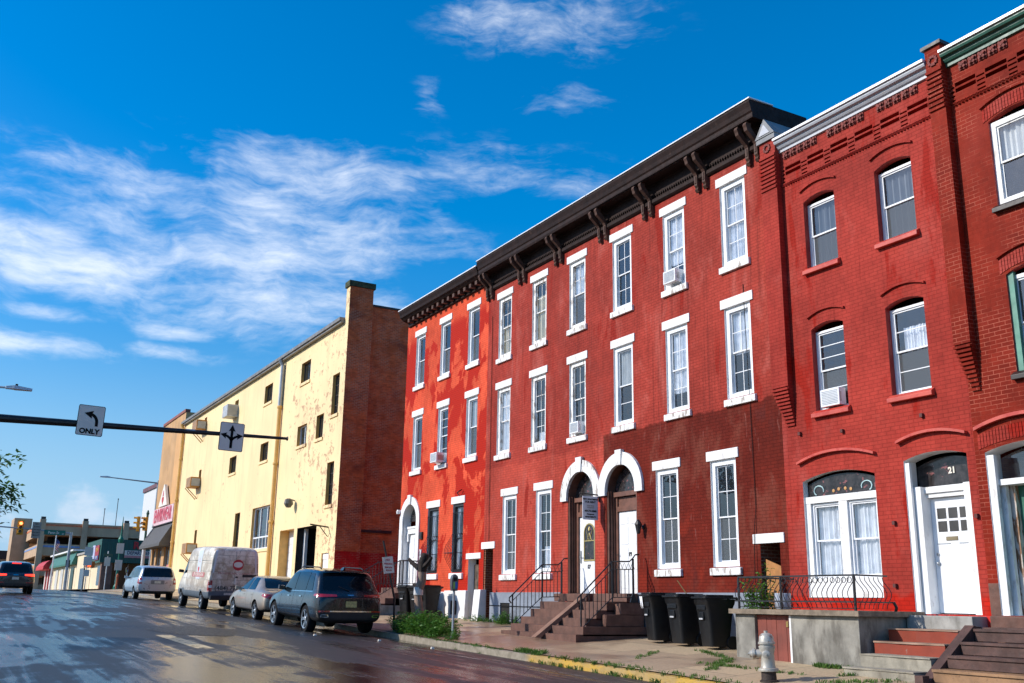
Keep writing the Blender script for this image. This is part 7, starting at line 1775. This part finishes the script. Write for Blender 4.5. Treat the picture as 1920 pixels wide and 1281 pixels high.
sed.patch('rear_bumper_seam', [(-.78, .62), (.78, .62), (.78, .63), (-.78, .63)], 'B', M_blackpl, r=0, off=.003)

# ---- wrapped cargo van
def wrap_mat():
    m, t, b = new_mat('printed_vinyl_wrap')
    o = objco(t); sep = nd(t, 'SeparateXYZ', {0: o})
    u = mth(t, 'ADD', sep.outputs[0], mth(t, 'MULTIPLY', sep.outputs[1], 1.0)); wob = nd(t, 'TexNoise', {'Vector': o, 'Scale': 2.0, 'Detail': 3.0})
    vv = nd(t, 'CombineXYZ', {0: mth(t, 'ADD', u, mth(t, 'MULTIPLY', wob.outputs[0], .25)), 1: mth(t, 'ADD', sep.outputs[2], mth(t, 'MULTIPLY', wob.outputs[0], .12)), 2: 0.0})
    st_ = nd(t, 'TexBrick', {'Vector': vv.outputs[0], 'Color1': (1, 1, 1), 'Color2': (0, 0, 0), 'Mortar': (.5, .5, .5), 'Scale': 1., 'Mortar Size': .010, 'Brick Width': .62, 'Row Height': .31}, offset=.4)
    big = nd(t, 'TexNoise', {'Vector': o, 'Scale': 1.6, 'Detail': 8.0, 'Roughness': .68})
    c = mix(t, mth(t, 'ADD', mth(t, 'MULTIPLY', st_.outputs[0], .22), mth(t, 'MULTIPLY', ramp(t, big.outputs[0], .40, .60), .78)), (.44, .31, .19), (.97, .89, .74))
    c = mix(t, mth(t, 'MULTIPLY', st_.outputs['Fac'], .5), c, (.16, .12, .08))
    low = ramp(t, sep.outputs[2], 1.15, .75)                       # pebbled print low on the sides
    peb = nd(t, 'TexVoronoi', {'Vector': o, 'Scale': 11.0})
    c = mix(t, mth(t, 'MULTIPLY', low, .7), c, mix(t, ramp(t, peb.outputs['Distance'], .1, .6), (.62, .60, .56), (.25, .23, .21)))
    t.links.new(c, b.inputs['Base Color']); b.inputs['Roughness'].default_value = .35; b.inputs['Coat Weight'].default_value = .4
    return m
M_wrap = wrap_mat(); P_vanw = paint('white_van_paint', (.72, .72, .72), .1, .35, .6)
st_van = [(0, .50, 1.30, 2.28, .86, .93, .92, .84), (.03, .44, 1.32, 2.36, .90, .965, .955, .88), (.14, .42, 1.32, 2.42, .92, .985, .97, .90), (.5, .40, 1.32, 2.46, .92, .985, .975, .90), (2.2, .40, 1.32, 2.48, .92, .985, .975, .90), (3.7, .40, 1.32, 2.47, .92, .985, .97, .89), (4.15, .40, 1.31, 2.38, .92, .98, .965, .86), (4.7, .40, 1.28, 1.98, .92, .98, .955, .80), (5.15, .40, 1.22, 1.42, .92, .97, .93, .82), (5.5, .42, 1.08, 1.20, .90, .95, .88, .78), (5.75, .46, .92, 1.02, .82, .88, .80, .66), (5.82, .54, .80, .88, .72, .76, .70, .56)]
vx, vy = 10.36, 39.9
van = Car('cargo_van', 'tall cargo van wrapped in beige stone prints with red lettering', 'van', (vx, vy, gz(vx, vy)), st_van, M_wrap, (1.12, 4.78), .345, 1.97, trim_z=.74, trim=mat('grey_van_cladding', (.10, .12, .14), .45, var=.1, local=True))
van.patch('white_roof_band', [(-.86, 1.45), (-.80, 1.45), (-.70, 2.36), (-.78, 2.36)], 'B', P_vanw, r=0); van.patch('white_roof_band', [(.86, 1.45), (.80, 1.45), (.70, 2.36), (.78, 2.36)], 'B', P_vanw, r=0)
van.patch('white_roof', [(.12, -.72), (4.0, -.72), (4.0, .72), (.12, .72)], 'T', P_vanw, r=.05, off=.006)
van.both('white_panel', [(1.55, 1.18), (2.25, 1.18), (2.35, 2.30), (1.65, 2.30)], P_vanw, r=0)
for sd in 'L':
    van.word('lettering', 'A', .36, sd, (2.0, 1.95), M_red, bold=.01); hp = []
    van.patch('heart', [(2.0 + .008 * 16 * math.sin(a) ** 3, 1.55 + .009 * (13 * math.cos(a) - 5 * math.cos(2 * a) - 2 * math.cos(3 * a) - math.cos(4 * a))) for a in [2 * math.pi * i / 20 for i in range(20)]], sd, M_red, r=0, off=.008, cuts=0)
    van.patch('name_band', [(.85, 1.26), (2.95, 1.26), (2.95, 1.44), (.85, 1.44)], sd, mat('faded_red_band', (.45, .14, .13), .5), r=0, off=.008)
    van.word('lettering', 'ENVIRWEAR', .20, sd, (1.9, 1.35), M_signw, off=.011, sx=1.5)
van.both('cab_window', [(4.05, 1.40), (4.86, 1.34), (4.35, 2.00), (4.08, 2.02)], M_cglass, r=.05); van.patch('windscreen', [(-.82, 1.45), (.82, 1.45), (.74, 2.15), (-.74, 2.15)], 'F', M_cglass, r=.06)
van.patch('rear_door_seam', [(-.006, .62), (.006, .62), (.006, 2.3), (-.006, 2.3)], 'B', M_blackpl, r=0, off=.004, cuts=4)
van.patch('round_logo', [(.05 + .21 * math.cos(a) - .15, 1.76 + .21 * math.sin(a)) for a in [2 * math.pi * i / 28 for i in range(28)]], 'B', M_red, r=0, off=.006)
van.patch('logo_white', [(-.10 + .17 * math.cos(a), 1.755 + .09 * math.sin(a) + (.03 if math.sin(a) > 0 else 0)) for a in [2 * math.pi * i / 24 for i in range(24)]], 'B', M_signw, r=0, off=.011)
van.word('lettering', 'PROFESSIONAL CLEANING', .105, 'B', (-.02, 1.43), mat('faded_red_letters', (.42, .10, .10), .5), sx=1.05)
van.word('phone_number', '(484) 772-4488', .23, 'B', (-.02, .87), mat('dark_letters', (.05, .045, .04), .5), sx=1.05, bold=.003)
van.patch('rear_handle', [(-.08, 1.02), (-.0, 1.02), (-.0, 1.26), (-.08, 1.26)], 'B', M_signw, r=.02, off=.02); van.patch('camera_cover', [(-.13, 1.27), (-.01, 1.27), (-.03, 1.33), (-.11, 1.33)], 'B', M_blackpl, r=.02, off=.03)
van.patch('rear_dark_band', [(-.85, 1.30), (-.30, 1.30), (-.30, 1.40), (-.85, 1.40)], 'B', M_blackpl, r=.02, off=.003)
for s_ in (-1, 1):
    van.patch('tail_light', [(s_ * .83, .74), (s_ * .965, .74), (s_ * .955, 1.16), (s_ * .83, 1.16)], 'B', M_tail, r=.02, off=.012); van.patch('side_tail_light', [(.02, .74), (.13, .74), (.12, 1.16), (.02, 1.16)], 'L' if s_ > 0 else 'R', M_tail, r=.02, off=.006)
    van.patch('tail_clear', [(s_ * .84, .88), (s_ * .955, .88), (s_ * .955, .97), (s_ * .84, .97)], 'B', M_clear, r=.01, off=.016); van.patch('bumper_reflector', [(s_ * .62, .47), (s_ * .84, .47), (s_ * .84, .54), (s_ * .62, .54)], 'B', M_tail, r=.02, off=.03)
    van.patch('headlight', [(s_ * .56, .90), (s_ * .80, .90), (s_ * .80, 1.1), (s_ * .56, 1.1)], 'F', M_clear, r=.04)
mb = MB(); mb.box(-.08, .12, -.88, .88, .42, .60); mb.build('rear_bumper', M_blackpl, van.root, local=True, bevel=.03)
van.plate(.20, .62, .70, M_plate); van.seams([[(3.95, 2.1), (3.95, .75)], [(2.62, 2.1), (2.62, .75)], [(.7, 1.9), (3.9, 1.88)][:2]]); van.mirrors(4.75, 1.45, .94, M_blackpl)
van.both('belt_seam', [(.10, 1.90), (4.0, 1.90), (4.0, 1.908), (.10, 1.908)], M_blackpl, r=0, off=.003, cuts=4)

# ---- silver minivan
P_min = paint('silver_metallic_paint', (.48, .50, .53), .65, .3, .8)
st_min = [(0, .46, .92, 1.02, .74, .82, .80, .66), (.05, .36, .98, 1.10, .82, .93, .90, .72), (.15, .32, 1.06, 1.40, .86, .96, .93, .78), (.28, .31, 1.07, 1.60, .88, .975, .94, .76), (.45, .30, 1.07, 1.71, .88, .98, .945, .75), (1.6, .29, 1.06, 1.75, .88, .985, .945, .76), (2.7, .29, 1.03, 1.73, .88, .98, .94, .75), (3.1, .29, 1.02, 1.63, .88, .98, .935, .76), (3.95, .29, .99, 1.12, .88, .97, .92, .78), (4.1, .29, .97, 1.06, .88, .97, .91, .78), (4.7, .32, .86, .95, .84, .93, .83, .70), (5.0, .36, .76, .85, .78, .86, .74, .60), (5.13, .42, .66, .74, .66, .70, .62, .50)]
nx, ny = 10.28, 54.6
mv = Car('parked_minivan', 'silver minivan parked ahead of the wrapped van beside the awning shop', 'car', (nx, ny, gz(nx, ny)), st_min, P_min, (1.05, 4.12), .335, 1.97, slope=.022)
mv.patch('rear_window', [(-.76, 1.16), (.76, 1.16), (.67, 1.61), (-.67, 1.61)], 'B', M_cglass, r=.06); mv.both('side_window', [(2.35, 1.08), (3.62, 1.05), (2.98, 1.58), (2.35, 1.63)], M_cglass, r=.05); mv.both('side_window', [(1.25, 1.11), (2.29, 1.09), (2.29, 1.64), (1.25, 1.65)], M_cglass, r=.05); mv.both('quarter_window', [(.45, 1.14), (1.19, 1.12), (1.19, 1.64), (.62, 1.60)], M_cglass, r=.06)
for s_ in (-1, 1):
    mv.patch('tail_light', [(s_ * .76, .80), (s_ * .93, .80), (s_ * .91, 1.12), (s_ * .78, 1.12)], 'B', M_tail, r=.03, off=.012); mv.patch('side_tail_light', [(.04, .80), (.24, .86), (.22, 1.10), (.08, 1.12)], 'L' if s_ > 0 else 'R', M_tail, r=.03, off=.008); mv.patch('tail_clear', [(s_ * .79, .90), (s_ * .91, .90), (s_ * .90, 1.0), (s_ * .79, 1.0)], 'B', M_clear, r=.02, off=.016)
    mv.patch('headlight', [(s_ * .5, .76), (s_ * .8, .76), (s_ * .8, .9), (s_ * .5, .9)], 'F', M_clear, r=.03)
mv.plate(.0, .84, .96, M_plate); mv.patch('plate_recess', [(-.34, .80), (.34, .80), (.34, 1.0), (-.34, 1.0)], 'B', mat('shaded_silver', (.22, .23, .24), .4, .4, local=True), r=.03, off=.006); mv.patch('rear_bumper_trim', [(-.80, .38), (.80, .38), (.82, .46), (-.82, .46)], 'B', M_blackpl, r=.03)
mv.patch('windscreen', [(-.72, 1.12), (.72, 1.12), (.6, 1.64), (-.6, 1.64)], 'F', M_cglass, r=.06); mv.handles([(1.55, .98), (2.62, .95)], P_min); mv.seams([[(2.32, 1.06), (2.34, .7), (2.3, .38)], [(3.55, 1.02), (3.6, .7), (3.55, .38)], [(1.2, 1.1), (1.35, .8), (1.48, .5)]]); mv.mirrors(3.4, 1.1, .9, P_min)

# ---- black SUV driving away
P_blk = paint('black_car_paint', (.010, .010, .013), .2, .25, 1.0)
kx, ky = 3.95, 58.5
st_blk = [(x * .95, zb * .98, zl * .93, zt * .935, wb * .97, wm * .97, wl * .96, wt * .95) for x, zb, zl, zt, wb, wm, wl, wt in st_suv]
bk = Car('moving_suv', 'black sport utility vehicle driving away with red tail lights lit', 'car', (kx, ky, gz(kx, ky)), st_blk, P_blk, (.97, 3.76), .36, 1.90, slope=.02, group=None)
bk.patch('rear_window', [(-.64, 1.10), (.64, 1.10), (.55, 1.50), (-.55, 1.50)], 'B', M_cglass, r=.07); bk.both('side_window', [(2.1, 1.06), (3.1, 1.04), (2.66, 1.49), (2.1, 1.53)], M_cglass, r=.05); bk.both('side_window', [(.8, 1.08), (2.04, 1.06), (2.04, 1.53), (.95, 1.53)], M_cglass, r=.05)
for s_ in (-1, 1):
    bk.patch('tail_light', [(s_ * .42, .93), (s_ * .90, .90), (s_ * .88, 1.02), (s_ * .42, 1.0)], 'B', M_tailon, r=.03, off=.012); bk.patch('bumper_reflector', [(s_ * .52, .56), (s_ * .86, .56), (s_ * .86, .60), (s_ * .52, .60)], 'B', M_tail, r=.01, off=.012)
    bk.patch('headlight', [(s_ * .5, .8), (s_ * .78, .8), (s_ * .78, .9), (s_ * .5, .9)], 'F', M_clear, r=.02)
bk.patch('high_brake_light', [(-.22, 1.535), (.22, 1.535), (.22, 1.565), (-.22, 1.565)], 'B', M_tailon, r=.01, off=.03); bk.patch('windscreen', [(-.66, 1.1), (.66, 1.1), (.58, 1.52), (-.58, 1.52)], 'F', M_cglass, r=.06)
bk.plate(.0, .72, .86, M_plate); bk.patch('badge_rings', [(-.12, .945), (.12, .945), (.12, .985), (-.12, .985)], 'B', M_chrome, r=.018, off=.012); bk.mirrors(3.02, 1.08, .87, P_blk); bk.handles([(1.4, .92), (2.42, .91)], P_blk)
bk.patch('lower_bumper', [(-.78, .42), (.78, .42), (.82, .54), (-.82, .54)], 'B', M_blackpl, r=.03)
